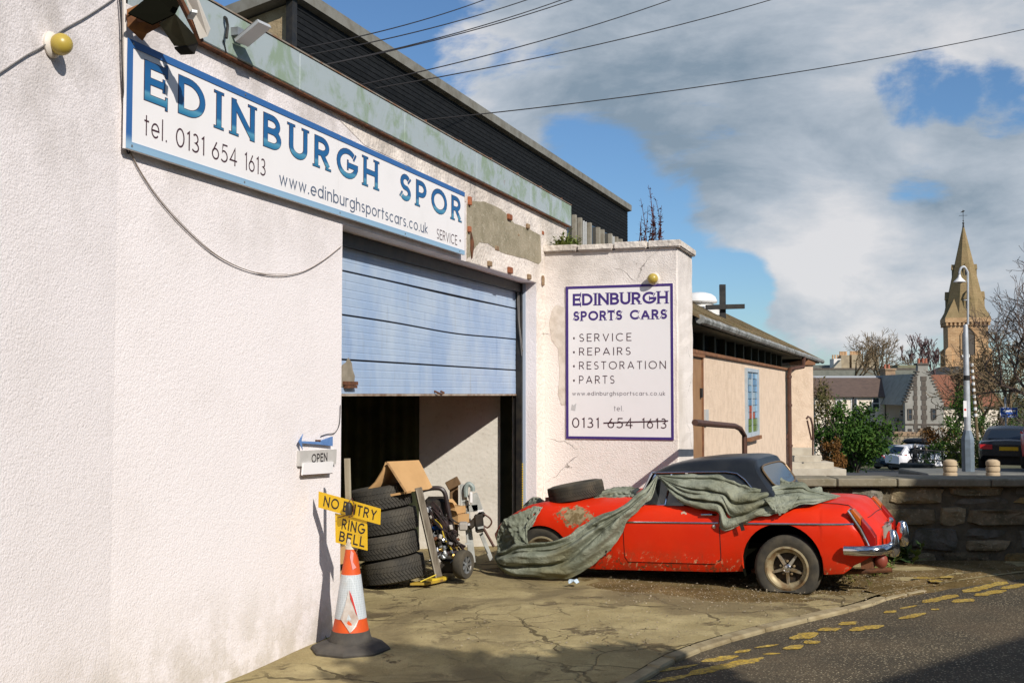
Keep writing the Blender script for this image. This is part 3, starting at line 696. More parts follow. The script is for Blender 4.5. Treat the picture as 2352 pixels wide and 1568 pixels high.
# plaster burst beside the sign
for poly, m_ in ((((1292, 705), (1277, 700), (1268, 712), (1262, 740), (1267, 780), (1282, 800), (1286, 860), (1282, 905), (1290, 930), (1299, 930), (1299, 705)), mat('old_plaster', (.70, .63, .55), .95, (.56, .49, .41), 9, bump=.6, bscale=40)),):
    mb = MB(FA.m_u(UJ)); mb.prism([FA.on_u(*p, UJ) for p in poly], -.004, -.0005); mb.build('plaster_scar', m_, pier)

# ------------------------------------------------------------------ dry stone retaining wall with slab cope
SWY = 12.42
swall = thing('stone_retaining_wall', 'rubble stone retaining wall with slab cope behind the red car', 'wall', (4.5, SWY, 0))
mb = MB(); mb.box(2.25, 12.5, SWY + .038, SWY + .45, -.15, .80); mb.build('mortar_core', mat('dark_mortar', (.10, .085, .055), .98, (.16, .13, .085), 8, bump=.8, bscale=40, bdist=.02), swall)
M_STONE = mat('rubble_stone', (.27, .205, .12), .95, (.15, .125, .07), 6, bump=.9, bscale=20, bdist=.03, vary=.35, col3=(.38, .31, .20))
M_STONE2 = mat('ochre_stone', (.32, .21, .08), .95, (.17, .125, .05), 6, bump=.9, bscale=20, bdist=.03, vary=.3)
M_STONE3 = mat('grey_stone', (.21, .19, .155), .95, (.11, .105, .07), 7, bump=.9, bscale=22, bdist=.03, vary=.3)
rr = random.Random(5)
def stone(x0, x1, z0, z1, y):
    me = MB(); cx, cz = (x0 + x1) / 2, (z0 + z1) / 2; hw, hz = (x1 - x0) / 2, (z1 - z0) / 2; n = 9; ja = [rr.uniform(-.28, .28) for _ in range(9)]; jr = [rr.uniform(.84, 1.06) for _ in range(9)]; seed = rr.random() * 50; d0 = rr.uniform(.06, .11)
    rings_ = []
    for s, d in ((1.0, -.01), (.985, .55), (.92, .90), (.55, 1.0)):
        ring_ = []
        for k in range(n):
            a = 2 * PI * (k + ja[k]) / n; ca, sa = math.cos(a), math.sin(a); e = .40
            x = hw * s * math.copysign(abs(ca) ** e, ca); z = hz * s * math.copysign(abs(sa) ** e, sa)
            j = jr[k] * (1 + .05 * mnoise.noise(Vector((ca * 1.3 + seed, sa * 1.3, s))))
            ring_.append((cx + x * j, y - d0 * d * (1 + .55 * mnoise.noise(Vector((x * 7 + seed, z * 7, 2)))), cz + z * j))
        rings_.append(ring_)
    b0 = len(me.v)
    for r_ in rings_: me.v += [Vector(p) for p in r_]
    me.v.append(Vector((cx, y - d0 * 1.02, cz)))
    for i in range(3):
        for k in range(n): me.f.append((i * n + k, i * n + (k + 1) % n, (i + 1) * n + (k + 1) % n, (i + 1) * n + k))
    for k in range(n): me.f.append((3 * n + k, 3 * n + (k + 1) % n, 4 * n))
    me.build('stone', rr.choice((M_STONE, M_STONE, M_STONE2, M_STONE3)), swall, smooth=True, angle=24)
z = -.12
for h in (.22, .27, .23, .21):
    x = 2.3 + rr.uniform(0, .2)
    while x < 9.2:
        w = rr.uniform(.24, .78) * (1.15 if h > .2 else 1)
        hh = h * rr.uniform(.86, 1.0)
        if w > .45 and rr.random() < .3:
            stone(x + .012, x + w - .012, z + .006, z + hh * .48, SWY + .09); stone(x + .012, x + w * .9, z + hh * .52, z + h - .006, SWY + .09)
        else: stone(x + .003, x + w - .003, z + .002, z + hh, SWY + .09)
        x += w
    z += h
M_SLAB = mat('cope_slab', (.235, .205, .145), .9, (.165, .14, .085), 6, bump=.5, bscale=50, vary=.12, col3=(.28, .26, .19))
x = 2.2; L_ = [at(2148, 1100, SWY).x]
xs_ = [2.2, 3.5, at(2055, 1100, SWY).x, at(2270, 1100, SWY).x, 6.9, 8.4, 10, 12.4]
for a, c_ in zip(xs_, xs_[1:]):
    mb = MB(); mb.box(a + .006, c_ - .006, SWY - .09, SWY + .40, .805, .893 + RND.uniform(-.004, .004)); mb.build('cope_slab', M_SLAB, swall, bevel=.012)

# ------------------------------------------------------------------ black clad hall behind the garage
AC = math.atan((2105 - 1176) / FPX)
HO = at(665, 900, 15.85); FH = Frame(HO, AC)
hall = thing('clad_hall', 'tall black weatherboarded hall with clerestory fins behind the garage roof', 'hall', tuple(FH.P(0, 0)))
HU = FH.on_n(1440, 500)[0]; HZ = 7.36
M_BOARD = mat('black_weatherboard', (.007, .008, .009), .8, (.013, .014, .015), 3, sc3=(2, 2, 8), vary=.18, spec=.12)
M_HARL = mat('beige_harling', (.36, .28, .17), .95, (.28, .21, .12), 8, bump=.8, bscale=30, bdist=.015)
M_SLABTOP = mat('roof_edge', (.20, .195, .17), .9, (.14, .13, .105), 4)
mh = FH.m_n()
mb = MB(mh); mb.box(.02, HU, .02, 6, 3.2, HZ - .02); mb.build('wall_core', M_BLACK, hall)
nb = 11; bh = .088
for i in range(nb):
    z1 = HZ - .03 - i * bh; mb = MB(mh)
    mb.add([(.0, -.012, z1), (HU + .02, -.012, z1), (HU + .02, -.020, z1 - bh + .005), (0, -.020, z1 - bh + .005), (0, .02, z1), (HU + .02, .02, z1), (HU + .02, .02, z1 - bh + .005), (0, .02, z1 - bh + .005)],
           [(0, 3, 2, 1), (3, 7, 6, 2), (1, 2, 6, 5), (0, 4, 7, 3)]); mb.build('weatherboard', M_BOARD, hall)
ZB = HZ - .03 - nb * bh
# more boards low down at the far end strip and between windows
fins = [FH.on_n(x, 500)[0] for x in (1313, 1326, 1348, 1368, 1378, 1396, 1410, 1420)]
M_FIN = mat('grey_timber_fin', (.30, .275, .22), .8, (.22, .19, .14), 6)
u_last = FH.on_n(1422, 500)[0]
mb = MB(mh); mb.box(4, u_last, -.005, .015, 4.2, ZB - .005); mb.build('clerestory_glass', mat('dark_glass', (.012, .015, .018), .06, spec=.6), hall)
k = 0
for u in fins + [FH.on_n(x, 480)[0] for x in (1045, 1065, 1090, 1115, 1140, 1165, 1190, 1215, 1240, 1265, 1290)]:
    mb = MB(mh); mb.box(u, u + .13, -.10, -.006, 4.2, ZB - .006); mb.build('window_fin', M_FIN, hall); k += 1
for u in (FH.on_n(1333, 500)[0], FH.on_n(1403, 500)[0]):
    mb = MB(mh)
    for j in range(3): mb.box(u + .03 + j * .2, u + .06 + j * .2, -.04, -.0065, 4.2, ZB - .01)
    mb.build('window_frame', mat('white_frame', (.6, .6, .58), .6), hall)
for i in range(22):
    z1 = ZB - .003 - i * bh; mb = MB(mh); mb.box(u_last + .01, HU + .018, -.03, .015, z1 - bh + .012, z1); mb.build('weatherboard', M_BOARD, hall)
mb = MB(mh); mb.add([(-.25, -.12, HZ), (HU + .12, -.12, HZ), (HU + .3, 7, HZ - 1.6), (-.25, 7, HZ - 1.6), (-.25, -.12, HZ + .17), (HU + .12, -.12, HZ + .17), (HU + .3, 7, HZ - 1.43), (-.25, 7, HZ - 1.43)],
    [(0, 3, 2, 1), (4, 5, 6, 7), (0, 1, 5, 4), (1, 2, 6, 5), (2, 3, 7, 6), (3, 0, 4, 7)]); mb.build('roof', M_SLABTOP, hall)
mb = MB(mh); mb.box(-.10, .03, -.05, .05, 3.4, HZ - .01); mb.build('corner_post', M_BLACK, hall)
poly = [(.051, 3.2), (6, 3.2), (6, HZ - 1.42), (.051, HZ - .06)]
mb = MB(); mb.hexa([FH.P(-.012, -d, z) for d, z in poly], [FH.P(.012, -d, z) for d, z in poly]); mb.build('gable_harling', M_HARL, hall)
# ================================================================== CHAPEL
CO = at(1600, 900, 16.9); FC = Frame(CO, AC); mc = FC.m_n()
CU = FC.on_n(1805, 900)[0]; CZ = 2.39
chapel = thing('chapel', 'beige harled chapel with mossy tiled eaves, stained window and brown door', 'chapel', tuple(FC.P(6, 0)))
M_CHAP = mat('peach_harling', (.72, .555, .41), .95, (.62, .47, .34), 5, bump=.7, bscale=26, bdist=.015, col3=(.74, .60, .46))
M_BROWNTRIM = mat('brown_trim', (.26, .12, .055), .75, (.16, .075, .04), 6)
mb = MB(mc); mb.box(-1.2, CU, 0, .3, -.6, CZ); mb.build('wall', M_CHAP, chapel)
mb = MB(mc); mb.box(-1.2, CU + .15, -.05, .3, CZ + .001, CZ + .06); mb.build('wall_cap', M_BROWNTRIM, chapel, bevel=.01)
du_ = FC.on_n(1609, 950)[0]
mb = MB(mc); mb.box(du_ - 1.4, du_ - .06, -.03, -.001, -.2, CZ - .05); mb.build('door', mat('tan_door', (.34, .19, .09), .6, (.28, .15, .07), 3), chapel)
mb = MB(mc); mb.box(du_ - .05, du_ + .02, -.05, -.001, -.2, CZ - .02); mb.box(du_ - 1.5, du_ + .05, -.07, -.001, CZ - .045, CZ - .001); mb.build('door_frame', M_BROWNTRIM, chapel)
mb = MB(mc); uu, zz = FC.on_n(1604, 902); mb.box(uu - .05, uu + .05, -.06, -.031, zz - .07, zz + .07); uu, zz = FC.on_n(1618, 958); mb.build('door_handle', M_BLACK, chapel)
mb = MB(mc); mb.box(uu - .16, uu + .1, -.05, -.002, zz - .12, zz + .12); mb.build('entry_panel', mat('steel_plate', (.5, .5, .48), .4), chapel)
# clerestory: dark panes and mullions under the eaves
mb = MB(mc); mb.box(-1.2, CU - .1, .12, .16, CZ + .06, 2.86); mb.build('clerestory_glass', mat('dark_glass', (.012, .015, .018), .06, spec=.6), chapel)
for i in range(13):
    u = -1.5 + i * 1.08
    if u < CU - .2:
        mb = MB(mc); mb.box(u, u + .16, .02, .119, CZ + .061, 2.86); mb.build('mullion', mat('dark_olive_timber', (.045, .05, .03), .8, (.07, .07, .045), 5), chapel)
EU1 = FC.on_n(1885, 830, .3)[0]
mb = MB(mc); mb.box(-1.4, EU1 - .1, -.27, .5, 2.74, 2.785); mb.build('eaves_board', mat('mossy_eaves', (.12, .115, .07), .9, (.07, .075, .04), 5), chapel)
gp = []
for i in range(17):
    u0 = -1.65 + i * 1.5; u1 = min(u0 + 1.49, EU1)
    if u0 > EU1: break
    mb = MB(mc); mb.tube([(u0, -.35, 2.80), (u1, -.35, 2.80)], .06, 8); mb.tube([(u0 + .02, -.35, 2.80), (u0 + .08, -.35, 2.80)], .068, 8)
    mb.build('gutter', mat('grey_gutter', (.34, .34, .32), .6, (.12, .12, .10), 5), chapel, smooth=True)
# tile courses
M_TILE = mat('mossy_tile', (.20, .135, .07), .95, (.115, .10, .04), 9, bump=.6, bscale=30, bdist=.02, vary=.3, col3=(.30, .24, .13))
rt = random.Random(3)
pit = math.tan(math.radians(27))
def tile(u, d, w):
    mb = MB(mc); j = rt.uniform(-.012, .016); z0 = 2.845 + d * pit + j
    mb.hexa([(u, d - .30, z0), (u + w, d - .30, z0), (u + w, d + .04, z0 + .34 * pit), (u, d + .04, z0 + .34 * pit)],
            [(u, d - .30, z0 + .035), (u + w, d - .30, z0 + .035), (u + w, d + .04, z0 + .035 + .34 * pit), (u, d + .04, z0 + .035 + .34 * pit)])
    return mb
for r_ in range(3):
    u = -1.7 + .12 * (r_ % 2)
    while u < EU1: tile(u, -.05 + r_ * .30, .285).build('roof_tile', M_TILE, chapel); u += .30
tl = MB(mc)
for r_ in range(3, 13):
    u = -1.6
    while u < EU1:
        t_ = tile(u, -.05 + r_ * .30, .285); b0 = len(tl.v); tl.v += t_.v; tl.f += [tuple(b0 + q for q in f) for f in t_.f]; u += .30
tag(tl.build('upper_tiles', M_TILE, chapel), kind='stuff')
# stained window
u0, z0 = FC.on_n(1711, 960); u1, z1 = FC.on_n(1739, 850); u1 = FC.on_n(1739, 958)[0]
zt0, zb0 = 2.30, .98
mb = MB(mc)
for a in ((u0, u0 + .1, zb0, zt0), (u1 - .1, u1, zb0, zt0), (u0 + .1, u1 - .1, zt0 - .07, zt0), (u0 + .1, u1 - .1, zb0, zb0 + .08)): mb.box(a[0], a[1], -.05, -.001, a[2], a[3])
wf = mb.build('window_frame', mat('pale_blue_frame', (.42, .48, .52), .6, (.34, .40, .45), 5), chapel)
mb = MB(mc); mb.box((u0 + u1) / 2 - .035, (u0 + u1) / 2 + .035, -.03, -.001, zb0 + .08, zt0 - .07); mb.build('glazing_bar', mat('pale_blue_frame', (.42, .48, .52), .6), wf)
gcols = [('glass_blue', (.13, .30, .50)), ('glass_sky', (.24, .42, .58)), ('glass_pale', (.40, .52, .60)), ('glass_red', (.50, .07, .03)), ('glass_green', (.16, .24, .05))]
nz = 9
for c_ in range(2):
    for r_ in range(nz):
        a0 = u0 + .1 if c_ == 0 else (u0 + u1) / 2 + .035; a1 = (u0 + u1) / 2 - .035 if c_ == 0 else u1 - .1
        h0 = lerp(zb0 + .08, zt0 - .07, r_ / nz); h1 = lerp(zb0 + .08, zt0 - .07, (r_ + 1) / nz)
        half = (a0 + a1) / 2
        for q in range(2):
            s0, s1 = (a0, half) if q == 0 else (half, a1)
            k = 4 if r_ < 2 else (3 if (r_ < 4 and ((c_ == 0 and q == 1) or (c_ == 1 and q == 0 and r_ < 3))) else rt.choice((0, 1, 1, 2)))
            mb = MB(mc); mb.box(s0 + .006, s1 - .006, -.02, -.012, h0 + .006, h1 - .006); mb.build('stained_pane', mat(gcols[k][0], gcols[k][1], .15, vary=.2), wf)
mb = MB(mc); mb.box(u0 + .1, u1 - .1, -.011, -.001, zb0 + .08, zt0 - .07); mb.build('pane_backing', M_BLACK, wf)
mb = MB(mc); mb.box(u0 - .03, u1 - .2, -.12, -.001, zb0 - .07, zb0 - .001); mb.build('window_sill', M_BROWNTRIM, wf)
# downpipe at the corner
mb = MB(mc); ud = CU - .12
mb.tube([(ud + 1.2, -.35, 2.76), (ud + 1.15, -.33, 2.5), (ud, -.12, 2.42), (ud, -.10, 2.30), (ud, -.10, -.45)], .05, 8)
for z in (.5, 1.5, 2.2): mb.tube([(ud, -.10, z), (ud, -.10, z + .06)], .065, 8)
mb.build('downpipe', M_BROWNPAINT, chapel, smooth=True)
# brick plinth pieces
for r_ in range(5):
    for c_ in range(8):
        u = CU - 2.4 + c_ * .235 + (.11 if r_ % 2 else 0); mb = MB(mc); mb.box(u, u + .22, -.02, -.001, -.42 + r_ * .08, -.42 + r_ * .08 + .07)
        mb.build('plinth_brick', mat('grey_brick', (.13, .115, .10), .9, (.09, .08, .07), 7, vary=.25), chapel)
# porch block and recess beyond the corner
PY = 30.6
a = at(1817, 900, PY); b_ = at(1868, 900, PY); ztop = at(1840, 838, PY).z
mb = MB(); mb.box(a.x, b_.x, PY, PY + 2.6, -.7, ztop); mb.build('porch_wall', M_CHAP, chapel)
mb = MB(); mb.prism([(a.x - .05, ztop + .001), (b_.x + .05, ztop + .001), (b_.x + .05, ztop + .06), ((a.x + b_.x) / 2 + .1, ztop + .16), (a.x - .05, ztop + .06)], PY - .06, PY + 2.6); mb.build('porch_cap', M_BROWNTRIM, chapel)
mb = MB(); mb.box(a.x - .3, b_.x + .3, PY + 1.2, PY + 3, ztop + .17, 2.73); mb.build('porch_shade', mat('dark_olive_timber', (.045, .05, .03), .8), chapel)
# rooflight dome and roof kerb
RY = 24
def px_box(mb, x0, x1, y0, y1, Y, dep):
    p, q = at(x0, y1, Y), at(x1, y0, Y); mb.box(p.x, q.x, Y, Y + dep, p.z, q.z); return mb
roofl = thing('rooflight', 'white domed rooflight on the chapel roof beside the cross', 'rooflight', tuple(at(1608, 725, RY)))
c0 = at(1606, 690, RY); mb = MB(); mb.lathe([(1.0 * 38 / 109, .22), (.34, .22)] and [(.0, .17), (.14, .165), (.26, .13), (.34, .07), (.37, .0), (.38, -.03), (.36, -.06), (0, -.06)], 20, Matrix.Translation(c0))
mb.build('dome', mat('milky_dome', (.75, .74, .72), .35), roofl, smooth=True)
mb = MB(); mb.lathe([(.30, -.065), (.30, -.14), (.42, -.16), (.44, -.32), (0, -.32)][::-1], 20, Matrix.Translation(c0)); mb.build('kerb_ring', mat('white_upstand', (.66, .64, .60), .6), roofl, smooth=True)
mb = MB(); mb.box(c0.x - .5, c0.x + .5, RY - .2, RY + .5, 2.9, c0.z - .325); mb.build('base_upstand', M_SLABTOP, roofl)
cy = 23.0
cross = thing('roof_cross', 'plain dark timber cross standing on the chapel roof', 'cross', tuple(at(1661, 725, cy)))
mb = MB(); p = at(1661, 735, cy); q = at(1661, 653, cy); mb.box(p.x - .058, p.x + .058, cy, cy + .09, p.z - .5, q.z); mb.build('upright', M_BLACK, cross)
mb = MB(); p = at(1622, 705, cy - .1); q = at(1711, 703, cy - .1); mb.hexa([(p.x, cy - .09, p.z - .055), (p.x + .0, cy - .001, p.z - .045), (p.x, cy - .001, p.z + .045), (p.x, cy - .09, p.z + .045)], [(q.x, cy - .09, q.z - .045), (q.x, cy - .001, q.z - .045), (q.x, cy - .001, q.z + .045), (q.x, cy - .09, q.z + .045)]); mb.build('crossbar', M_BLACK, cross)
# entrance steps
steps = thing('chapel_steps', 'pale concrete steps at the corner of the chapel', 'steps', tuple(at(1860, 1089, 29.6)))
M_STEP = mat('pale_concrete', (.50, .45, .36), .9, (.40, .35, .27), 4, bump=.4, bscale=40)
for k, (xr, yt) in enumerate(((1944, 1077), (1915, 1061), (1886, 1046), (1868, 1028))):
    p = at(1812, 1092, 29.5 + .28 * k); q = at(xr, yt, 29.5 + .28 * k)
    mb = MB(); mb.box(p.x, q.x, 29.5 + .28 * k, 30.58, -.75 + .01 * k, q.z); mb.build('step', M_STEP, steps, bevel=.012)
def rail(name, label, pts, r=.028, grp=None, m_=None, posts=()):
    o = thing(name, label, 'handrail', tuple(pts[-1]), grp); mb = MB(); mb.tube(pts, r, 8); mb.build('rail', m_ or M_BROWNPAINT, o, smooth=True)
    for a_, b2 in posts: mb = MB(); mb.tube([a_, b2], r * .8, 6); mb.build('post', m_ or M_BROWNPAINT, o, smooth=True)
    return o
hp = FC.on_n(1712, 1045, .9)
def CP(px, py, n=.9): u, z = FC.on_n(px, py, n); return FC.P(u, n, z)
q0 = CP(1700, 984); rail('door_handrail', 'brown tubular handrail in front of the chapel door', [CP(1596, 970), CP(1640, 974), CP(1688, 978), CP(1700, 984), CP(1710, 1000), Vector((CP(1710, 1045).x, CP(1710, 1045).y, -.2))], .035)
rail('step_handrail', 'short brown handrail rising beside the chapel downpipe', [at(1806, 1008, 28.9), at(1816, 978, 29.3), at(1816, 970, 29.4), at(1810, 968, 29.4)], .032, 'handrails beside the steps', None, [(at(1807, 1006, 28.95), at(1807, 1075, 28.95))])
rail('step_handrail', 'hooked brown handrail on the outer corner of the porch', [at(1868, 1012, 29.5), at(1866, 975, 29.5), at(1862, 960, 29.5), at(1856, 956, 29.5), at(1852, 962, 29.5)], .028, 'handrails beside the steps', None, [(at(1854, 965, 29.5), at(1864, 1010, 29.5)), (at(1867, 1010, 29.5), at(1867, 1045, 29.5))])

# ================================================================== CHURCH
KY = 210.0; kx = KY / FPX
def KP(px, py, d=0): v = at(px, py, KY); return Vector((v.x, v.y + d, v.z))
church = thing('church', 'distant sandstone church tower with clock and tall spire', 'church', tuple(KP(2222, 1000)))
def m_sand(name, a, b2, c3):
    b = NB(name); br = b.n('ShaderNodeTexBrick'); br.inputs['Scale'].default_value = 1; br.inputs['Brick Width'].default_value = .62; br.inputs['Row Height'].default_value = .30; br.inputs['Mortar Size'].default_value = .012
    br.inputs['Color1'].default_value = (*a, 1); br.inputs['Color2'].default_value = (*b2, 1); br.inputs['Mortar'].default_value = (*[v * .75 for v in a], 1)
    cx = b.n('ShaderNodeCombineXYZ'); s_ = b.sep(); b.l(b.math('ADD', s_[0], s_[1]), cx.inputs[0]); b.l(s_[2], cx.inputs[1]); b.l(cx.outputs[0], br.inputs['Vector'])
    c = b.mix(b.ramp(b.noise(.45, 6), .4, .7, 0, .8), br.outputs[0], c3); return b.fin(c, .95, b.bump(br.outputs['Fac'], .5, .05), spec=.1)
M_SAND = m_sand('sandstone', (.50, .31, .16), (.60, .40, .22), (.38, .24, .13))
M_SPIRE = m_sand('spire_stone', (.26, .185, .095), (.30, .22, .115), (.20, .155, .075))
T = at(2238, 830, KY); hw = 49.5 * kx; tz0 = -8; tz1 = KP(2222, 735).z; rot = math.radians(-14)
KM = Matrix.Translation((T.x, KY + hw, 0)) @ Matrix.Rotation(rot, 4, 'Z')
mb = MB(KM); mb.box(-hw * .88, hw * .88, -hw * .88, hw * .88, tz0, tz1); mb.build('tower', M_SAND, church)
zc = tz1; mb = MB(KM); mb.box(-hw, hw, -hw, hw, zc - .35, zc + .5); mb.build('cornice', M_SAND, church)
for sx in (-1, 1):
    for i in range(11):
        t_ = lerp(-hw * .95, hw * .95, i / 10)
    
for i in range(11):
    t_ = lerp(-hw * .92, hw * .92, i / 10); mb = MB(KM); mb.box(t_ - .17, t_ + .17, -hw * .98, -hw * .88, zc - .95, zc - .36); mb.build('corbel', M_SAND, church)
    mb = MB(KM); mb.box(-hw * .98, -hw * .88, t_ - .17, t_ + .17, zc - .95, zc - .36); mb.build('corbel', M_SAND, church)
for sx in (-1, 1):
    for sy in (-1, 1):
        for (w_, zt_) in ((1.1, KP(2222, 795).z), (1.6, KP(2222, 842).z)):
            mb = MB(KM); cx_, cy_ = sx * hw * .88, sy * hw * .88; mb.box(cx_ - w_ * .5, cx_ + w_ * .5, cy_ - w_ * .5, cy_ + w_ * .5, tz0, zt_ - .7)
            mb.add([(cx_ - w_ * .5, cy_ - w_ * .5, zt_ - .7), (cx_ + w_ * .5, cy_ - w_ * .5, zt_ - .7), (cx_ + w_ * .5, cy_ + w_ * .5, zt_ - .7), (cx_ - w_ * .5, cy_ + w_ * .5, zt_ - .7), (cx_ - sx * w_ * .4, cy_ - sy * w_ * .4, zt_ + .3)], [(0, 1, 4), (1, 2, 4), (2, 3, 4), (3, 0, 4)])
            mb.build('buttress', M_SAND, church)
zs0, zs1 = zc + .5, KP(2215, 512).z
M8 = KM
sp = [(hw * .98, zs0), (hw * .70, KP(0, 665).z), (hw * .40, KP(0, 600).z), (0.16, zs1)]
def oct_(r, z): return [(r / math.cos(PI / 8) * math.cos(PI / 8 + k * PI / 4), r / math.cos(PI / 8) * math.sin(PI / 8 + k * PI / 4), z) for k in range(8)]
sprof = [(hw * .95, zs0), (lerp(hw * .95, .12, .33), lerp(zs0, zs1, .33)), (lerp(hw * .95, .12, .66), lerp(zs0, zs1, .66)), (.12, zs1)]
mb = MB(KM); vs = []
for r, z in sprof: vs += oct_(r, z)
mb.add(vs, [(i * 8 + k, i * 8 + (k + 1) % 8, (i + 1) * 8 + (k + 1) % 8, (i + 1) * 8 + k) for i in range(3) for k in range(8)]); mb.build('spire', M_SPIRE, church)
zb2 = KP(0, 672).z
for sx in (-1, 1):
    for sy in (-1, 1):
        mb = MB(KM); c1 = (sx * hw, sy * hw); mb.add([(c1[0], c1[1], zs0), (c1[0] - sx * hw * .95, c1[1], zs0), (c1[0], c1[1] - sy * hw * .95, zs0), (sx * hw * .42, sy * hw * .42, zb2)], [(0, 1, 3), (0, 3, 2), (1, 2, 3)] if sx * sy > 0 else [(0, 3, 1), (0, 2, 3), (1, 3, 2)]); mb.build('broach', M_SPIRE, church)
def lucarne(ang, r, z, w, h):
    mb = MB(KM @ Matrix.Rotation(ang, 4, 'Z')); d = .30
    mb.box(-w / 2, w / 2, -r - d, -r + 1.0, z, z + h); mb.add([(-w / 2 - .12, -r - d - .1, z + h), (w / 2 + .12, -r - d - .1, z + h), (0, -r - d - .1, z + h + w * 1.25), (-w / 2 - .12, -r + 1.4, z + h), (w / 2 + .12, -r + 1.4, z + h), (0, -r + 1.4, z + h + w * 1.25)], [(0, 1, 2), (0, 2, 5, 3), (1, 4, 5, 2)])
    o = mb.build('lucarne', M_SPIRE, church)
    mb = MB(KM @ Matrix.Rotation(ang, 4, 'Z')); mb.prism([(-w * .2, z + .1), (w * .2, z + .1), (w * .2, z + h * .75), (0, z + h * 1.1), (-w * .2, z + h * .75)], -r - d - .02, -r - d - .005); mb.build('opening', M_BLACK, o)
for k in range(4):
    lucarne(k * PI / 2, hw * .78, zs0 + 1.2, 1.2, 2.4); lucarne(k * PI / 2, hw * .47, KP(0, 630).z, .8, 1.3)
# belfry window, string course, clock
mb = MB(KM); zz = KP(0, 815).z; z2 = KP(0, 755).z; o = None
mb.prism([(-1.15, zz), (1.15, zz), (1.15, z2 - 1.0), (.7, z2 - .2), (0, z2 + .25), (-.7, z2 - .2), (-1.15, z2 - 1.0)], -hw * .88 - .03, -hw * .88 - .004); mb.build('belfry_opening', mat('louvre_dark', (.10, .085, .07), .9), church)
mb = MB(KM); mb.tube([(-1.25, -hw * .9, zz), (-1.25, -hw * .9, z2 - 1), (-.75, -hw * .9, z2 - .1), (0, -hw * .9, z2 + .4), (.75, -hw * .9, z2 - .1), (1.25, -hw * .9, z2 - 1), (1.25, -hw * .9, zz)], .13, 5); mb.build('window_moulding', M_SAND, church)
zk = KP(0, 817).z; mb = MB(KM @ Matrix.Translation((-.45, -hw * .88 - .04, zk)) @ Matrix.Rotation(PI / 2, 4, 'X'))
mb.lathe([(0, .12), (.82, .12), (.82, -.05), (0, -.05)][::-1], 24); clk = mb.build('clock_rim', M_BLACK, church)
mb = MB(KM @ Matrix.Translation((-.45, -hw * .88 - .17, zk)) @ Matrix.Rotation(PI / 2, 4, 'X')); mb.lathe([(.68, 0), (.68, .02), (0, .02)], 24); mb.build('clock_face', mat('clock_white', (.75, .72, .66), .5), clk)
mb = MB(KM @ Matrix.Translation((-.45, -hw * .88 - .20, zk))); mb.bar((0, 0, 0), (.12, 0, .5), .05, .05, (0, 1, 0)); mb.bar((0, 0, 0), (.34, 0, -.1), .06, .06, (0, 1, 0)); mb.build('clock_hands', M_BLACK, clk)
mb = MB(KM); zq = KP(0, 843).z; mb.box(-hw * .9, hw * .9, -hw * .9 - .02, hw * .9, zq, zq + .22); mb.build('string_course', M_SAND, church)
mb = MB(KM); zv = KP(0, 474).z; mb.tube([(0, 0, zs1 - .3), (0, 0, zs1 + .4)], [.22, .12], 6); mb.tube([(0, 0, zs1 + .4), (0, 0, zv)], .05, 5); mb.sphere((0, 0, zs1 + .55), .2, 8, 6); mb.sphere((0, 0, zs1 + 1.0), .13, 8, 6); mb.bar((-.75, 0, zs1 + 2.0), (.75, 0, zs1 + 2.0), .06, .06); mb.prism([(-.5, zv - .5), (.1, zv - .45), (.35, zv - .2), (0, zv - .1)], -.03, .03); mb.build('weathervane', M_BLACK, church)
# church nave roof behind the tree
mb = MB(); p = KP(2140, 838); q = KP(2182, 880); mb.prism([(p.x - 3.5, -9), (q.x + 1, -9), (q.x + 1, KP(0, 872).z), (q.x - 1.4, KP(0, 843).z), (p.x - 3, KP(0, 872).z)], KY - 8, KY + 2); mb.build('porch_gable', mat('dark_slate', (.055, .05, .045), .8, (.09, .08, .07), 2), church)

# ================================================================== HOUSES
M_SLATE = mat('brown_slate', (.125, .085, .066), .85, (.09, .062, .05), 2.5, sc3=(1, 1, 5), bump=.4, bscale=12, bdist=.03)
M_GSLATE = mat('grey_slate', (.15, .15, .12), .85, (.11, .115, .09), 2, bump=.3, bscale=12)
M_CREAMW = mat('cream_house_wall', (.76, .67, .55), .9, (.68, .59, .47), 1.2, bump=.3, bscale=20)
M_GREYW = mat('grey_house_wall', (.30, .285, .25), .9, (.24, .23, .20), 1.4, bump=.3, bscale=20)
M_QUOIN = mat('dark_quoin', (.085, .07, .058), .9, (.12, .10, .08), 3)
M_PANT = mat('red_pantile', (.25, .095, .05), .85, (.16, .08, .05), 3, sc3=(5, 1, 1), bump=.5, bscale=9, bdist=.05)
M_CHIM = mat('chimney_stone', (.36, .25, .15), .9, (.25, .17, .11), 3, bump=.4, bscale=20)
M_POT = mat('buff_pot', (.55, .36, .20), .8, (.46, .28, .15), 5, vary=.2)
M_LEAD = mat('lead_ridge', (.36, .38, .40), .6)
M_PANE = mat('far_window_glass', (.035, .045, .055), .1, spec=.6)
M_WFRAME = mat('window_white', (.72, .70, .66), .6)
M_TEN = mat('tenement_stone', (.36, .29, .19), .9, (.27, .215, .145), 1.1, bump=.3, bscale=10)
def window(M, x0, x1, z0, z1, y, par, frame=None):
    mb = MB(M); t = .07
    for a in ((x0, x1, z0 - .001, z0 + t), (x0, x1, z1 - t, z1), (x0, x0 + t, z0 + t, z1 - t), (x1 - t, x1, z0 + t, z1 - t), (x0 + t, x1 - t, (z0 + z1) / 2 - t / 2, (z0 + z1) / 2 + t / 2)): mb.box(a[0], a[1], y - .05, y - .003, a[2], a[3])
    w = mb.build('window', frame or M_WFRAME, par)
    mb = MB(M); mb.box(x0 + t, x1 - t, y - .022, y - .004, z0 + t, z1 - t); mb.build('pane', M_PANE, w)
    return w
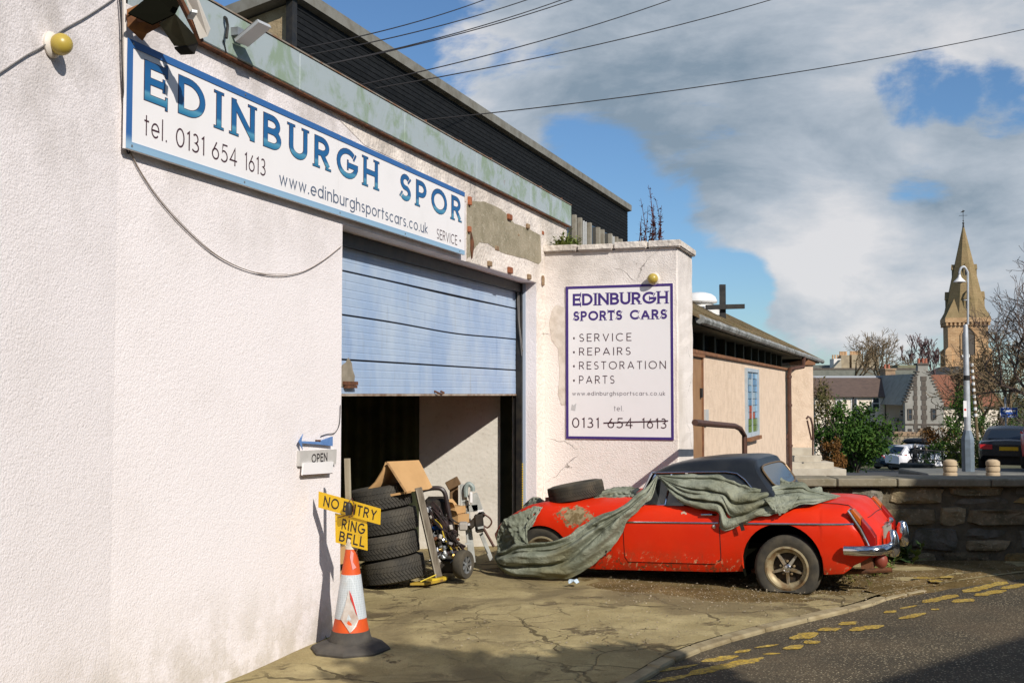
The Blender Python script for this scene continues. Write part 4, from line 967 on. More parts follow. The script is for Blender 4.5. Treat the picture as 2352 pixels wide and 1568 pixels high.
def pots(M, xs, y, z, par, h=.45, m_=None):
    for x in xs: mb = MB(M @ Matrix.Translation((x, y, z))); mb.lathe([(.13, 0), (.11, h * .8), (.14, h), (.08, h)], 8); mb.build('chimney_pot', m_ or M_POT, par, smooth=True)
# cream house, brown roof
HY = 100.0; I = Matrix.Identity(4)
a, b_ = at(1872, 910, HY), at(2083, 910, HY); ridge = at(1900, 866, HY + 3.5).z; eave = a.z; rr0, rr1 = at(1878, 866, HY + 3.5), at(2036, 866, HY + 3.5)
house = thing('cream_house', 'long cream house with brown slate roof and brick chimney beyond the bushes', 'house', (a.x, HY, -5))
mb = MB(); mb.box(a.x, b_.x, HY, HY + 7, -9, eave); mb.build('wall', M_CREAMW, house)
mb = MB(); mb.add([(a.x - .4, HY - .35, eave - .05), (b_.x + .35, HY - .35, eave - .05), (rr1.x, HY + 3.5, ridge), (rr0.x - 1, HY + 3.5, ridge), (a.x - .4, HY + 7.3, eave - .05), (b_.x + .35, HY + 7.3, eave - .05)], [(0, 1, 2, 3), (5, 4, 3, 2), (1, 5, 2), (4, 0, 3), (0, 4, 5, 1)]); rf = mb.build('roof', M_SLATE, house)
mb = MB(); mb.box(rr0.x - 1, rr1.x, HY + 3.35, HY + 3.65, ridge - .05, ridge + .12); mb.build('ridge', M_LEAD, rf)
mb = MB(); p, q = at(2031, 872, HY + 3), at(2053, 846, HY + 3); mb.box(p.x, q.x, HY + 2.6, HY + 4.2, ridge - 1.4, q.z - .15); mb.box(p.x - .07, q.x + .07, HY + 2.5, HY + 4.3, q.z - .149, q.z); mb.build('chimney', M_CHIM, rf); pots(I, (p.x + .2, p.x + .55), HY + 3.4, q.z, rf, .4, mat('red_pot', (.36, .13, .08), .8))
for px0, px1, py0, py1 in ((1955, 1969, 915, 950), (2003, 2020, 912, 940), (2066, 2078, 940, 957), (1920, 1934, 918, 945), (2055, 2063, 968, 992), (2071, 2080, 968, 996)):
    p, q = at(px0, py1, HY), at(px1, py0, HY); window(I, p.x, q.x, p.z, q.z, HY, house)
mb = MB()
for px in (1960, 2033): p = at(px, 950, HY); mb.tube([(p.x, HY - .08, -7), (p.x, HY - .08, eave)], .05, 6)
mb.build('downpipe', M_QUOIN, house)
mb = MB(); p, q = at(2048, 966, HY), at(2082, 962, HY); mb.box(p.x, q.x, HY - .5, HY - .01, p.z, q.z); mb.build('lean_to_roof', M_LEAD, house)
# crow-stepped grey gable
GY = 94.0
a, b_ = at(2079, 960, GY), at(2168, 960, GY); ap = at(2120, 838, GY); zl = at(0, 930, GY).z
gable = thing('crow_stepped_house', 'grey crow stepped gable house with dark quoins and red pantile roof', 'house', (a.x, GY, -5))
poly = [(a.x, -9), (b_.x, -9), (b_.x, zl)]
ns_ = 11; cw = .42
for i in range(ns_):
    x = lerp(b_.x, ap.x + cw, (i + 1) / ns_); z = lerp(zl, ap.z - .6, (i + 1) / ns_); poly += [(poly[-1][0], z), (x, z)]
poly += [(ap.x + cw, ap.z), (ap.x - cw, ap.z)]
lx = [lerp(ap.x - cw, a.x, (i + 1) / ns_) for i in range(ns_)]; lz = [lerp(ap.z - .6, zl, i / ns_) for i in range(ns_)]
for x, z in zip(lx, lz): poly += [(poly[-1][0], z), (x, z)]
poly += [(a.x, zl)] if poly[-1] != (a.x, zl) else []
mb = MB(); mb.prism(poly, GY, GY + .5); mb.build('gable_wall', M_GREYW, gable)
for i in range(ns_):
    for sgn in (0, 1):
        z = lerp(zl, ap.z - .6, (i + (0 if sgn else 1)) / ns_)
        x = lerp(b_.x, ap.x + cw, (i + .5) / ns_) if not sgn else lerp(a.x, ap.x - cw, (i + .5) / ns_); z = lerp(zl, ap.z - .6, (i + 1) / ns_)
        mb = MB(); mb.box(x - .17, x + .17, GY - .06, GY + .56, z + .001, z + .10); mb.build('crow_step', M_QUOIN, gable)
mb = MB(); mb.box(ap.x - cw - .08, ap.x + cw + .08, GY - .08, GY + .7, ap.z + .001, ap.z + .16); mb.build('chimney_cap', M_QUOIN, gable); pots(I, (ap.x - .25, ap.x + .1, ap.x + .35), GY + .3, ap.z + .16, gable, .4, mat('red_pot', (.36, .13, .08), .8))
for px in (2104, 2122):
    for i in range(26):
        z = lerp(-7, ap.z - .9, i / 26); p = at(px, 900, GY); w_ = .26 if i % 2 else .18; mb = MB(); mb.box(p.x - w_, p.x + w_ * (.9 if px > 2110 else .4), GY - .04, GY - .003, z, z + .36); mb.build('quoin', M_QUOIN, gable)
for px0, px1, py0, py1 in ((2085, 2095, 938, 964), (2139, 2150, 938, 962), (2086, 2094, 984, 996)):
    p, q = at(px0, py1, GY), at(px1, py0, GY); window(I, p.x, q.x, p.z, q.z, GY - .03, gable, M_QUOIN)
mb = MB(); zz = at(0, 976, GY).z; mb.box(a.x, b_.x, GY - .05, GY - .003, zz, zz + .12); mb.build('string_course', M_QUOIN, gable)
p, q = at(2136, 852, GY + 4), at(2200, 910, GY + 4); mb = MB(); mb.add([(ap.x + .3, GY + .51, ap.z - .7), (b_.x + .2, GY + .51, zl), (b_.x + .2, GY + 12, zl), (ap.x + .3, GY + 12, ap.z - .7)], [(0, 1, 2, 3)]); mb.build('roof', M_PANT, gable); mb = MB(); mb.add([(ap.x - .3, GY + .51, ap.z - .7), (a.x - .1, GY + .51, zl), (a.x - .1, GY + 12, zl), (ap.x - .3, GY + 12, ap.z - .7)], [(3, 2, 1, 0)]); mb.build('roof_slope', mat('pale_slate', (.30, .30, .26), .85, (.24, .24, .2), 2), gable)
p, q = at(2165, 960, GY + 3), at(2200, 880, GY + 3); mb = MB(); mb.box(b_.x + .01, q.x + 3, GY + 2, GY + 8, -9, at(0, 930, GY).z); mb.build('side_wing_wall', M_CREAMW, gable)
mb = MB(); z3 = at(0, 930, GY).z; mb.add([(b_.x - 1.2, GY + 1.6, z3 - .1), (q.x + 3.3, GY + 1.6, z3 - .1), (q.x + 3.3, GY + 6, z3 + 2.6), (b_.x - 1.2, GY + 6, z3 + 2.6)], [(0, 1, 2, 3)]); mb.build('side_wing_roof', M_PANT, gable)
# grey slate roofs behind
SY = 125.0
sb = thing('slate_roofed_building', 'wide grey slate roof between the chimney and the crow stepped gable', 'building', (at(2080, 900, SY).x, SY, -5))
p, q = at(1985, 905, SY), at(2155, 905, SY); zr = at(0, 848, SY + 5).z
mb = MB(); mb.box(p.x, q.x, SY, SY + 10, -9, p.z - .6); mb.build('wall', M_TEN, sb)
mb = MB(); mb.add([(p.x - 6, SY - .3, p.z - .6), (q.x, SY - .3, p.z - .6), (q.x, SY + 5, zr), (p.x - 6, SY + 5, zr), (p.x - 6, SY + 10, p.z - .6), (q.x, SY + 10, p.z - .6)], [(0, 1, 2, 3), (3, 2, 5, 4)]); r_ = mb.build('roof', M_GSLATE, sb)
mb = MB(); mb.box(p.x - 6, q.x, SY + 4.85, SY + 5.15, zr - .05, zr + .15); mb.build('ridge', M_QUOIN, r_)
p2, q2 = at(2062, 850, SY + 6), at(2130, 838, SY + 6); mb = MB(); mb.box(p2.x, q2.x, SY + 6, SY + 12, -9, q2.z); mb.build('rear_block', mat('mossy_flat_roof_block', (.20, .19, .12), .9, (.15, .15, .09), 2), sb)
# tenement with the chimney pots
TY = 155.0
ten = thing('tenement', 'sandstone tenement with long rows of buff chimney pots on the skyline', 'building', (at(1960, 900, TY).x, TY, -5))
a, b_ = at(1862, 862, TY), at(2018, 862, TY)
mb = MB(); mb.box(a.x, b_.x, TY, TY + 11, -9, a.z - .5); mb.build('wall', M_TEN, ten)
zr = at(0, 838, TY + 5.5).z
mb = MB(); mb.add([(a.x, TY - .3, a.z - .5), (b_.x, TY - .3, a.z - .5), (b_.x, TY + 5.5, zr), (a.x, TY + 5.5, zr), (a.x, TY + 11, a.z - .5), (b_.x, TY + 11, a.z - .5)], [(0, 1, 2, 3), (3, 2, 5, 4)]); r_ = mb.build('roof', M_GSLATE, ten)
for px0, px1, yt, np_ in ((1911, 1927, 824, 3), (1928, 1946, 816, 5), (1952, 1978, 815, 7), (1991, 2013, 815, 5)):
    p, q = at(px0, 870, TY + 3), at(px1, yt, TY + 3); mb = MB(); mb.box(p.x, q.x, TY + 2, TY + 4, p.z, q.z); ck = mb.build('chimney', M_TEN if px0 > 1915 else mat('white_chimney', (.68, .64, .58), .9), r_)
    pots(I, [lerp(p.x + .15, q.x - .15, i / (np_ - 1)) for i in range(np_)], TY + 3, q.z, r_, .55)
mb = MB(); p = at(1873, 845, TY - 2); q = at(1912, 838, TY - 2); mb.prism([(p.x, -9), (at(1932, 0, TY - 2).x, -9), (at(1932, 830, TY - 2).x, at(0, 826, TY - 2).z), (at(1890, 870, TY - 2).x, at(0, 872, TY - 2).z), (p.x, at(0, 862, TY - 2).z)], TY - 2, TY - .5); mb.build('pale_gable', mat('pale_gable', (.42, .37, .28), .9, (.36, .31, .23), 2), ten)
for i in range(3):
    p, q = at(1880 + i * 16, 862, TY - 2), at(1892 + i * 16, 850 - i, TY - 2); mb = MB(); mb.box(p.x, q.x, TY - 2.4, TY - 1, q.z - .5, q.z); mb.build('dormer', M_LEAD, ten)
# garden wall with cock-and-hen coping
gw = thing('garden_wall', 'low rubble garden wall topped with upright cope stones behind the white car', 'wall', (at(2100, 1000, 84).x, 84, -4))
p, q = at(2050, 1040, 84), at(2132, 1002, 84); mb = MB(); mb.box(p.x, q.x, 84, 84.5, -7, q.z); mb.build('wall_body', M_TEN, gw)
for i in range(15):
    x = lerp(p.x + .2, q.x - .2, i / 14); mb = MB(); mb.box(x - .11, x + .10, 83.95, 84.5, q.z + .001, q.z + .30 + .08 * rt.random() + (.25 if i > 11 else 0)); mb.build('cope_stone', M_CHIM, gw, bevel=.04)

# ================================================================== VEGETATION
def leaf_mat(name, a, b2, c3=None): return mat(name, a, .75, b2, 1.7, .3, .7, col3=c3, spec=.2)
M_LEAFG = leaf_mat('evergreen_leaf', (.022, .062, .008), (.05, .105, .012), (.085, .105, .012))
M_LEAFO = leaf_mat('russet_leaf', (.19, .082, .018), (.12, .062, .018), (.24, .13, .04))
M_LEAFB = leaf_mat('olive_scrub', (.085, .07, .022), (.05, .058, .016), (.14, .10, .035))
M_LEAFY = leaf_mat('yellow_green_leaf', (.13, .14, .022), (.085, .11, .018))
M_BARK = mat('dark_bark', (.050, .038, .030), .95, (.085, .065, .05), 4, bump=.5, bscale=20)
M_BARKB = mat('brown_bark', (.085, .058, .046), .95, (.12, .085, .062), 4)
M_BARKP = mat('purple_twig', (.11, .065, .062), .95, (.085, .05, .05), 3)
M_BARKT = mat('tan_twig', (.17, .12, .065), .95, (.12, .085, .045), 3)
def leaves(mb, rng, c, rad, n, s, up=.3, hollow=.45, clump=18):
    c = Vector(c); cl = [Vector((rng.gauss(0, 1), rng.gauss(0, 1), rng.gauss(0, 1))).normalized() * rng.uniform(hollow, 1) for _ in range(clump)]
    for _ in range(n):
        k = rng.choice(cl); d = k + Vector((rng.gauss(0, .17), rng.gauss(0, .17), rng.gauss(0, .17)))
        p = c + Vector((d.x * rad[0], d.y * rad[1], d.z * rad[2]))
        if p.z < c.z - rad[2]: p.z = c.z - rad[2] * rng.uniform(.5, 1)
        a = Vector((rng.gauss(0, 1), rng.gauss(0, 1), rng.gauss(0, 1) + up)).normalized(); x = a.orthogonal().normalized(); y = a.cross(x); q = s * rng.uniform(.6, 1.3); an = rng.uniform(0, PI)
        u_, v_ = x * math.cos(an) + y * math.sin(an), y * math.cos(an) - x * math.sin(an)
        mb.add([p - u_ * q, p - v_ * q * .45, p + u_ * q, p + v_ * q * .45], [(0, 1, 2, 3)])
def branches(mb, rng, p, d, ln, r, depth, spread=.55, up=.12, n=4, minr=.006, kids=(2, 3), curve=.18):
    pts = [Vector(p)]; d = Vector(d).normalized(); seg = 3 if depth > 1 else 2
    for i in range(seg):
        d = (d + Vector((rng.gauss(0, curve), rng.gauss(0, curve), rng.gauss(0, curve) + up * .4))).normalized(); pts.append(pts[-1] + d * ln / seg)
    mb.tube(pts, [max(minr, lerp(r, r * .62, i / seg)) for i in range(seg + 1)], 5 if r > .05 else 3, caps=False)
    if depth <= 0: return
    for k in range(rng.randint(*kids)):
        nd = (d + Vector((rng.gauss(0, spread), rng.gauss(0, spread), rng.gauss(0, spread * .7) + up))).normalized()
        b0 = pts[-1] if k == 0 else pts[rng.randint(1, seg)]
        branches(mb, rng, b0, nd, ln * rng.uniform(.62, .84), max(minr, r * rng.uniform(.5, .68)), depth - 1, spread, up, n, minr, kids, curve)
def bush(name, label, cat, c, rad, n, s, m_, seed, stems=6, grp=None, up=.3):
    rng = random.Random(seed); o = thing(name, label, cat, (c[0], c[1], c[2] - rad[2]), grp)
    mb = MB(); leaves(mb, rng, c, rad, n, s, up); mb.build('foliage', m_, o)
    mb = MB()
    for k in range(stems):
        a = rng.uniform(0, 2 * PI); mb.tube([(c[0] + .1 * math.cos(a), c[1] + .1 * math.sin(a), c[2] - rad[2] * 1.05), (c[0] + rad[0] * .5 * math.cos(a), c[1] + rad[1] * .5 * math.sin(a), c[2]), (c[0] + rad[0] * .8 * math.cos(a), c[1] + rad[1] * .8 * math.sin(a), c[2] + rad[2] * .6)], [.05, .03, .012], 4)
    mb.build('stem', M_BARK, o); return o
def bare_tree(name, label, base, h, depth, m_, seed, lean=(0, 0), spread=.55, r=None, up=.12, kids=(2, 3), minr=.012, grp=None, start=.3, leader=1.0):
    rng = random.Random(seed); o = thing(name, label, 'tree', tuple(base), grp); base = Vector(base); r = r or h * .03
    top = base + Vector((lean[0], lean[1], h * start)); mb = MB(); mb.tube([base - Vector((0, 0, .3)), base.lerp(top, .5) + Vector((rng.gauss(0, .04 * h), 0, 0)), top], [r * 1.2, r, r * .8], 8); mb.build('trunk', m_, o, smooth=True)
    mb = MB()
    for k in range(4 + int(leader)): branches(mb, rng, base.lerp(top, rng.uniform(.7, 1)), Vector((lean[0] * .2 + rng.gauss(0, .5), rng.gauss(0, .4), 1)), h * .30, r * .6, depth, spread, up, minr=minr, kids=kids)
    tag(mb.build('crown', m_, o), kind=None); return o
# green bush and russet bush in front of the cream house
p = at(1966, 1000, 46); bush('evergreen_bush', 'big glossy green bush right of the chapel porch', 'bush', (p.x, 46, .12), (1.52, 1.3, 1.2), 5200, .085, M_LEAFG, 1, up=.5)
p = at(1930, 985, 47.5); bush('evergreen_bush', 'darker green shrub growing behind the russet bush', 'bush', (p.x, 47.5, .1), (1.0, 1.0, 1.35), 2600, .08, M_LEAFG, 2)
p = at(1962, 1040, 47); bush('evergreen_bush', 'low green shrub end beside the dark blue car', 'bush', (p.x, 47, -.75), (.78, .9, .75), 2000, .08, M_LEAFG, 3)
p = at(1909, 1045, 41); bush('russet_bush', 'rounded russet brown bush beside the chapel steps', 'bush', (p.x, 41, -.42), (.48, .5, .66), 2600, .045, M_LEAFO, 4)
p = at(1895, 930, 56); bush('olive_scrub', 'straggly olive scrub left of the cream house', 'bush', (p.x, 56, .4), (1.0, 1.2, 1.7), 1500, .09, M_LEAFB, 5)
bare_tree('bare_shrub_tree', 'thin bare tree in front of the tenement chimneys', at(1965, 905, 112) , 6.3, 5, M_BARKT, 21, spread=.6, r=.16, minr=.017, start=.25)
bare_tree('bare_shrub_tree', 'second thin bare tree leaning right of the tenement chimneys', at(2000, 900, 113), 5.6, 5, M_BARKT, 22, lean=(.8, 0), spread=.6, r=.15, minr=.017, start=.25)
bare_tree('birch_tree', 'purple twigged birch on the skyline left of the church', at(2108, 890, 185), 7.4, 5, M_BARKP, 23, spread=.4, r=.14, minr=.04, up=.3)
bare_tree('birch_tree', 'smaller purple twigged birch close to the church tower', at(2148, 880, 186), 5.0, 5, M_BARKP, 24, spread=.4, r=.12, minr=.04, up=.3)
bare_tree('bare_shrub_tree', 'twiggy shrub over the near side of the cream house wall', at(1905, 985, 60), 3.0, 4, M_BARKT, 25, spread=.6, r=.07, minr=.014, start=.15)
# big bare tree at the right edge, trunk just outside the frame
bare_tree('bare_broadleaf_tree', 'large bare broadleaf tree spreading in from the right edge', (24.6, 47, -1.6), 8.6, 6, M_BARKB, 31, spread=.60, r=.26, minr=.0095, up=.16, kids=(2, 3), start=.30, leader=7)
bare_tree('bare_broadleaf_tree', 'brown bare tree between the church tower and the right edge', at(2318, 1010, 62), 5.2, 6, M_BARKT, 33, spread=.6, r=.14, minr=.018)
bare_tree('bare_broadleaf_tree', 'brown twiggy tree low in front of the church tower', at(2196, 990, 76), 3.7, 5, M_BARKT, 34, lean=(.5, 0), spread=.62, r=.14, minr=.018)
bare_tree('bare_broadleaf_tree', 'twiggy tree behind the lamp post base', at(2262, 1000, 74), 4.7, 6, M_BARKT, 35, spread=.6, r=.14, minr=.018)
for k, (px, py, Y, rx, rz, n, m_, lab) in enumerate(((2200, 965, 70, 1.2, 1.6, 2200, M_LEAFG, 'dark evergreen shrub left of the lamp post'), (2270, 940, 78, 2.2, 2.5, 2600, M_LEAFB, 'olive brown thicket right of the lamp post'), (2330, 950, 76, 1.8, 2.6, 2400, M_LEAFB, 'olive thicket behind the one way sign'), (2262, 1000, 66, 1.2, 1.3, 1500, M_LEAFG, 'dark green shrub between the lamp post and one way sign'),
        (2330, 1005, 64, 1.5, 1.3, 1700, M_LEAFG, 'green shrub behind the black car'), (2155, 1000, 72, 1.2, .75, 1500, M_LEAFO, 'russet hedge left of the lamp post'), (2165, 1035, 66, 1.2, .7, 1300, M_LEAFG, 'low green hedge behind the white car bonnet'), (2215, 1045, 52, .8, .7, 1300, M_LEAFY, 'yellow green clipped shrub at the foot of the lamp post'), (2265, 1040, 54, .6, .7, 900, M_LEAFY, 'yellow green shrub left of the black car'))):
    p = at(px, py, Y); bush('hedge_shrub', lab, 'shrub', (p.x, Y, p.z), (rx, rx, rz), n, .085, m_, 60 + k, grp='shrubs round the junction')
# ================================================================== STREET THINGS BEYOND THE WALL
M_GALV = mat('galvanised_pole', (.46, .48, .50), .5, (.36, .38, .39), 4, metal=.2)
M_GREYBLUE = mat('blue_grey_paint', (.17, .21, .25), .6, (.12, .15, .17), 4)
LY = 30.0
b0 = at(2224, 1080, LY)
lamp = thing('street_lamp', 'tall grey street lamp with swan neck and white bell shade', 'street lamp', tuple(b0))
def LP(px, py): return at(px, py, LY)
mb = MB(); mb.lathe([(0, LP(0, 1082).z), (.17, LP(0, 1082).z), (.17, LP(0, 1008).z), (.10, LP(0, 988).z), (0, LP(0, 988).z)], 8, Matrix.Translation((b0.x, LY, 0))); mb.build('base_cabinet', M_GREYBLUE, lamp)
mb = MB(); x = b0.x; mb.tube([(x, LY, LP(0, 988).z), (x, LY, LP(0, 750).z), (x, LY, LP(0, 745).z)], [.085, .06, .045], 10); mb.build('pole', M_GALV, lamp, smooth=True)
sw = [LP(2223, 745), LP(2223, 640), LP(2222, 624), LP(2215, 613), LP(2208, 615), LP(2204, 624), LP(2204, 632)]
mb = MB(); mb.tube(cat_rom(sw, 22), .03, 8); mb.tube([(x, LY, LP(0, 690).z), (x, LY, LP(0, 688).z)], .05, 8); mb.build('swan_neck', M_GALV, lamp, smooth=True)
hd = LP(2204, 640); mb = MB(); mb.lathe([(0, .10), (.03, .10), (.05, .03), (.10, -.02), (.165, -.09), (.15, -.095), (.0, -.04)], 16, Matrix.Translation(hd)); mb.build('lamp_shade', mat('white_enamel', (.72, .71, .68), .4), lamp, smooth=True)
mb = MB(); mb.sphere((hd.x, hd.y, hd.z - .085), .08, 10, 6, .6); mb.build('lamp_bowl', mat('lamp_glass', (.25, .24, .2), .2), lamp, smooth=True)
mb = MB(); mb.tube([(x, LY, LP(0, 873).z), (x, LY, LP(0, 862).z)], .082, 10); mb.build('clamp_band', M_BLACK, lamp)
pn = thing('parking_plate', 'small white plate with a red disc clamped to the lamp post', 'sign', tuple(LP(2214, 935)))
p, q = LP(2210, 957), LP(2217, 920); mb = MB(); mb.box(p.x, q.x, LY - .1, LY - .09, p.z, q.z); mb.build('plate', mat('sign_white', (.72, .70, .68), .5), pn)
mb = MB(Matrix.Translation(((p.x + q.x) / 2, LY - .101, lerp(p.z, q.z, .45))) @ Matrix.Rotation(PI / 2, 4, 'X')); mb.lathe([(.032, 0), (0, .001)], 12); mb.build('red_disc', mat('sign_red', (.5, .03, .03), .5), pn)
# bollards
M_BOLL = mat('buff_concrete', (.46, .35, .22), .9, (.36, .27, .17), 6, bump=.5, bscale=40)
def bollard(lab, px, Y):
    o = thing('bollard', lab, 'bollard', (0, 0, 0), 'ringed stone bollards'); r = .165
    for k in range(3):
        mb = MB(); h0 = k * .135; mb.lathe([(0, h0 + .002), (r * .90, h0 + .002), (r, h0 + .02), (r, h0 + .105), (r * .93, h0 + .122), (r * .82 if k < 2 else r * .6, h0 + (.134 if k < 2 else .16)), (0, h0 + (.134 if k < 2 else .17))], 20); mb.build('ring', M_BOLL, o, smooth=True)
    return o
bl = bollard('buff ringed stone bollard left of the street lamp base', 2182, 28)
for i, (px, lab) in enumerate(((2182, 'buff ringed stone bollard left of the street lamp base'), (2280, 'buff ringed stone bollard below the number plate of the black car'))):
    o = bl if i == 0 else copy_tree(bl); p = at(px, 1054, 28); o.location = (p.x, 28, p.z - .44); o['label'] = lab
# traffic island kerb
mb = MB(); p, q = at(2128, 1097, 31.2), at(2500, 1087, 31.2); mb.box(p.x, q.x, 31.2, 33.5, p.z - .3, q.z); isl = mb.build('island_kerb', mat('island_stone', (.16, .16, .14), .9, (.11, .11, .1), 4), None, bevel=.04); tag(isl, kind='structure')
# one way sign
OY = 50.0
ow = thing('one_way_sign', 'blue rectangular one way sign with white left arrow on grey pole', 'sign', tuple(at(2311, 1010, OY)))
p, q = at(2296, 959, OY), at(2336, 935, OY)
mb = MB(); mb.box(p.x, q.x, OY - .06, OY - .045, p.z, q.z); sp_ = mb.build('sign_plate', mat('sign_white', (.72, .70, .68), .5), ow)
mb = MB(); mb.box(p.x + .025, q.x - .025, OY - .066, OY - .061, p.z + .025, q.z - .025); mb.build('blue_panel', mat('sign_blue', (.015, .085, .38), .5), ow)
wd, hh = q.x - p.x, q.z - p.z; OX = Matrix.Translation((p.x, OY - .067, p.z))
mb = MB(OX); mb.prism([(wd * .12, hh * .66), (wd * .34, hh * .88), (wd * .30, hh * .74), (wd * .88, hh * .74), (wd * .88, hh * .56), (wd * .30, hh * .56), (wd * .34, hh * .44)], -.004, -.001); mb.build('arrow', mat('sign_white', (.72, .70, .68), .5), ow)
mb = MB(); text_mb(mb, OX, 'ONE WAY', wd * .08, wd * .92, hh * .10, hh * .34, .2, gap=.16); mb.build('lettering', mat('sign_white', (.72, .70, .68), .5), ow)
mb = MB(); pp_ = at(2311, 1015, OY); mb.tube([(pp_.x, OY, pp_.z - .8), (pp_.x, OY, at(0, 912, OY).z)], .045, 8); mb.build('pole', M_GALV, ow, smooth=True)
# timber telegraph pole behind the lamp
tp = thing('timber_pole', 'slim leaning pole with white bands behind the street lamp', 'pole', tuple(at(2244, 1000, 60)))
mb = MB(); mb.tube([at(2245, 1010, 60), at(2231, 818, 60)], [.09, .06], 8); mb.build('shaft', M_BARKT, tp, smooth=True)
for i in range(9):
    t0 = .28 + i * .075; a_, b_ = at(2245, 1010, 60), at(2231, 818, 60); mb = MB(); mb.tube([a_.lerp(b_, t0), a_.lerp(b_, t0 + .035)], .095 - .02 * t0, 8); mb.build('band', mat('white_band', (.7, .68, .64), .6), tp)
# guard rail by the white car
gr_ = thing('guard_railing', 'black pedestrian guard rail in front of the white car', 'railing', tuple(at(2140, 1075, 58)))
mb = MB()
for py in (1062, 1083): mb.tube([at(2100, py - 30, 58), at(2218, py - 22, 58)], .035, 5)
mb.build('top_rail', M_BLACK, gr_)
for px in (2106, 2126, 2146, 2166, 2186, 2206, 2216): mb = MB(); mb.tube([at(px, 1032, 58), at(px, 1084, 58)], .028, 5); mb.build('post', M_BLACK, gr_)
pl = thing('raised_planter', 'dark raised planter with low shrubs in front of the white car', 'planter', tuple(at(2130, 1085, 55)))
mb = MB(); p, q = at(2090, 1085, 55), at(2150, 1066, 55); mb.box(p.x, q.x, 55, 56.5, p.z - .2, q.z); mb.build('planter_box', mat('dark_planter', (.035, .035, .03), .9), pl, bevel=.05)
mb = MB(); leaves(mb, random.Random(8), ((p.x + q.x) / 2 + .4, 55.7, q.z + .08), (.5, .5, .14), 160, .05); mb.build('foliage', M_LEAFG, pl)

# ------------------------------------------------------------------ modern cars in the distance
def wheel_parts(o, x, y, r, w, side, mt, mr, spokes=8):
    M_ = Matrix.Translation((x, y, r)) @ Matrix.Rotation(PI / 2 * side, 4, 'X')
    mb = MB(M_); mb.lathe([(r * .62, -w * .5), (r * .93, -w * .5), (r, -w * .3), (r, w * .3), (r * .93, w * .5), (r * .62, w * .5)], 22, close=True); t_ = mb.build('wheel', mt, o, smooth=True)
    mb = MB(M_); mb.lathe([(r * .64, w * .46), (r * .58, w * .3), (0, w * .2)], 18); mb.build('rim_back', M_BLACK, t_)
    mb = MB(M_)
    for k in range(spokes):
        a = 2 * PI * k / spokes; mb.bar((r * .1 * math.cos(a), r * .1 * math.sin(a), w * .42), (r * .6 * math.cos(a), r * .6 * math.sin(a), w * .46), r * .12, w * .1, (0, 0, 1))
    mb.lathe([(r * .60, w * .47), (r * .66, w * .50), (r * .66, w * .44), (r * .60, w * .42)], 22, close=True); mb.lathe([(r * .16, w * .48), (0, w * .5)], 10); mb.build('rim', mr, t_)
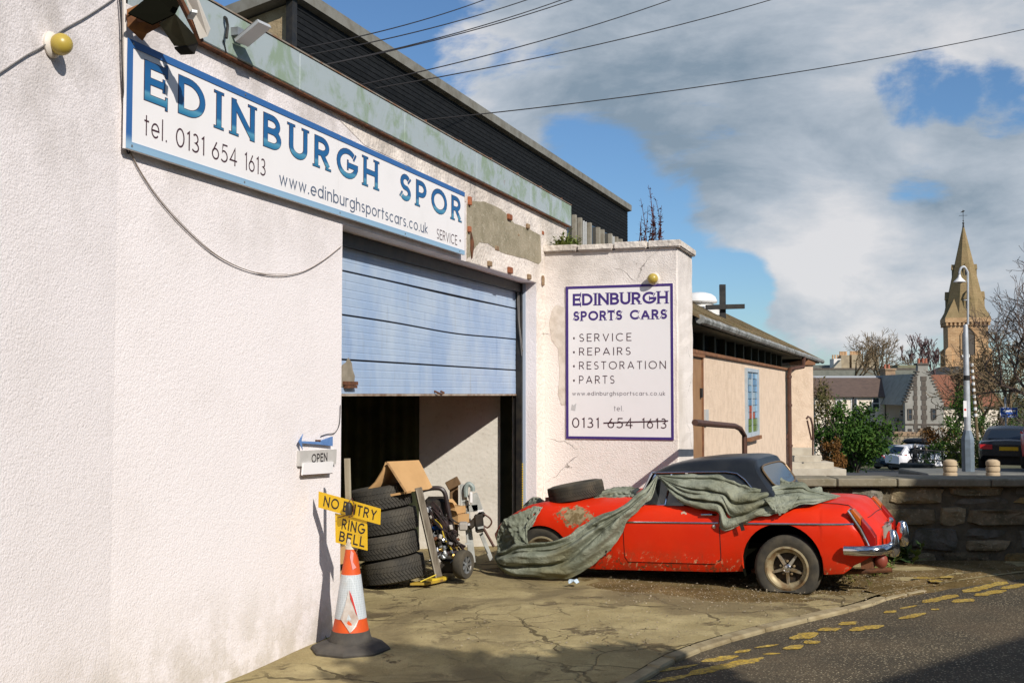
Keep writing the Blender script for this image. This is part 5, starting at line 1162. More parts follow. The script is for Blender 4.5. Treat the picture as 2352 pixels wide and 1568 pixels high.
def modern_car(name, label, paint, body_tab, cab_tab, W_, L_, r, wx, group, rear_lamp, win_x, plate=None, extra=None):
    """x runs from tail (0) to nose (L); side profile tables give heights"""
    o = thing(name, label, 'car', (0, 0, 0), group); hw = W_ / 2; xs = sorted(set([i * L_ / 46 for i in range(47)] + [wx[0] - r * 1.15, wx[0] + r * 1.15, wx[1] - r * 1.15, wx[1] + r * 1.15])); rows = []
    for x in xs:
        zt_, zb_, wf = table(body_tab, x)
        for w0 in wx:
            d = abs(x - w0)
            if d < r * 1.15: zb_ = max(zb_, r + math.sqrt(max(0, (r * 1.15) ** 2 - d * d)))
        zb_ = min(zb_, zt_ - .05); h = hw * wf
        half = [(h * .80, zb_), (h * .97, zb_ + .02), (h, lerp(zb_, zt_, .45)), (h * .985, zt_ - .09), (h * .93, zt_ - .01), (h * .5, zt_ + .03), (0, zt_ + .045)]
        rows.append([(x, -y, z) for y, z in half] + [(x, y, z) for y, z in half[-2::-1]])
    mb = MB(); mb.grid(rows); mb.add(rows[0], [tuple(range(13))]); mb.add(rows[-1], [tuple(range(12, -1, -1))]); mb.build('body', paint, o, smooth=True)
    mb = MB(); mb.box(.25, L_ - .25, -hw * .78, hw * .78, .22, .62); mb.build('underbody', M_BLACK, o)
    rows = []
    for x in [lerp(cab_tab[0][0], cab_tab[-1][0], i / 26) for i in range(27)]:
        z1, z0 = table(cab_tab, x); b_ = hw * .90; t_ = lerp(hw * .90, hw * .70, min(1, max(0, (z1 - z0) / .5)))
        half = [(b_, z0), (lerp(b_, t_, .8), lerp(z0, z1, .82)), (t_ * .92, lerp(z0, z1, .95)), (t_ * .5, z1), (0, z1 + .01)]
        rows.append([(x, -y, z) for y, z in half] + [(x, y, z) for y, z in half[-2::-1]])
    mb = MB(); mb.grid(rows); mb.build('roof', paint, o, smooth=True)
    gl = mat('car_glass', (.015, .02, .025), .05, spec=.7)
    for sd in (-1, 1):
        poly = [(x, z) for x, z in win_x]
        vs = []
        for x, z in poly:
            z1, z0 = table(cab_tab, x); f = (z - z0) / max(.05, z1 - z0); t_ = lerp(hw * .90, hw * .70, min(1, max(0, (z1 - z0) / .5))); y = lerp(hw * .90, lerp(hw * .90, t_, .8), min(1, f / .82)); vs.append((x, sd * (y + .012), z))
        mb = MB(); mb.add(vs, [tuple(range(len(vs)))]); mb.build('side_window', gl, o)
    xa, xb = cab_tab[0][0], cab_tab[1][0]
    z0, z1 = cab_tab[0][1], cab_tab[1][1]
    mb = MB(); mb.add([(xa - .02, -hw * .72, z0 + .04), (xa - .02, hw * .72, z0 + .04), (lerp(xa, xb, .85) - .03, hw * .60, lerp(z0, z1, .85) + .01), (lerp(xa, xb, .85) - .03, -hw * .60, lerp(z0, z1, .85) + .01)], [(0, 1, 2, 3)]); mb.build('rear_window', gl, o)
    for sd in (-1, 1):
        for x in wx: wheel_parts(o, x, sd * (hw - .10), r, .22, -sd if False else (1 if sd < 0 else -1), mat('far_tyre', (.018, .018, .018), .9), mat('alloy_rim', (.5, .5, .52), .35, metal=.6))
        pts = rear_lamp
        vs = [(x - .012, sd * (hw * table(body_tab, max(0, x))[2] * wf_ + .012), z) for x, z, wf_ in pts]; mb = MB(); mb.add(vs, [tuple(range(len(vs)))]); mb.build('tail_light', mat('tail_red', (.55, .02, .025), .25, spec=.6), o)
    if plate:
        mb = MB(); mb.box(-.035, -.012, -.26, .26, plate - .055, plate + .055); mb.build('number_plate', M_YELLOW, o)
    return o
def place(o, p, heading):
    o.location = p; o.rotation_euler = (0, 0, heading)
WHITEP = mat('white_car_paint', (.74, .73, .74), .3, spec=.6); NAVY = mat('dark_blue_car_paint', (.018, .04, .065), .3, spec=.6); BLACKP = mat('black_car_paint', (.010, .011, .012), .25, spec=.6)
suv_body = [(0, .95, .48, .82), (.12, 1.02, .40, .92), (.6, 1.08, .32, 1.0), (1.4, 1.06, .30, 1.0), (3.2, 1.02, .30, 1.0), (3.9, .96, .32, .97), (4.3, .82, .36, .88), (4.45, .68, .42, .78)]
suv_cab = [(.18, 1.10, 1.04), (.62, 1.58, 1.06), (1.6, 1.66, 1.05), (2.5, 1.60, 1.03), (3.3, 1.05, 1.02)]
suv_win = [(.62, 1.12), (.86, 1.46), (1.6, 1.53), (2.4, 1.48), (2.98, 1.10)]
suv_lamp = [(.02, .98, .86), (.45, 1.06, 1.0), (.52, 1.0, 1.0), (.02, .84, .9)]
w1 = modern_car('parked_suv', 'white parked SUV behind the guard rail with two people beside it', WHITEP, suv_body, suv_cab, 1.84, 4.45, .36, (.86, 3.5), 'cars parked beyond the wall', suv_lamp, suv_win)
place(w1, tuple(at(2049, 1081, 72)), math.radians(16))
lamp2 = [(.0, 1.25, .82), (.06, 1.20, .9), (.10, 1.0, .95), (.30, .92, 1.0), (.28, .82, 1.0), (.02, .80, .88)]
w2 = modern_car('parked_suv', 'dark blue parked SUV partly hidden behind the white SUV', NAVY, suv_body, suv_cab, 1.86, 4.45, .36, (.86, 3.5), 'cars parked beyond the wall', lamp2, suv_win)
place(w2, tuple(at(2007, 1078, 77)), math.radians(16))
rbx = thing('roof_box', 'long black roof box above the white SUV', 'roof box', tuple(at(2105, 1015, 74)))
p, q = at(2073, 1020, 74), at(2139, 1006, 74); mb = MB(); rows = []
for i in range(13):
    t_ = i / 12; x = lerp(p.x, q.x, t_); s = math.sqrt(max(.05, 1 - abs(2 * t_ - 1) ** 3.5)); rows.append([(x, 74 + .4 * s * math.cos(a), lerp(p.z, q.z, .5) + .21 * s * math.sin(a)) for a in [2 * PI * k / 12 for k in range(12)] + [0]])
mb.grid(rows); mb.build('shell', BLACKP, rbx, smooth=True)
mb = MB(); mb.bar((p.x + .4, 74, p.z - .1), (p.x + .4, 74, p.z - .35), .08, .08); mb.bar((q.x - .4, 74, p.z - .1), (q.x - .4, 74, p.z - .35), .08, .08); mb.build('bracket', M_BLACK, rbx)
blk_body = [(0, .80, .50, .86), (.10, .92, .40, .94), (.5, .95, .30, 1.0), (1.4, .92, .28, 1.0), (3.2, .86, .28, 1.0), (3.9, .76, .30, .95), (4.3, .60, .36, .85)]
blk_cab = [(.62, .96, .92), (1.25, 1.28, .92), (1.7, 1.36, .9), (2.4, 1.30, .88), (3.0, .92, .87)]
w3 = modern_car('parked_convertible', 'black soft top car with yellow number plate at the right edge', BLACKP, blk_body, blk_cab, 1.72, 4.3, .31, (.8, 3.2), 'cars parked beyond the wall', [(.0, .84, .86), (.22, .86, 1.0), (.2, .74, 1.0), (.0, .70, .9)], [(1.2, .96), (1.5, 1.22), (2.3, 1.22), (2.7, .96)], plate=.72)
place(w3, (at(2318, 1080, 34).x, 34.0, at(2318, 1086, 34).z), math.radians(65))
for sd in (-1, 1):
    mb = MB(); mb.box(-.03, -.005, sd * .62 - .17, sd * .62 + .17, .70, .84); o_ = mb.build('tail_light', mat('tail_red', (.55, .02, .025), .25, spec=.6), None); o_.parent = w3
w4 = modern_car('parked_hatchback', 'red car just showing past the black convertible at the right edge', mat('red_car_paint', (.42, .02, .025), .3, spec=.6), suv_body, suv_cab, 1.8, 4.45, .34, (.86, 3.5), 'cars parked beyond the wall', suv_lamp, suv_win)
place(w4, tuple(at(2426, 1082, 31)), math.radians(63))

# ------------------------------------------------------------------ two people by the white car
def person(label, loc, coat, trouser, hair, h=1.72, turn=0.0, seed=0):
    s = h / 1.72; o = thing('person', label, 'person', loc, 'people by the white car')
    J = {'pel': (0, 0, .93), 'spn': (0, -.01, 1.15), 'chs': (0, 0, 1.36), 'nck': (0, .01, 1.47), 'hd': (0, .03, 1.60), 'top': (0, .02, 1.70)}
    E = [('pel', 'spn'), ('spn', 'chs'), ('chs', 'nck'), ('nck', 'hd'), ('hd', 'top')]; Rr = {'pel': .155, 'spn': .145, 'chs': .165, 'nck': .06, 'hd': .095, 'top': .06}
    for sd, nm in ((-1, 'l'), (1, 'r')):
        J.update({'sh' + nm: (.19 * sd, 0, 1.40), 'el' + nm: (.25 * sd, -.02, 1.13), 'wr' + nm: (.20 * sd, .16, .98), 'hn' + nm: (.18 * sd, .22, .93), 'hp' + nm: (.09 * sd, 0, .88), 'kn' + nm: (.10 * sd, .02, .48), 'an' + nm: (.10 * sd, -.01, .09), 'to' + nm: (.11 * sd, .16, .04)})
        E += [('chs', 'sh' + nm), ('sh' + nm, 'el' + nm), ('el' + nm, 'wr' + nm), ('wr' + nm, 'hn' + nm), ('pel', 'hp' + nm), ('hp' + nm, 'kn' + nm), ('kn' + nm, 'an' + nm), ('an' + nm, 'to' + nm)]
        Rr.update({'sh' + nm: .085, 'el' + nm: .062, 'wr' + nm: .045, 'hn' + nm: .04, 'hp' + nm: .115, 'kn' + nm: .08, 'an' + nm: .055, 'to' + nm: .04})
    ks = list(J); me = bpy.data.meshes.new('body'); me.from_pydata([tuple(Vector(J[k]) * s) for k in ks], [(ks.index(a), ks.index(c)) for a, c in E], []); bo = bpy.data.objects.new('body', me); COL.objects.link(bo)
    sk = bo.modifiers.new('skin', 'SKIN'); sk.use_smooth_shade = True
    for i, k in enumerate(ks): me.skin_vertices[0].data[i].radius = (Rr[k] * s, Rr[k] * s * .85)
    me.skin_vertices[0].data[0].use_root = True
    bo.modifiers.new('sub', 'SUBSURF').levels = 1; bo.modifiers['sub'].render_levels = 2
    b = NB('person_clothes_%d' % seed); z = b.sep()[2]
    c = b.mix(b.math('GREATER_THAN', z, 1.50 * s), b.mix(b.math('GREATER_THAN', z, .90 * s), trouser, coat), (.45, .27, .19)); c = b.mix(b.math('LESS_THAN', z, .10 * s), c, (.02, .018, .016)); b.fin(c, .85)
    me.materials.append(b.m); bo.parent = o
    mb = MB(Matrix.Scale(s, 4)); mb.lathe([(.102, 1.60), (.11, 1.66), (.09, 1.72), (.05, 1.75), (0, 1.757)], 14, Matrix.Translation((0, -.01, 0))); h_ = mb.build('hair', mat('hair_%d' % seed, hair, .8), None, smooth=True); h_.parent = o
    o.rotation_euler = (0, 0, turn); return o
def foot(px, py_head, Y, h): p = at(px, py_head, Y); return (p.x, Y, p.z - h)
person('person in a dark coat with pale hair standing at the side of the white car', foot(2101, 1019, 67, 1.74), (.016, .017, .018), (.02, .02, .024), (.60, .52, .42), 1.72, PI * .9, 1)
person('person in a grey patterned top standing further along the white car', foot(2127, 1026, 67.6, 1.66), (.12, .125, .12), (.018, .018, .02), (.10, .07, .05), 1.64, PI * 1.1, 2)

# ================================================================== OVERHEAD WIRES
wires = [((690, 112), (1112, 0), 13.0, 17, 'topmost thin overhead wire crossing the dark cladding'), ((700, 128), (1210, 0), 13.2, 17, 'second overhead wire from the top above the garage roof'), ((735, 151), (1290, 0), 13.5, 17.5, 'thin overhead wire converging with the one below it'), ((735, 152), (1315, 0), 13.4, 17, 'third heavier overhead wire converging on the garage roof'),
         ((825, 196), (1540, 0), 13.6, 18, 'upper of the two middle overhead wires over the cloud'), ((835, 208), (1770, 0), 13.8, 18, 'lower of the two middle overhead wires over the cloud'), ((955, 278), (2352, 68), 14.2, 19, 'lowest overhead wire running across the sky to the right edge')]
for (a, c_, Ya, Yb, lab) in wires:
    p, q = at(*a, Ya), at(*c_, Yb); q2 = q + (q - p) * .6; q2.z += .22 * (q2 - p).length / 12 * 4 * .625 * .375 / .625; mb = MB(); n = 22
    def sagpt(t_): v = p.lerp(q2, t_); v.z -= .22 * (q2 - p).length / 12 * 4 * t_ * (1 - t_); return v
    mb.tube([sagpt(i / n) + Vector((0, 0, .22 * (q2 - p).length / 12 * 4 * .31 * (i / n) * 1.6 * 0)) for i in range(n + 1)], .0075, 5)
    tag(mb.build('overhead_wire', M_WIRE), lab, 'wire', 'overhead wires from the garage roof')

# ================================================================== SIGNS AND FITTINGS ON THE GARAGE
def sgn(px, py): return FA.on_n(px, py, .05)
SU0, SZ0 = sgn(291, 343); SU1, SZ1 = sgn(1066, 447); SZ1 = 3.765; SZ0 = 3.152
SU0 = sgn(291, 220)[0]; SU1 = sgn(1066.5, 520)[0]
MS = FA.m_n(.05)
M_SIGNW = mat('sign_face_white', (.80, .775, .765), .45, (.74, .72, .70), 3, .45, .9, spec=.4)
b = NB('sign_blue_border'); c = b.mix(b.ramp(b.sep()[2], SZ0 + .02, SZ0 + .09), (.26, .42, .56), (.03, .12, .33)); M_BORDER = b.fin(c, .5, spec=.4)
sign = thing('garage_sign', 'long white sign with blue letters EDINBURGH SPOR and blue border above the door', 'sign', tuple(FA.P(0, .05, 3.4)))
mid = sgn(777, 400)[0]
for a, c_ in ((SU0, mid - .0015), (mid + .0015, SU1)):
    mb = MB(MS); mb.box(a, c_, .0, .022, SZ0, SZ1); mb.build('sign_panel', M_SIGNW, sign)
bw = .042
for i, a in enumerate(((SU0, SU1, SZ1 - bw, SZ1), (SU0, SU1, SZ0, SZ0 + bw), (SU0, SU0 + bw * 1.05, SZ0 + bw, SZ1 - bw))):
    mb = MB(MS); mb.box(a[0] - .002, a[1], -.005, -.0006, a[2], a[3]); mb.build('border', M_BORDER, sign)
mb = MB(MS)
for px in (300, 560, 780, 930, 1055):
    u = sgn(px, 400)[0]
    for z in (SZ0 + .02, SZ1 - .02): mb.box(u - .006, u + .006, -.008, -.0052, z - .006, z + .006)
mb.build('screw_head', M_STEEL, sign)
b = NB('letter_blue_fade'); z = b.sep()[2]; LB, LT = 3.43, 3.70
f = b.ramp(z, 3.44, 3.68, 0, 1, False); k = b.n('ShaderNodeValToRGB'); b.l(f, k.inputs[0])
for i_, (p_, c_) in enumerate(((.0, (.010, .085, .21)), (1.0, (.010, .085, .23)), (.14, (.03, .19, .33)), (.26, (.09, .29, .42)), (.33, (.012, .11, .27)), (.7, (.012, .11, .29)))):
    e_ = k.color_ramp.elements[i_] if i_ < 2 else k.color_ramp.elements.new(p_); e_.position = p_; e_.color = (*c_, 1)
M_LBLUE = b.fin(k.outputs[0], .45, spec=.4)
M_LEDGE = mat('letter_brown_edge', (.06, .025, .04), .6); M_LBROWN = mat('letter_brown', (.055, .022, .03), .6); M_LSLATE = mat('letter_slate', (.10, .13, .19), .6)
zt_, zb_ = FA.on_n(352, 142, .05)[1], 0
def sz(px, py): return sgn(px, py)[1]
EZ1 = (sz(330, 135) + sz(538, 229)) / 2; EZ0 = (sz(330, 224) + sz(539, 313)) / 2
EZ1, EZ0 = EZ1 - .0, EZ0
for txt, xa, xb in (('EDINBURGH', 330, 868), ('SPOR', 919, 1059)):
    u0_, u1_ = sgn(xa, 300)[0], sgn(xb, 300)[0]
    mb = MB(); text_mb(mb, MS, txt, u0_, u1_, EZ0, EZ1, .165, serif=True, gap=.36, out=.035, y=-.0008); mb.build('letter_outline', M_LEDGE, sign)
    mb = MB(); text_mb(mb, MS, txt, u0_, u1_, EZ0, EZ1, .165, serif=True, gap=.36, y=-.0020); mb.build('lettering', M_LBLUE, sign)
TZ1 = sz(412.5, 294); TZ0 = sz(412.5, 339)
mb = MB(); text_mb(mb, MS, 'tel.', sgn(331, 300)[0], sgn(384, 300)[0], TZ0 + .003, TZ1 + .012, .085, gap=.18, y=-.0008); mb.build('tel_word', M_LBROWN, sign)
for t_, xa, xb in (('0131', 404, 470), ('654', 487, 545), ('1613', 562, 611)): mb = MB(); text_mb(mb, MS, t_, sgn(xa, 300)[0], sgn(xb, 300)[0], TZ0, TZ1, .095, gap=.16, y=-.0008); mb.build('telephone_number', M_LBROWN, sign)
WZ1 = sz(977, 511); WZ0 = sz(978.6, 537)
mb = MB(); text_mb(mb, MS, 'www.edinburghsportscars.co.uk', sgn(641, 400)[0], sgn(983, 400)[0], WZ0, WZ1, .115, gap=.14, y=-.0008); mb.build('web_address', M_LSLATE, sign)
mb = MB(); text_mb(mb, MS, 'SERVICE', sgn(1003, 530)[0], sgn(1050, 530)[0], sz(1003, 548), sz(1003, 524.5), .10, gap=.16, y=-.0008); mb.build('bullet', M_LBROWN, sign); mb = MB(); text_mb(mb, MS, '\u2022', sgn(1055, 530)[0], sgn(1059, 530)[0], sz(1056, 562), sz(1056, 540), .16, y=-.0008); mb.build('bullet', M_LBROWN, sign)

# upright framed sign on the wing wall
MP = FA.m_u(UJ - .012)
psn = thing('services_sign', 'upright white sign with purple border listing SERVICE REPAIRS RESTORATION PARTS', 'sign', tuple(FA.P(UJ, .92, 2.2)))
px0, pz1 = FA.on_u(1300, 658, UJ - .012); px1, pz0 = FA.on_u(1548, 1008, UJ - .012); pz1 = 3.085; pz0 = 1.273; px0 = FA.on_u(1300, 830, UJ - .012)[0]
M_PURP = mat('purple_letters', (.055, .028, .17), .5)
mb = MB(MP); mb.box(px0, px1, .0, .0115, pz0, pz1); mb.build('sign_panel', M_SIGNW, psn)
bw = .030
for a in ((px0, px1, pz1 - bw, pz1), (px0, px1, pz0, pz0 + bw), (px0, px0 + bw, pz0 + bw, pz1 - bw), (px1 - bw, px1, pz0 + bw, pz1 - bw)): mb = MB(MP); mb.box(a[0], a[1], -.004, -.0006, a[2], a[3]); mb.build('border', M_PURP, psn)
ZP = lambda x, y: ((1550 + x / 2.09) * .784, (650 + y / 2.09) * .784)       # crop coordinates of the sign close-up
def pn_(x, y): return FA.on_u(*ZP(x, y), UJ - .014)
def pline(txt, xl, xr, yt, yb, xm, w_, serif, name, m_, gap=.2, space=.45):
    u0_, u1_ = pn_(xl, yb)[0], pn_(xr, yb)[0]; mb = MB(); text_mb(mb, MP, txt, u0_, u1_, pn_(xm, yb)[1], pn_(xm, yt)[1], w_, serif=serif, gap=gap, space=space, y=-.0008); return mb.build(name, m_, psn)
pline('EDINBURGH', 267, 850, 432, 506, 560, .20, True, 'heading', M_PURP, .10); pline('SPORTS', 270, 570, 540, 600, 560, .22, True, 'heading', M_PURP, .16); pline('CARS', 617, 845, 540, 600, 560, .22, True, 'heading', M_PURP, .16)
for t_, xr, yt, yb in (('SERVICE', 627, 682, 731), ('REPAIRS', 622, 768, 816), ('RESTORATION', 838, 853, 902), ('PARTS', 523, 940, 990)):
    pline(t_, 306, xr, yt, yb, 450, .11, False, 'list_line', M_LBROWN, .34); pline('\u2022', 268, 282, yt, yb + 4, 275, .2, False, 'bullet', M_LBROWN)
pline('www.edinburghsportscars.co.uk', 264, 834, 1036, 1062, 550, .12, False, 'web_address', mat('letter_grey', (.16, .14, .15), .6), .2); pline('tel.', 519, 578, 1124, 1157, 550, .10, False, 'tel_word', mat('letter_grey', (.16, .14, .15), .6), .2)
pline('0131', 263, 428, 1199, 1262, 550, .11, False, 'telephone_number', M_LBROWN, .22); pline('654', 480, 634, 1199, 1262, 550, .11, False, 'telephone_number', M_LBROWN, .22); pline('1613', 690, 842, 1199, 1262, 550, .11, False, 'telephone_number', M_LBROWN, .22)
mb = MB(MP); a, c_ = pn_(456, 1230), pn_(852, 1217); mb.add([(a[0], -.0042, a[1] - .007), (c_[0], -.0042, c_[1] - .007), (c_[0], -.0042, c_[1] + .007), (a[0], -.0042, a[1] + .007)], [(0, 1, 2, 3)]); mb.build('strike_through', M_LBROWN, psn)
mb = MB(MP); a = pn_(272, 1130); mb.prism([(a[0] - .03, a[1] - .04), (a[0] + .02, a[1] - .05), (a[0] + .035, a[1] + .04), (a[0], a[1] + .015), (a[0] - .02, a[1] + .03)], -.002, -.0007); mb.build('grime_spot', mat('grime_grey', (.50, .49, .48), .8), psn)

def globe_lamp(label, base, axis, r=.075, glob=(.42, .31, .055)):
    """bulkhead globe on a round base, sticking out along axis"""
    o = thing('globe_lamp', label, 'lamp', tuple(base), 'ochre globe wall lamps'); Mx = Matrix.Translation(base) @ Vector(axis).to_track_quat('Z', 'Y').to_matrix().to_4x4()
    mb = MB(Mx); mb.lathe([(0, 0), (r * 1.15, 0), (r * 1.2, .012), (r * 1.0, .026), (r * .8, .030), (0, .030)], 24); mb.build('lamp_base', mat('lamp_ivory', (.66, .60, .52), .5), o, smooth=True)
    mb = MB(Mx); mb.sphere((0, 0, .03 + r * .55), r, 20, 12); mb.build('globe', mat('ochre_globe', glob, .35, spec=.5), o, smooth=True); return o
u, z = FL.on_n(116, 104, .0)
globe_lamp('ochre globe lamp on the left side wall with a diagonal cable', FL.P(u, 0, z), FL.n * 1 + Vector((0, 0, -.0)), .055)
nn_, z = FA.on_u(1502, 641, UJ); globe_lamp('ochre globe lamp above the framed services sign', FA.P(UJ, nn_, z), -FA.u, .062, (.42, .34, .10))
# cables
def cable(label, pts, r=.006, m_=None, smooth=26):
    mb = MB(); mb.tube(cat_rom(pts, smooth), r, 5); return tag(mb.build('cable', m_ or M_CABLE), label, 'cable', 'loose cables on the garage front')
def LW(px, py, n=.012): u, z = FL.on_n(px, py, n); return FL.P(u, n, z)
def FW(px, py, n=.012): u, z = FA.on_n(px, py, n); return FA.P(u, n, z)
cable('thin cable running diagonally across the side wall past the globe lamp', [LW(-12, 176), LW(60, 128), LW(100, 106), LW(140, 72), LW(200, 38), LW(258, 0), LW(270, -12)], .0040)
cable('looped cable hanging from the sign corner to the door edge', [FW(297, 345), FW(318, 388), FW(360, 452), FW(420, 520), FW(490, 582), FW(560, 618), FW(630, 633), FW(690, 626), FW(740, 600), FW(784, 566)], .0030, mat('brown_cable', (.20, .155, .12), .7), 40)
cable('twin strand of the looped cable just below the sign corner', [FW(300, 348), FW(326, 398), FW(368, 458), FW(430, 526), FW(500, 587), FW(570, 621), FW(625, 629), FW(660, 629)], .0022, mat('pale_cable', (.42, .37, .32), .7), 34)
cable('dark vertical cable at the wall corner beside the sign', [FW(274, -12, .03), FW(279, 60, .03), FW(281, 160, .03), FW(286, 260, .025), FW(292, 345, .02), FW(298, 350, .015)], .005, M_WIRE)
cable('white conduit running up the wall corner', [FW(285, -12, .03), FW(286, 60, .03), FW(287, 200, .03), FW(290, 330, .03)], .011, mat('white_conduit', (.62, .57, .52), .6))

# old floodlight and its rusted bracket
fl = thing('old_floodlight', 'boxy old floodlight with pale hood on a rusty bracket over the sign', 'floodlight', tuple(FA.P(-2.3, .2, 4.0)))
def FX(px, py, n): u, z = FA.on_n(px, py, n); return Vector(FA.P(u, n, z))
M_FLB = mat('rust_orange_plate', (.24, .105, .03), .85, (.13, .055, .025), 9, bump=.3); M_FLD = mat('floodlight_dark', (.040, .040, .024), .8, (.07, .065, .035), 6); M_FLW = mat('floodlight_pale', (.60, .56, .50), .6, (.52, .48, .42), 9)
def plate(pts, th, m_, nm, par):
    P_ = [Vector(p) for p in pts]; nrm = (P_[1] - P_[0]).cross(P_[2] - P_[0]).normalized() * th; mb = MB(); n = len(P_)
    mb.add(P_ + [p + nrm for p in P_], [tuple(range(n - 1, -1, -1)), tuple(range(n, 2 * n))] + [(i, (i + 1) % n, (i + 1) % n + n, i + n) for i in range(n)]); return mb.build(nm, m_, par)
plate([FX(291, 30, .06), FX(292, 62, .05), FX(326, 94, .06), FX(336, 78, .1), FX(368, 60, .16), FX(346, 36, .14)], .006, M_FLB, 'bracket_plate', fl)
plate([FX(291, 22, .06), FX(350, -4, .16), FX(346, 6, .16), FX(292, 36, .07)], .006, M_FLB, 'bracket_arm', fl)
# the lamp body: an open box tilted towards the sign
c0 = [FX(296, 36, .12), FX(400, 40, .33), FX(415, -22, .38), FX(330, -26, .16)]
c1 = [FX(348, 62, .20), FX(404, 96, .20), FX(424, 90, .24), FX(400, 38, .34)]
plate([FX(294, 30, .13), FX(350, -16, .2), FX(425, -16, .34), FX(402, 32, .30), FX(350, 56, .22)], .01, mat('shade_black', (.006, .006, .004), 1.0, spec=0.0), 'reflector_inside', fl)  # near-black plate stands for the shadow inside the lamp box
plate([FX(366, 56, .22), FX(402, 32, .30), FX(462, 98, .32), FX(428, 108, .22), FX(400, 106, .18)], .012, M_FLD, 'housing_side', fl)
plate([FX(400, 108, .18), FX(430, 104, .23), FX(454, 98, .30), FX(446, 120, .24), FX(414, 122, .19)], .012, M_BLACK, 'housing_end', fl)
mb = MB(); mb.bar(FX(408, -12, .36), FX(462, 96, .36), .022, .03); mb.build('housing_rim', M_RUST, fl)
plate([FX(420, -20, .37), FX(446, -20, .43), FX(482, 70, .42), FX(477, 84, .41), FX(459, 90, .38)], .018, M_FLW, 'hood', fl)
mb = MB(); mb.bar(FX(437, 42, .39), FX(447, 26, .46), .03, .015); mb.build('catch', M_STEEL, fl)
mb = MB(); mb.tube([FX(292, 40, .0), FX(320, 46, .1), FX(356, 44, .2)], .015, 6); mb.build('support_arm', M_RUST, fl)
# slim LED floodlight on the fascia
led = thing('led_floodlight', 'slim pale LED floodlight on a bent arm fixed to the fascia', 'floodlight', tuple(FA.P(-1.5, .07, 4.1)))
nb_ = .07
mb = MB(); mb.tube([FX(516, 40, .065), FX(520, 44, .09), FX(523, 60, .09), FX(520, 88, .10)], .010, 6); mb.tube([FX(512, 92, .07), FX(516, 102, .07), FX(520, 122, .065)], .004, 5); mb.build('arm', M_BLACK, led)
A_, B_, C_, D_ = FX(514, 95, .08), FX(566, 97, .08), FX(606, 47, .30), FX(552, 68, .26)
A_, B_ = Vector(FA.P(-1.63, .085, 4.055)), Vector(FA.P(-1.48, .085, 4.065)); C_, D_ = Vector(FA.P(-1.54, .29, 4.15)), Vector(FA.P(-1.69, .29, 4.14))
plate([A_, B_, C_, D_], .022, mat('pale_alloy', (.55, .56, .56), .4, metal=.3), 'lamp_body', led)
plate([A_ + Vector((0, 0, -.004)), B_ + Vector((0, 0, -.004)), C_ + Vector((0, 0, -.004)), D_ + Vector((0, 0, -.004))], -.004, mat('led_glass', (.30, .30, .29), .2), 'lamp_glass', led)
mb = MB(); mb.bar(A_ + Vector((0, 0, .05)), A_ + (B_ - A_) * .5 + Vector((0, 0, .05)), .05, .05); mb.build('mounting_block', M_STEEL, led)

# arrow, OPEN board
ar = thing('arrow_sign', 'small blue wooden arrow pointing left on the white wall', 'sign', tuple(FW(720, 1015)))
ZC = lambda x, y: ((800 + x / 2.011) * .784, (1200 + y / 2.011) * .784)
def FZ(x, y, n=.02): u, z = FA.on_n(*ZC(x, y), n); return (u, z)
mb = MB(FA.m_n(.0)); mb.prism([FZ(150, 183), FZ(260, 188), FZ(345, 157), FZ(345, 213), FZ(260, 203), FZ(165, 196)], -.03, -.016); mb.build('arrow_shaft', mat('arrow_blue', (.13, .25, .50), .6, (.09, .19, .42), 12), ar)
mb = MB(FA.m_n(.0)); mb.prism([FZ(167, 140), FZ(158, 180), FZ(165, 236), FZ(141, 188)], -.034, -.0305); mb.build('arrow_head', mat('arrow_blue', (.13, .25, .50), .6), ar)
mb = MB(FA.m_n(.0)); mb.prism([FZ(200, 186), FZ(210, 186), FZ(210, 196), FZ(200, 196)], -.0155, .0); mb.prism([FZ(262, 176), FZ(270, 176), FZ(270, 186), FZ(262, 186)], -.0355, .0); mb.build('fixing', M_RUST, ar)
op = thing('open_sign', 'grey OPEN board over a blank white board on the wall', 'sign', tuple(FW(728, 1060)))
mb = MB(FA.m_n(.0)); mb.prism([FZ(152, 332), FZ(156, 242), FZ(372, 232), FZ(368, 320)], -.025, -.001); mb.build('open_board', mat('pale_grey_board', (.50, .48, .45), .7, (.44, .42, .39), 8), op)
u0_, z0_ = FZ(222, 306); u1_, z1_ = FZ(316, 250)
mb = MB(); MO = FA.m_n(.025); text_mb(mb, MO, 'OPEN', u0_ + .002, u1_, FZ(270, 308, .026)[1], FZ(270, 256, .026)[1], .17, gap=.16, y=-.0008); mb.build('lettering', M_TXTBLACK, op)
mb = MB(FA.m_n(.0)); mb.prism([FZ(161, 384), FZ(168, 312), FZ(344, 304), FZ(336, 374)], -.038, -.0255); mb.build('blank_board', M_SIGNW, op)
mb = MB(FA.m_n(.0)); mb.prism([FZ(161, 386), FZ(161, 382), FZ(336, 371), FZ(336, 375)], -.040, -.0385); mb.build('board_edge', M_BROWNPAINT, op)
cable('thin bell wire from the arrow sign up to the door edge', [FW(737, 1001), FW(752, 996), FW(768, 994), FW(778, 980), FW(781, 960), FW(782, 930)], .003, M_WIRE, 16)
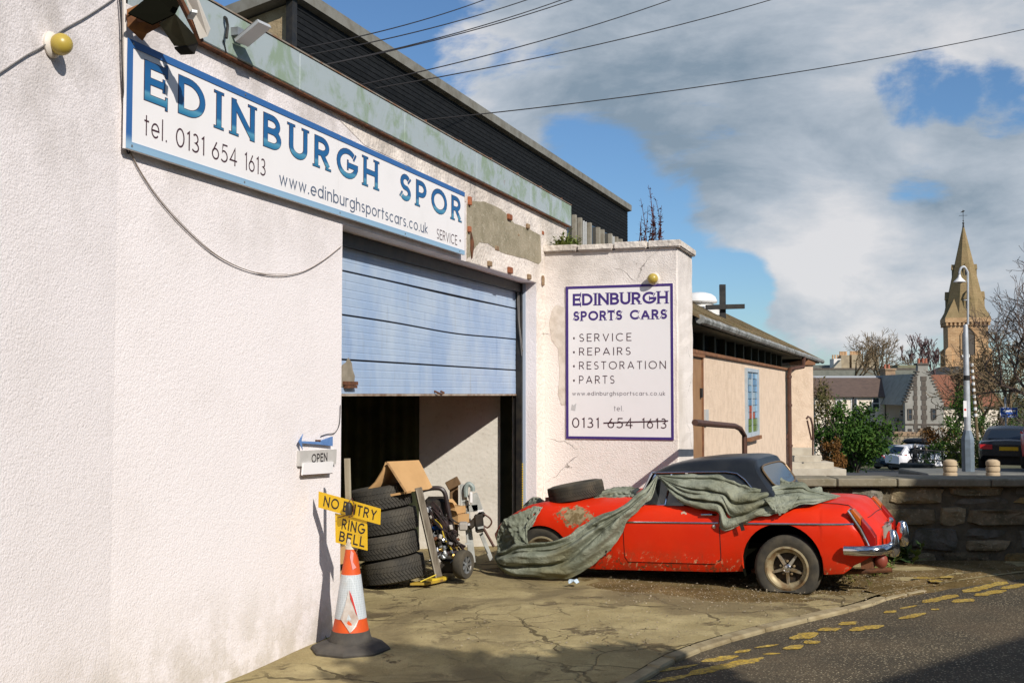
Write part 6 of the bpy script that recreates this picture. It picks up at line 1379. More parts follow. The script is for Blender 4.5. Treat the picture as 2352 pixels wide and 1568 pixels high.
# ================================================================== THE RED ROADSTER
CA = math.radians(25)
_n = Vector((math.cos(CA), -math.sin(CA), 0)); _u = Vector((math.sin(CA), math.cos(CA), 0))
FR = Frame(Vector((2.49, 10.42, 0)) - _n * 3.05 - _u * .04, CA)
GZ = .012
PIV = Matrix.Translation((3.05, 0, 0)) @ Matrix.Rotation(-.035, 4, 'Y') @ Matrix.Translation((-3.05, 0, 0))
MCAR = Matrix.Translation((0, 0, GZ)) @ FR.m_u(0) @ PIV       # x towards the tail, y to the far side, z up
YC = .795
car = thing('red_roadster', 'weathered red classic roadster with black hard top and a flat rear tyre', 'car', tuple(FR.P(2, YC)))
def m_red():
    b = NB('faded_red_paint'); z = b.sep()[2]
    c = b.mix(b.ramp(b.noise(1.6, 5), .35, .7), (.64, .021, .002), (.70, .030, .003))
    c = b.mix(b.ramp(b.noise(11, 6, .7), .60, .74, 0, .2), c, (.70, .11, .04))
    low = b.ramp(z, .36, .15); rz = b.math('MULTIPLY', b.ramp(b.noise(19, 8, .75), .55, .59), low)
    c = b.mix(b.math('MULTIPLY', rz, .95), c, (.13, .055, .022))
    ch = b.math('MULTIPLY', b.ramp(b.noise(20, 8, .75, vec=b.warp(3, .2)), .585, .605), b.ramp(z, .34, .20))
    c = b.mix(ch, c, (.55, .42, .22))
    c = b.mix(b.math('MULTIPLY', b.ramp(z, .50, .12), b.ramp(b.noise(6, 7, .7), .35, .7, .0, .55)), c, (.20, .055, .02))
    c = b.mix(b.ramp(b.noise(3.4, 8, .72, vec=b.warp(4, .2)), .52, .78, 0, .22), c, (.42, .05, .02))
    q = MCAR @ Vector((1.02, .02, .665)); sx = b.sep(); e = None
    mpn = b.n('ShaderNodeVectorMath'); mpn.operation = 'SUBTRACT'; b.l(b.o, mpn.inputs[0]); mpn.inputs[1].default_value = q
    ms = b.n('ShaderNodeVectorMath'); ms.operation = 'MULTIPLY'; b.l(mpn.outputs[0], ms.inputs[0]); ms.inputs[1].default_value = (3.6, 3.6, 7.5)
    ln_ = b.n('ShaderNodeVectorMath'); ln_.operation = 'LENGTH'; b.l(ms.outputs[0], ln_.inputs[0])
    sc = b.ramp(b.math('ADD', b.math('MULTIPLY', ln_.outputs['Value'], .42), b.math('MULTIPLY', b.noise(13, 8, .75), 1.1)), .78, .84, 1, 0)
    c = b.mix(b.math('MULTIPLY', sc, .92), c, b.mix(b.ramp(b.noise(22, 5), .4, .6), (.30, .28, .16), (.13, .13, .06)))
    return b.fin(c, b.ramp(b.noise(5, 5), .3, .7, .38, .60), b.bump(b.noise(2.2, 3), .08, .03), spec=.22, **{'Coat Weight': .08, 'Coat Roughness': .3})
M_RED = m_red()
M_CHROME = mat('pitted_chrome', (.62, .62, .64), .14, (.45, .42, .40), 24, .5, .8, metal=1.0)
M_RUBBER = mat('dull_rubber', (.030, .029, .026), .85, (.055, .050, .042), 9, bump=.3, bscale=60)
M_OLDTYRE = mat('dusty_tyre', (.042, .038, .030), .9, (.085, .072, .050), 7, bump=.4, bscale=70)
M_RIM = mat('rusty_rim', (.36, .30, .18), .55, (.20, .12, .055), 12, .4, .68, metal=.4)
M_GLASS = mat('cabin_glass', (.022, .026, .028), .07, (.06, .065, .06), 5, spec=.65)
M_HTOP = mat('black_hard_top', (.011, .013, .016), .32, (.02, .022, .024), 5, bump=.06, bscale=50, spec=.5)
ST = [(0.0, .50, .50, .44, .47, .50), (.10, .64, .64, .58, .56, .60), (.28, .73, .73, .66, .665, .70), (.42, .765, .765, .695, .725, .765), (.65, .785, .79, .72, .76, .82), (1.2, .79, .795, .735, .772, .86), (1.58, .795, .80, .745, .77, .88), (1.72, .795, .80, .745, .765, .80), (2.4, .795, .80, .745, .75, .78), (2.9, .795, .80, .74, .75, .785), (3.02, .79, .795, .735, .75, .80),
      (3.3, .785, .785, .715, .748, .815), (3.52, .772, .772, .69, .744, .81), (3.63, .758, .758, .672, .735, .785), (3.70, .748, .748, .655, .63, .73), (3.77, .735, .735, .64, .52, .655), (3.81, .71, .71, .63, .45, .60), (3.845, .68, .68, .61, .42, .545)]
ARCH = ((.645, .245, .325), (3.02, .255, .362))
FRC = (0, .14, .38, .58, .745, .87, .96, 1.0)
def zbot(x): return table([(0, .40), (.12, .30), (.3, .20), (1.2, .150), (2.4, .160), (2.66, .175), (3.4, .165), (3.56, .175), (3.66, .26), (3.85, .33)], x)[0]
def side_pts(x):
    hM, hC, hT, zT, zC = table(ST, x); zb = min(zbot(x), zT - .06); z = [zb + f * (zT - zb) for f in FRC]
    y = [hM * .935, hM * .985, hM, hM + .004, hC, lerp(hC, hT, .38), hT + .012, hT - .022]
    return z, y, hT, zT, zC
def side_y(x, zq):
    z, y, *_ = side_pts(x)
    for i in range(len(z) - 1):
        if zq <= z[i + 1]: return lerp(y[i], y[i + 1], max(0, (zq - z[i]) / (z[i + 1] - z[i])))
    return y[-1]
xs = sorted(set([round(i * .05, 3) for i in range(78)] + [round(c[0] + c[2] * s * math.cos(a), 3) for c in ARCH for s in (-1, 1) for a in [PI / 2 * k / 9 for k in range(10)]] + [3.845]))
rows = []
for x in xs:
    z, y, hT, zT, zC = side_pts(x); zlow = z[0]
    for cx, cz, r in ARCH:
        if abs(x - cx) <= r: zlow = max(zlow, cz + math.sqrt(max(0, r * r - (x - cx) ** 2)))
    zl = [zlow + f * (zT - zlow) for f in FRC]; half = [(side_y(x, q), q) for q in zl]
    half = [(half[0][0] - .03, half[0][1] + .0)] + half + [(hT - .14, lerp(zT, zC, .52)), (hT * .45, lerp(zT, zC, .88)), (0, zC)]
    rows.append([(x, YC - a, b_) for a, b_ in half] + [(x, YC + a, b_) for a, b_ in half[-2::-1]])
mb = MB(MCAR); mb.grid(rows, flip=True); n_ = len(rows[0]); mb.add(rows[-1], [tuple(range(n_))]); mb.add(rows[0], [tuple(range(n_ - 1, -1, -1))])
mb.build('body', M_RED, car, smooth=True, angle=35)
def patch(x0, x1, z0, z1, off, nx=16, nz=12, rc=.06):
    """skin over the near side of the body, with rounded lower corners"""
    rows = []
    for j in range(nz + 1):
        z = lerp(z0, z1, j / nz); ins = 0
        if z - z0 < rc: ins = rc - math.sqrt(max(0, rc * rc - (rc - (z - z0)) ** 2))
        rows.append([(x, YC - side_y(x, z) - off, z) for x in [lerp(x0 + ins * .5, x1 - ins, i / nx) for i in range(nx + 1)]])
    return rows
mb = MB(MCAR); mb.grid(patch(1.517, 2.468, .232, .752, .0015, rc=.07)); mb.build('door_gap', M_BLACK, car)
mb = MB(MCAR); mb.grid(patch(1.525, 2.460, .240, .752, .005, rc=.065)); door_r = mb.build('car_door', M_RED, car, smooth=True)
mb = MB(MCAR); yh = YC - side_y(2.38, .70); mb.tube([(2.29, yh - .006, .688), (2.30, yh - .034, .692), (2.40, yh - .036, .694), (2.43, yh - .006, .692)], .011, 8); mb.build('door_handle', M_CHROME, door_r, smooth=True)
mb = MB(MCAR @ Matrix.Translation((2.415, YC - side_y(2.415, .585) - .005, .585)) @ Matrix.Rotation(PI / 2, 4, 'X')); mb.lathe([(.016, 0), (.016, .008), (0, .011)], 12); mb.build('door_lock', M_CHROME, door_r)
mb = MB(MCAR); cx0 = 2.12
mb.prism([(cx0 - .01, .70), (cx0 + .012, .70), (cx0 + .018, .66), (cx0 + .032, .668), (cx0 + .028, .705), (cx0 + .005, .722), (cx0 - .026, .71), (cx0 - .022, .69)], YC - side_y(2.12, .70) - .0075, YC - side_y(2.12, .70) - .0055); mb.build('paint_chip', mat('pale_primer', (.62, .48, .36), .8), door_r)
# black sill shade strip, chrome waist strips
for x0, x1, par in ((1.535, 2.455, door_r), (2.475, 3.66, car),):
    mb = MB(MCAR); mb.tube([(lerp(x0, x1, i / 14), YC - side_y(lerp(x0, x1, i / 14), .617) - .007, .617) for i in range(15)], .009, 6); mb.build('chrome_strip', M_CHROME, par, smooth=True)
# inner wheel arches and underside, coloured black for the shade in there
for cx, cz, r in ARCH:
    mb = MB(MCAR); N_ = 22; rows = []
    for k in range(N_ + 1):
        a = -.35 + (PI + .7) * k / N_; rows.append([(cx + (r + .004) * math.cos(a), y, cz + (r + .004) * math.sin(a)) for y in (.018, .42)])
    mb.grid(rows); mb.add([r_[1] for r_ in rows], [tuple(range(N_ + 1))]); mb.build('wheel_arch', mat('shade_black', (.006, .006, .004), 1.0, spec=0.0), car)
mb = MB(MCAR); mb.box(.25, 3.55, .20, 1.39, .20, .42); mb.build('underside', mat('shade_black', (.006, .006, .004), 1.0, spec=0.0), car)
mb = MB(MCAR); mb.tube([(2.6, .3, .15), (3.4, .35, .14), (3.92, .45, .17)], .024, 8); mb.build('exhaust', M_RUST, car, smooth=True)
# wheels
def roadster_wheel(x, flat, y0=.045):
    """centre at x; flat = squashed tyre"""
    R_, ri, w_, zc = .298, .188, .165, (.212 if flat else .262); N_ = 40; prof = [(ri, 0), (ri + .03, -.012), (ri + .075, -.016), (R_ - .012, -.006), (R_, .018), (R_ + .002, w_ * .5), (R_, w_ - .018), (R_ - .012, w_ + .006), (ri + .05, w_ + .014), (ri, w_)]
    rows = []
    for k in range(N_ + 1):
        a = 2 * PI * k / N_; row = []
        for r, y in prof:
            px, pz_ = r * math.cos(a), r * math.sin(a); z = zc + pz_; yy = y
            if flat:
                sq = max(0, -pz_ / R_) ** 2; yy = y + (-.035 if y < w_ / 2 else .03) * sq * ((r - ri) / (R_ - ri)) * (1 if 0 < y < w_ or r > ri + .02 else .6); px *= 1 + .05 * sq
                if z < .004: z = .004
            row.append((x + px, y0 + yy, z))
        rows.append(row)
    Mw = Matrix.Translation((0, 0, GZ)) @ FR.m_u(0)
    if not flat: Mw = MCAR
    mb = MB(Mw); mb.grid(rows); t_ = mb.build('wheel', M_OLDTYRE, car, smooth=True, angle=50)
    A_ = Mw @ Matrix.Translation((x, y0, zc)) @ Matrix.Rotation(PI / 2, 4, 'X')      # local z towards the viewer
    mb = MB(A_); mb.lathe([(ri + .008, -.004), (ri + .012, .010), (ri - .006, .014), (ri - .012, .004), (ri - .02, -.02), (ri - .045, -.03), (ri - .052, -.055)], 40, caps=False); mb.build('rim', M_RIM, t_, smooth=True, angle=50)
    mb = MB(A_); mb.lathe([(ri - .05, -.06), (.06, -.05), (0, -.05)], 32); mb.build('brake_drum', mat('dark_hub', (.028, .022, .015), .9, (.06, .04, .02), 20), t_)
    for k in range(5):
        a = math.radians(55 + 72 * k); d = Vector((math.cos(a), math.sin(a), 0)); s = Vector((-d.y, d.x, 0)); mb = MB(A_)
        r0, r1 = .028, ri - .046
        mb.hexa([d * r0 - s * .018 + Vector((0, 0, -.035)), d * r0 + s * .018 + Vector((0, 0, -.035)), d * r1 + s * .013 + Vector((0, 0, -.05)), d * r1 - s * .013 + Vector((0, 0, -.05))], [d * r0 - s * .014 + Vector((0, 0, -.008)), d * r0 + s * .014 + Vector((0, 0, -.008)), d * r1 + s * .009 + Vector((0, 0, -.026)), d * r1 - s * .009 + Vector((0, 0, -.026))])
        mb.build('spoke', mat('worn_alloy', (.50, .45, .35), .35, (.30, .22, .12), 16, metal=.7), t_)
        a2 = a + math.radians(36); d2 = Vector((math.cos(a2), math.sin(a2), 0)); mb = MB(A_ @ Matrix.Translation(d2 * .062)); mb.lathe([(.012, -.045), (.012, -.022), (0, -.018)], 8); mb.build('wheel_nut', M_RIM, t_)
    mb = MB(A_); mb.lathe([(.042, -.04), (.040, -.004), (.030, .006), (.028, .002), (0, .004)], 24); mb.build('hub_cap', M_CHROME, t_, smooth=True)
roadster_wheel(3.05, True); roadster_wheel(.645, False)
# hard top
def hy(z): return table([(.70, .735), (.76, .715), (.90, .665), (1.05, .60), (1.10, .575), (1.15, .535)], z)[0]
ZE = [(1.77, 1.065), (2.50, 1.072), (2.60, 1.055), (2.68, 1.0), (2.76, .93), (2.84, .84), (2.90, .755), (3.08, .752)]
ZT = [(1.77, 1.082), (1.84, 1.125), (1.95, 1.162), (2.1, 1.190), (2.3, 1.208), (2.6, 1.212), (2.70, 1.206), (2.755, 1.185), (2.78, 1.13), (2.84, 1.04), (2.94, .90), (3.04, .79), (3.08, .765)]
rows = []; hx = sorted(set([1.77 + i * .04 for i in range(33)] + [2.755, 2.78, 2.84, 2.94, 3.04, 3.08]))
for x in hx:
    ze = table(ZE, x)[0]; zt_ = table(ZT, x)[0]; ze = min(ze, zt_ - .012); zs = zt_ - .055 if zt_ > 1.1 else lerp(ze, zt_, .75); zs = max(zs, ze + .004)
    half = [(hy(ze) - .02, ze - .003), (hy(ze), ze), (hy(lerp(ze, zs, .5)), lerp(ze, zs, .5)), (hy(zs), zs), (hy(zs) - .045, lerp(zs, zt_, .62)), (hy(zs) - .13, lerp(zs, zt_, .9)), (.25, zt_), (0, zt_ + .004)]
    rows.append([(x, YC - a, b_) for a, b_ in half] + [(x, YC + a, b_) for a, b_ in half[-2::-1]])
mb = MB(MCAR); mb.grid(rows, flip=True); mb.add(rows[0], [tuple(range(len(rows[0]) - 1, -1, -1))]); ht = mb.build('hard_top', M_HTOP, car, smooth=True, angle=42)
# rear window: pane and bright frame on the back slope
def slope(x): return table(ZT, x)[0]
N_ = 20; out = []; 
for k in range(N_):
    a = 2 * PI * k / N_; ca, sa = math.cos(a), math.sin(a); e = .45; xx = 2.862 - .072 * math.copysign(abs(sa) ** e, sa); yy = YC + .52 * math.copysign(abs(ca) ** e, ca); out.append((xx, yy, slope(xx) + .006))
mb = MB(MCAR); mb.add([(x + .006, y, z + .004) for x, y, z in out], [tuple(range(N_))]); mb.build('rear_window', mat('sky_glass', (.05, .06, .07), .04, spec=.9), ht)
mb = MB(MCAR); mb.tube([(x + .006, y, z + .006) for x, y, z in out + out[:1]], .009, 6); mb.build('window_seal', mat('bronze_trim', (.22, .15, .08), .4, metal=.5), ht)
# side glass, quarter light, gutters, pillars
sg = [(1.70, .765), (1.80, 1.058), (2.48, 1.064), (2.58, 1.05), (2.66, .995), (2.78, .86), (2.85, .768)]
for sd in (-1, 1):
    mb = MB(MCAR); mb.add([(x, YC + sd * (hy(z) - .012), z) for x, z in sg], [tuple(range(7)) if sd > 0 else tuple(range(6, -1, -1))]); mb.build('side_glass', M_GLASS, car)
    ed = [(1.765, 1.072), (2.1, 1.076), (2.50, 1.076), (2.60, 1.06), (2.68, 1.005), (2.77, .905), (2.84, .83)]
    mb = MB(MCAR); mb.tube([(x, YC + sd * (hy(z) + .006), z) for x, z in ed], .008, 6); mb.build('gutter_strip', M_CHROME, car, smooth=True)
    mb = MB(MCAR); mb.tube([(1.80, YC + sd * (hy(1.05) - .004), 1.055), (1.70, YC + sd * (hy(.77) - .004), .77)], .013, 6); mb.tube([(1.70, YC + sd * (hy(.77) - .004), .772), (1.92, YC + sd * (hy(.77) - .004), .772)], .008, 5); mb.tube([(1.96, YC + sd * (hy(1.05) - .006), 1.055), (1.915, YC + sd * (hy(.77) - .006), .772)], .010, 6); mb.build('quarter_light_frame', M_CHROME, car, smooth=True)
mb = MB(MCAR); mb.add([(1.625, YC - .66, .80), (1.625, YC + .66, .80), (1.765, YC + .585, 1.07), (1.765, YC - .585, 1.07)], [(0, 1, 2, 3)]); mb.build('windscreen', M_GLASS, car)
mb = MB(MCAR); mb.tube([(1.625, YC - .67, .79), (1.768, YC - .595, 1.072), (1.768, YC + .595, 1.072), (1.625, YC + .67, .79), (1.625, YC - .67, .79)], .011, 6); mb.build('windscreen_frame', M_CHROME, car, smooth=True)
mb = MB(MCAR); yb = YC - .70
mb.tube([(1.66, yb, .775), (1.64, yb - .03, .80)], .008, 6); mb.sphere((1.64, yb - .04, .82), .035, 10, 6, .7); mb.build('wing_mirror', M_CHROME, car, smooth=True)
# boot lid line, tail lamps, bumpers
M_AMBER = mat('amber_lens', (.48, .10, .008), .2, spec=.6); M_REDL = mat('red_lens', (.30, .008, .006), .18, spec=.6)
for sd in (-1, 1):
    ya, yb_ = YC + sd * .752, YC + sd * .625
    up = [(3.632, .738), (3.662, .748), (3.728, .665), (3.722, .60)]; lo = [(3.724, .603), (3.730, .663), (3.800, .575), (3.842, .505), (3.842, .425), (3.800, .410)]
    tl_ = None
    for poly, m_, nm in ((lo, M_REDL, 'tail_lamp'), (up, M_AMBER, 'amber_lens')):
        mb = MB(MCAR); mb.prism(poly if sd > 0 else poly, min(ya, yb_), max(ya, yb_)); ob = mb.build(nm, m_, tl_ or car, bevel=.006); tl_ = tl_ or ob
    mb = MB(MCAR); yo = YC + sd * .752; mb.tube([(3.65, yo, .755), (3.622, yo, .735), (3.72, yo - sd * .002, .575), (3.795, yo - sd * .006, .402), (3.845, yo - sd * .03, .418)], .0115, 6); mb.build('chrome_rim', M_CHROME, tl_, smooth=True)
mb = MB(MCAR); seam = []
for i in range(21): y = lerp(-.5, .5, i / 20); seam.append((3.765 - .05 * (2 * y) ** 4, YC + y, table(ST, 3.765)[4] - .10 * (2 * y) ** 2 * .3 + .004))
mb.tube(seam, .004, 4)
for sd in (-1, 1): mb.tube([(x, YC + sd * .56, lerp(table(ST, x)[3], table(ST, x)[4], .52 + .36 * (table(ST, x)[2] - .14 - .56) / max(.05, table(ST, x)[2] * .55 - .14)) + .003) for x in (3.10, 3.2, 3.3, 3.4, 3.5, 3.6, 3.68, 3.74)], .004, 4)
mb.build('boot_gap', M_BLACK, car)
mb = MB(MCAR); mb.prism([(3.846, .44), (3.86, .44), (3.86, .55), (3.846, .55)], YC - .27, YC + .27); mb.build('number_plate_mount', mat('grey_plate', (.30, .27, .22), .6), car)
def bumper(pts, h, nm):
    P_ = cat_rom(pts, 18); rows = []
    for i, p in enumerate(P_):
        d = (P_[min(i + 1, 17)] - P_[max(i - 1, 0)]).normalized(); o_ = Vector((d.y, -d.x, 0)); o_ = -o_ if o_.dot(Vector((p.x - 3.0, p.y - YC, 0))) < 0 else o_
        rows.append([p + o_ * a + Vector((0, 0, b_ * h)) for a, b_ in ((-.01, .5), (.012, .48), (.030, .28), (.036, 0), (.030, -.28), (.012, -.48), (-.01, -.5))])
    mb = MB(MCAR); mb.grid(rows); return mb.build(nm, M_CHROME, car, smooth=True, angle=60)
for sd in (-1, 1): bumper([(3.58, YC + sd * .80, .392), (3.72, YC + sd * .81, .392), (3.86, YC + sd * .765, .392), (3.925, YC + sd * .62, .392), (3.935, YC + sd * .42, .392)], .088, 'bumper')
for sd in (-1, 1):
    mb = MB(MCAR @ Matrix.Translation((3.945, YC + sd * .40, .425))); mb.lathe([(0, -.135), (.042, -.125), (.062, -.08), (.062, 0), (.052, .06), (.034, .10), (0, .115)], 16); o_ = mb.build('overrider', M_CHROME, car, smooth=True)
mb = MB(MCAR); mb.sphere((3.86, YC + .22, .56), .028, 10, 8); mb.box(3.80, 3.88, YC - .1, YC + .1, .535, .56); mb.build('boot_handle', M_CHROME, car)
mb = MB(MCAR); mb.box(3.70, 3.80, YC - .70, YC - .52, .22, .33); mb.build('hanging_valance', M_RUST, car)
mb = MB(MCAR @ Matrix.Translation((3.86, YC - .60, .285))); mb.sphere((0, 0, 0), .06, 12, 8, 1.2); mb.build('reversing_lamp', mat('rusty_red_lamp', (.22, .05, .03), .5), car, smooth=True)
# bonnet shut line and bits showing through the torn cover
mb = MB(MCAR)
for i in range(7): x = .25 + .16 * i; mb.box(x, x + .11, .33 + .02 * (i % 2), .37, table(ST, x)[4] - .045, table(ST, x)[4] - .005 + .012 * (i % 3))
mb.build('bonnet_edge_trim', mat('flaked_red', (.30, .06, .03), .8, (.35, .25, .18), 16), car)

# ------------------------------------------------------------------ tarpaulin
def m_tarp():
    b = NB('grey_green_canvas')
    c = b.mix(b.ramp(b.noise(3.2, 7, .62), .36, .68), (.185, .20, .145), (.325, .345, .27))
    c = b.mix(b.ramp(b.noise(1.4, 6, .6, vec=b.warp(3, .3)), .48, .72, 0, .7), c, (.21, .19, .10))
    c = b.mix(b.ramp(b.noise(19, 6, .7), .60, .74, 0, .4), c, (.07, .075, .045))
    h = b.math('ADD', b.noise(7, 7, .68, 1.2), b.math('MULTIPLY', b.noise(26, 5, .65, 1.8), .45))
    return b.fin(c, .92, b.bump(h, .8, .04), spec=.12)
M_TARP = m_tarp()
tarp = thing('tarpaulin', 'grey green canvas tarpaulin dragged half off the red roadster', 'tarpaulin', tuple(FR.P(.6, -.15)))
Z3 = lambda x, y: ((1450 + x / 3.563) * .784, (1300 + y / 3.563) * .784)
Z2 = lambda x, y: ((1900 + x / 2.94) * .784, (1300 + y / 2.94) * .784)
def carp(px, py, y): n, z = FR.on_u(px, py, y); return FR.P(y, n, max(z, .012))
def drape(name, zf, top, bot, nu, nv, bulge, amp, k, seed, edge=.02, skew=.5, sharp=1.6, cr=.035):
    rk = random.Random(int(seed * 13)); CR = [(rk.uniform(.08, .92), rk.uniform(-.35, .35), rk.uniform(.03, .075), rk.uniform(.5, 1.0), rk.uniform(0, 1), rk.uniform(.18, .5)) for _ in range(int(2 + k * 1.3))]
    T_ = cat_rom([carp(*zf(x, y), d) for x, y, d in top], nu); B_ = cat_rom([carp(*zf(x, y), d) for x, y, d in bot], nu); out_ = -FR.u; rows = []
    for i in range(nu):
        a, b_ = T_[i], B_[i]; row = []; s = i / (nu - 1)
        for j in range(nv):
            v = j / (nv - 1); p = a.lerp(b_, v); w = math.sin(PI * v) ** .7
            ph = 2 * PI * (k * v + skew * s + .35 * mnoise.noise(Vector((s * 3.1 + seed, v * 1.5, seed))))
            f = math.sin(ph); f = math.copysign(abs(f) ** (1 / sharp), f)
            ln = min(1, (a - b_).length / .25)
            d = bulge * w * ln + amp * f * (.35 + .65 * w) * ln + .012 * mnoise.noise(Vector((s * 14 + seed, v * 7, 1))) * 1.0 + cr * ln * (.4 + .6 * w) * (.4 - .8 * abs(mnoise.noise(Vector((s * 6.5 + seed + 1.3 * v, v * 4.2 - 1.6 * s, seed))))*1.7 + .35 * mnoise.noise(Vector((s * 22 + seed, v * 9 - 4 * s, seed))))
            for c0, dr_, wd, am, sc_, sl_ in CR:
                vc = c0 + dr_ * (s - sc_) + .10 * mnoise.noise(Vector((s * 4 + seed, c0 * 9, 2))); fade = math.exp(-((s - sc_) / sl_) ** 2)
                e_ = abs(v - vc) / wd; d -= cr * .9 * am * fade * ln * (math.exp(-e_) - .55 * math.exp(-((e_ - 1.9) / 1.1) ** 2))
            q = p + out_ * d + Vector((0, 0, 1)) * (amp * .35 * math.cos(ph) * w * ln)
            if j in (0, nv - 1): q += (a - b_).normalized() * edge * mnoise.noise(Vector((s * 17 + seed, j, 0))) if (a - b_).length > 1e-4 else Vector()
            q.z = max(q.z, .008 + .004 * mnoise.noise(q * 8)); row.append(q)
        rows.append(row)
    mb = MB(); mb.grid(rows); o = mb.build(name, M_TARP, tarp, smooth=True, angle=180)
    m = o.modifiers.new('thick', 'SOLIDIFY'); m.thickness = .004; m.offset = 0
    return o
A_top = [(1690, 330, .16), (1590, 440, .10), (1480, 525, .02), (1375, 615, -.02), (1250, 690, -.05), (1100, 738, -.07), (985, 800, -.09), (870, 880, -.13), (735, 968, -.17), (560, 1020, -.20), (350, 1035, -.22), (222, 1048, -.21), (120, 1100, -.16), (45, 1125, -.08), (25, 1135, .0)]
A_bot = [(1698, 345, .15), (1645, 545, .05), (1560, 625, .0), (1470, 720, -.02), (1385, 795, -.03), (1315, 950, -.04), (1240, 1060, -.05), (1120, 1185, -.07), (960, 1300, -.10), (800, 1395, -.13), (620, 1450, -.17), (420, 1448, -.19), (200, 1395, -.18), (60, 1290, -.12), (0, 1190, -.02)]
drape('sling_fold', Z3, A_top, A_bot, 170, 70, .055, .036, 2.3, 3.0, skew=-.9, cr=.045)
drape('nose_fold', Z3, [(95, 785, .0), (200, 735, .02), (320, 687, .05), (430, 645, .08), (492, 666, .06)], [(222, 1048, -.15), (300, 1040, -.15), (345, 1032, -.14), (292, 962, -.08), (395, 845, -.03)], 40, 26, .0, .012, 1.2, 5.0, skew=.6)
drape('nose_return', Z3, [(15, 980, .02), (50, 870, .0), (97, 783, -.04)], [(22, 1140, .0), (110, 1114, -.03), (226, 1050, -.12)], 18, 18, -.03, .01, 1, 7.0)
drape('under_lap', Z3, [(20, 1130, .03), (120, 1100, -.05), (300, 1060, -.1), (560, 1030, -.12), (760, 975, -.1), (900, 900, -.06)], [(15, 1230, .02), (120, 1200, -.05), (300, 1180, -.1), (560, 1150, -.1), (800, 1060, -.07), (960, 940, -.04)], 40, 10, .0, .012, 1, 8.5)
drape('bonnet_fold', Z3, [(985, 578, .30), (1120, 492, .42), (1280, 447, .5), (1420, 447, .5), (1520, 466, .4)], [(1000, 588, .24), (1150, 575, .24), (1280, 560, .25), (1395, 572, .24), (1440, 556, .22)], 44, 20, .02, .022, 2, 9.0, .03)
drape('nose_edge_fold', Z3, [(300, 640, .6), (390, 560, .5), (470, 560, .45), (540, 610, .4)], [(300, 690, .3), (400, 660, .22), (490, 668, .16), (560, 650, .14)], 24, 10, .01, .014, 1, 10.0, .03)
B_top = [(88, 270, .17), (220, 266, .165), (400, 264, .16), (580, 268, .16), (720, 312, .14), (830, 352, .13), (940, 384, .12), (1040, 372, .22), (1140, 350, .34), (1330, 336, .44), (1400, 390, .5), (1500, 412, .6), (1658, 447, .75)]
B_bot = [(92, 284, .165), (190, 412, .05), (330, 522, .0), (500, 566, -.03), (600, 598, -.04), (640, 748, -.04), (800, 694, -.035), (960, 622, -.03), (1100, 602, -.02), (1190, 578, -.01), (1300, 525, .05), (1440, 512, .14), (1602, 467, .48)]
drape('window_swag', Z2, B_top, B_bot, 170, 70, .03, .034, 3.3, 12.0, .035, skew=.9, sharp=2.2, cr=.05)
drape('boot_flap', Z2, [(1000, 470, .03), (1060, 460, .06), (1180, 440, .12), (1300, 450, .16)], [(1040, 520, -.035), (1090, 585, -.035), (1142, 606, -.035), (1230, 548, .0)], 26, 18, .015, .010, 1.3, 14.0, .05)
drape('rear_window_fold', Z2, [(1140, 288, .46), (1200, 322, .44), (1270, 326, .46), (1332, 328, .5)], [(1128, 378, .34), (1230, 376, .36), (1300, 372, .38), (1372, 402, .42)], 24, 14, .02, .016, 1.2, 16.0, .02)
drape('boot_curl', Z2, [(1400, 385, .55), (1450, 372, .6), (1490, 366, .66)], [(1420, 430, .5), (1470, 425, .54), (1505, 418, .6)], 14, 10, .03, .02, 1, 18.0)
mb = MB(); p = carp(*Z2(795, 680), -.05); q = carp(*Z2(815, 745), -.05); mb.bar(p, q, .035, .006, FR.u); mb.build('tie_strap', M_BLACK, tarp)
mb = MB(); p = carp(*Z3(1160, 1060), -.06); q = carp(*Z3(1210, 1115), -.05); mb.bar(p, q, .02, .006, FR.u); p = carp(*Z3(1165, 1110), -.06); q = carp(*Z3(1150, 1170), -.05); mb.bar(p, q, .016, .006, FR.u); mb.build('torn_rag', mat('dark_rag', (.05, .03, .022), .95), tarp)

# ------------------------------------------------------------------ tyres
def tyre(name, label, R_=.30, ri=.19, w=.215, tread=True, group=None, mtl=None, blocks=54):
    o = thing(name, label, 'tyre', (0, 0, 0), group); mb = MB()
    h = w / 2; mb.lathe([(ri, -h * .72), (ri + .02, -h * .86), (R_ - .05, -h), (R_ - .012, -h * .86), (R_ - .004, -h * .7), (R_ - .004, h * .7), (R_ - .012, h * .86), (R_ - .05, h), (ri + .02, h * .86), (ri, h * .72), (ri + .012, 0)], 48, close=True)
    mb.build('carcass', mtl or M_RUBBER, o, smooth=True, angle=50)
    mb = MB()
    for k in range(blocks):
        a0 = 2 * PI * k / blocks; wd = 2 * PI / blocks * .70
        for sg_ in (-1, 1):
            for (f0, f1) in ((.03, .42), (.46, .86)):
                vs = []
                for rr_ in (R_ - .006, R_ + .003):
                    for f, e in ((f0, 0), (f1, 0), (f1, 1), (f0, 1)):
                        a = a0 + (e * wd) + f * 2.4 * 2 * PI / blocks; z = sg_ * f * h; r_ = rr_ - (.004 if f > .8 else 0); vs.append((r_ * math.cos(a), r_ * math.sin(a), z))
                mb.add(vs, [(0, 1, 2, 3), (4, 7, 6, 5), (0, 4, 5, 1), (1, 5, 6, 2), (2, 6, 7, 3), (3, 7, 4, 0)])
    tag(mb.build('tread', mtl or M_RUBBER, o), kind='stuff'); return o
M_STYRE = mat('stack_tyre_rubber', (.040, .037, .031), .82, (.070, .062, .048), 6, bump=.2, bscale=60)
t0 = tyre('stacked_tyre', 'bottom tyre of the stack in the garage doorway', .296, .19, .222, group='tyres stacked in the doorway', mtl=M_STYRE)
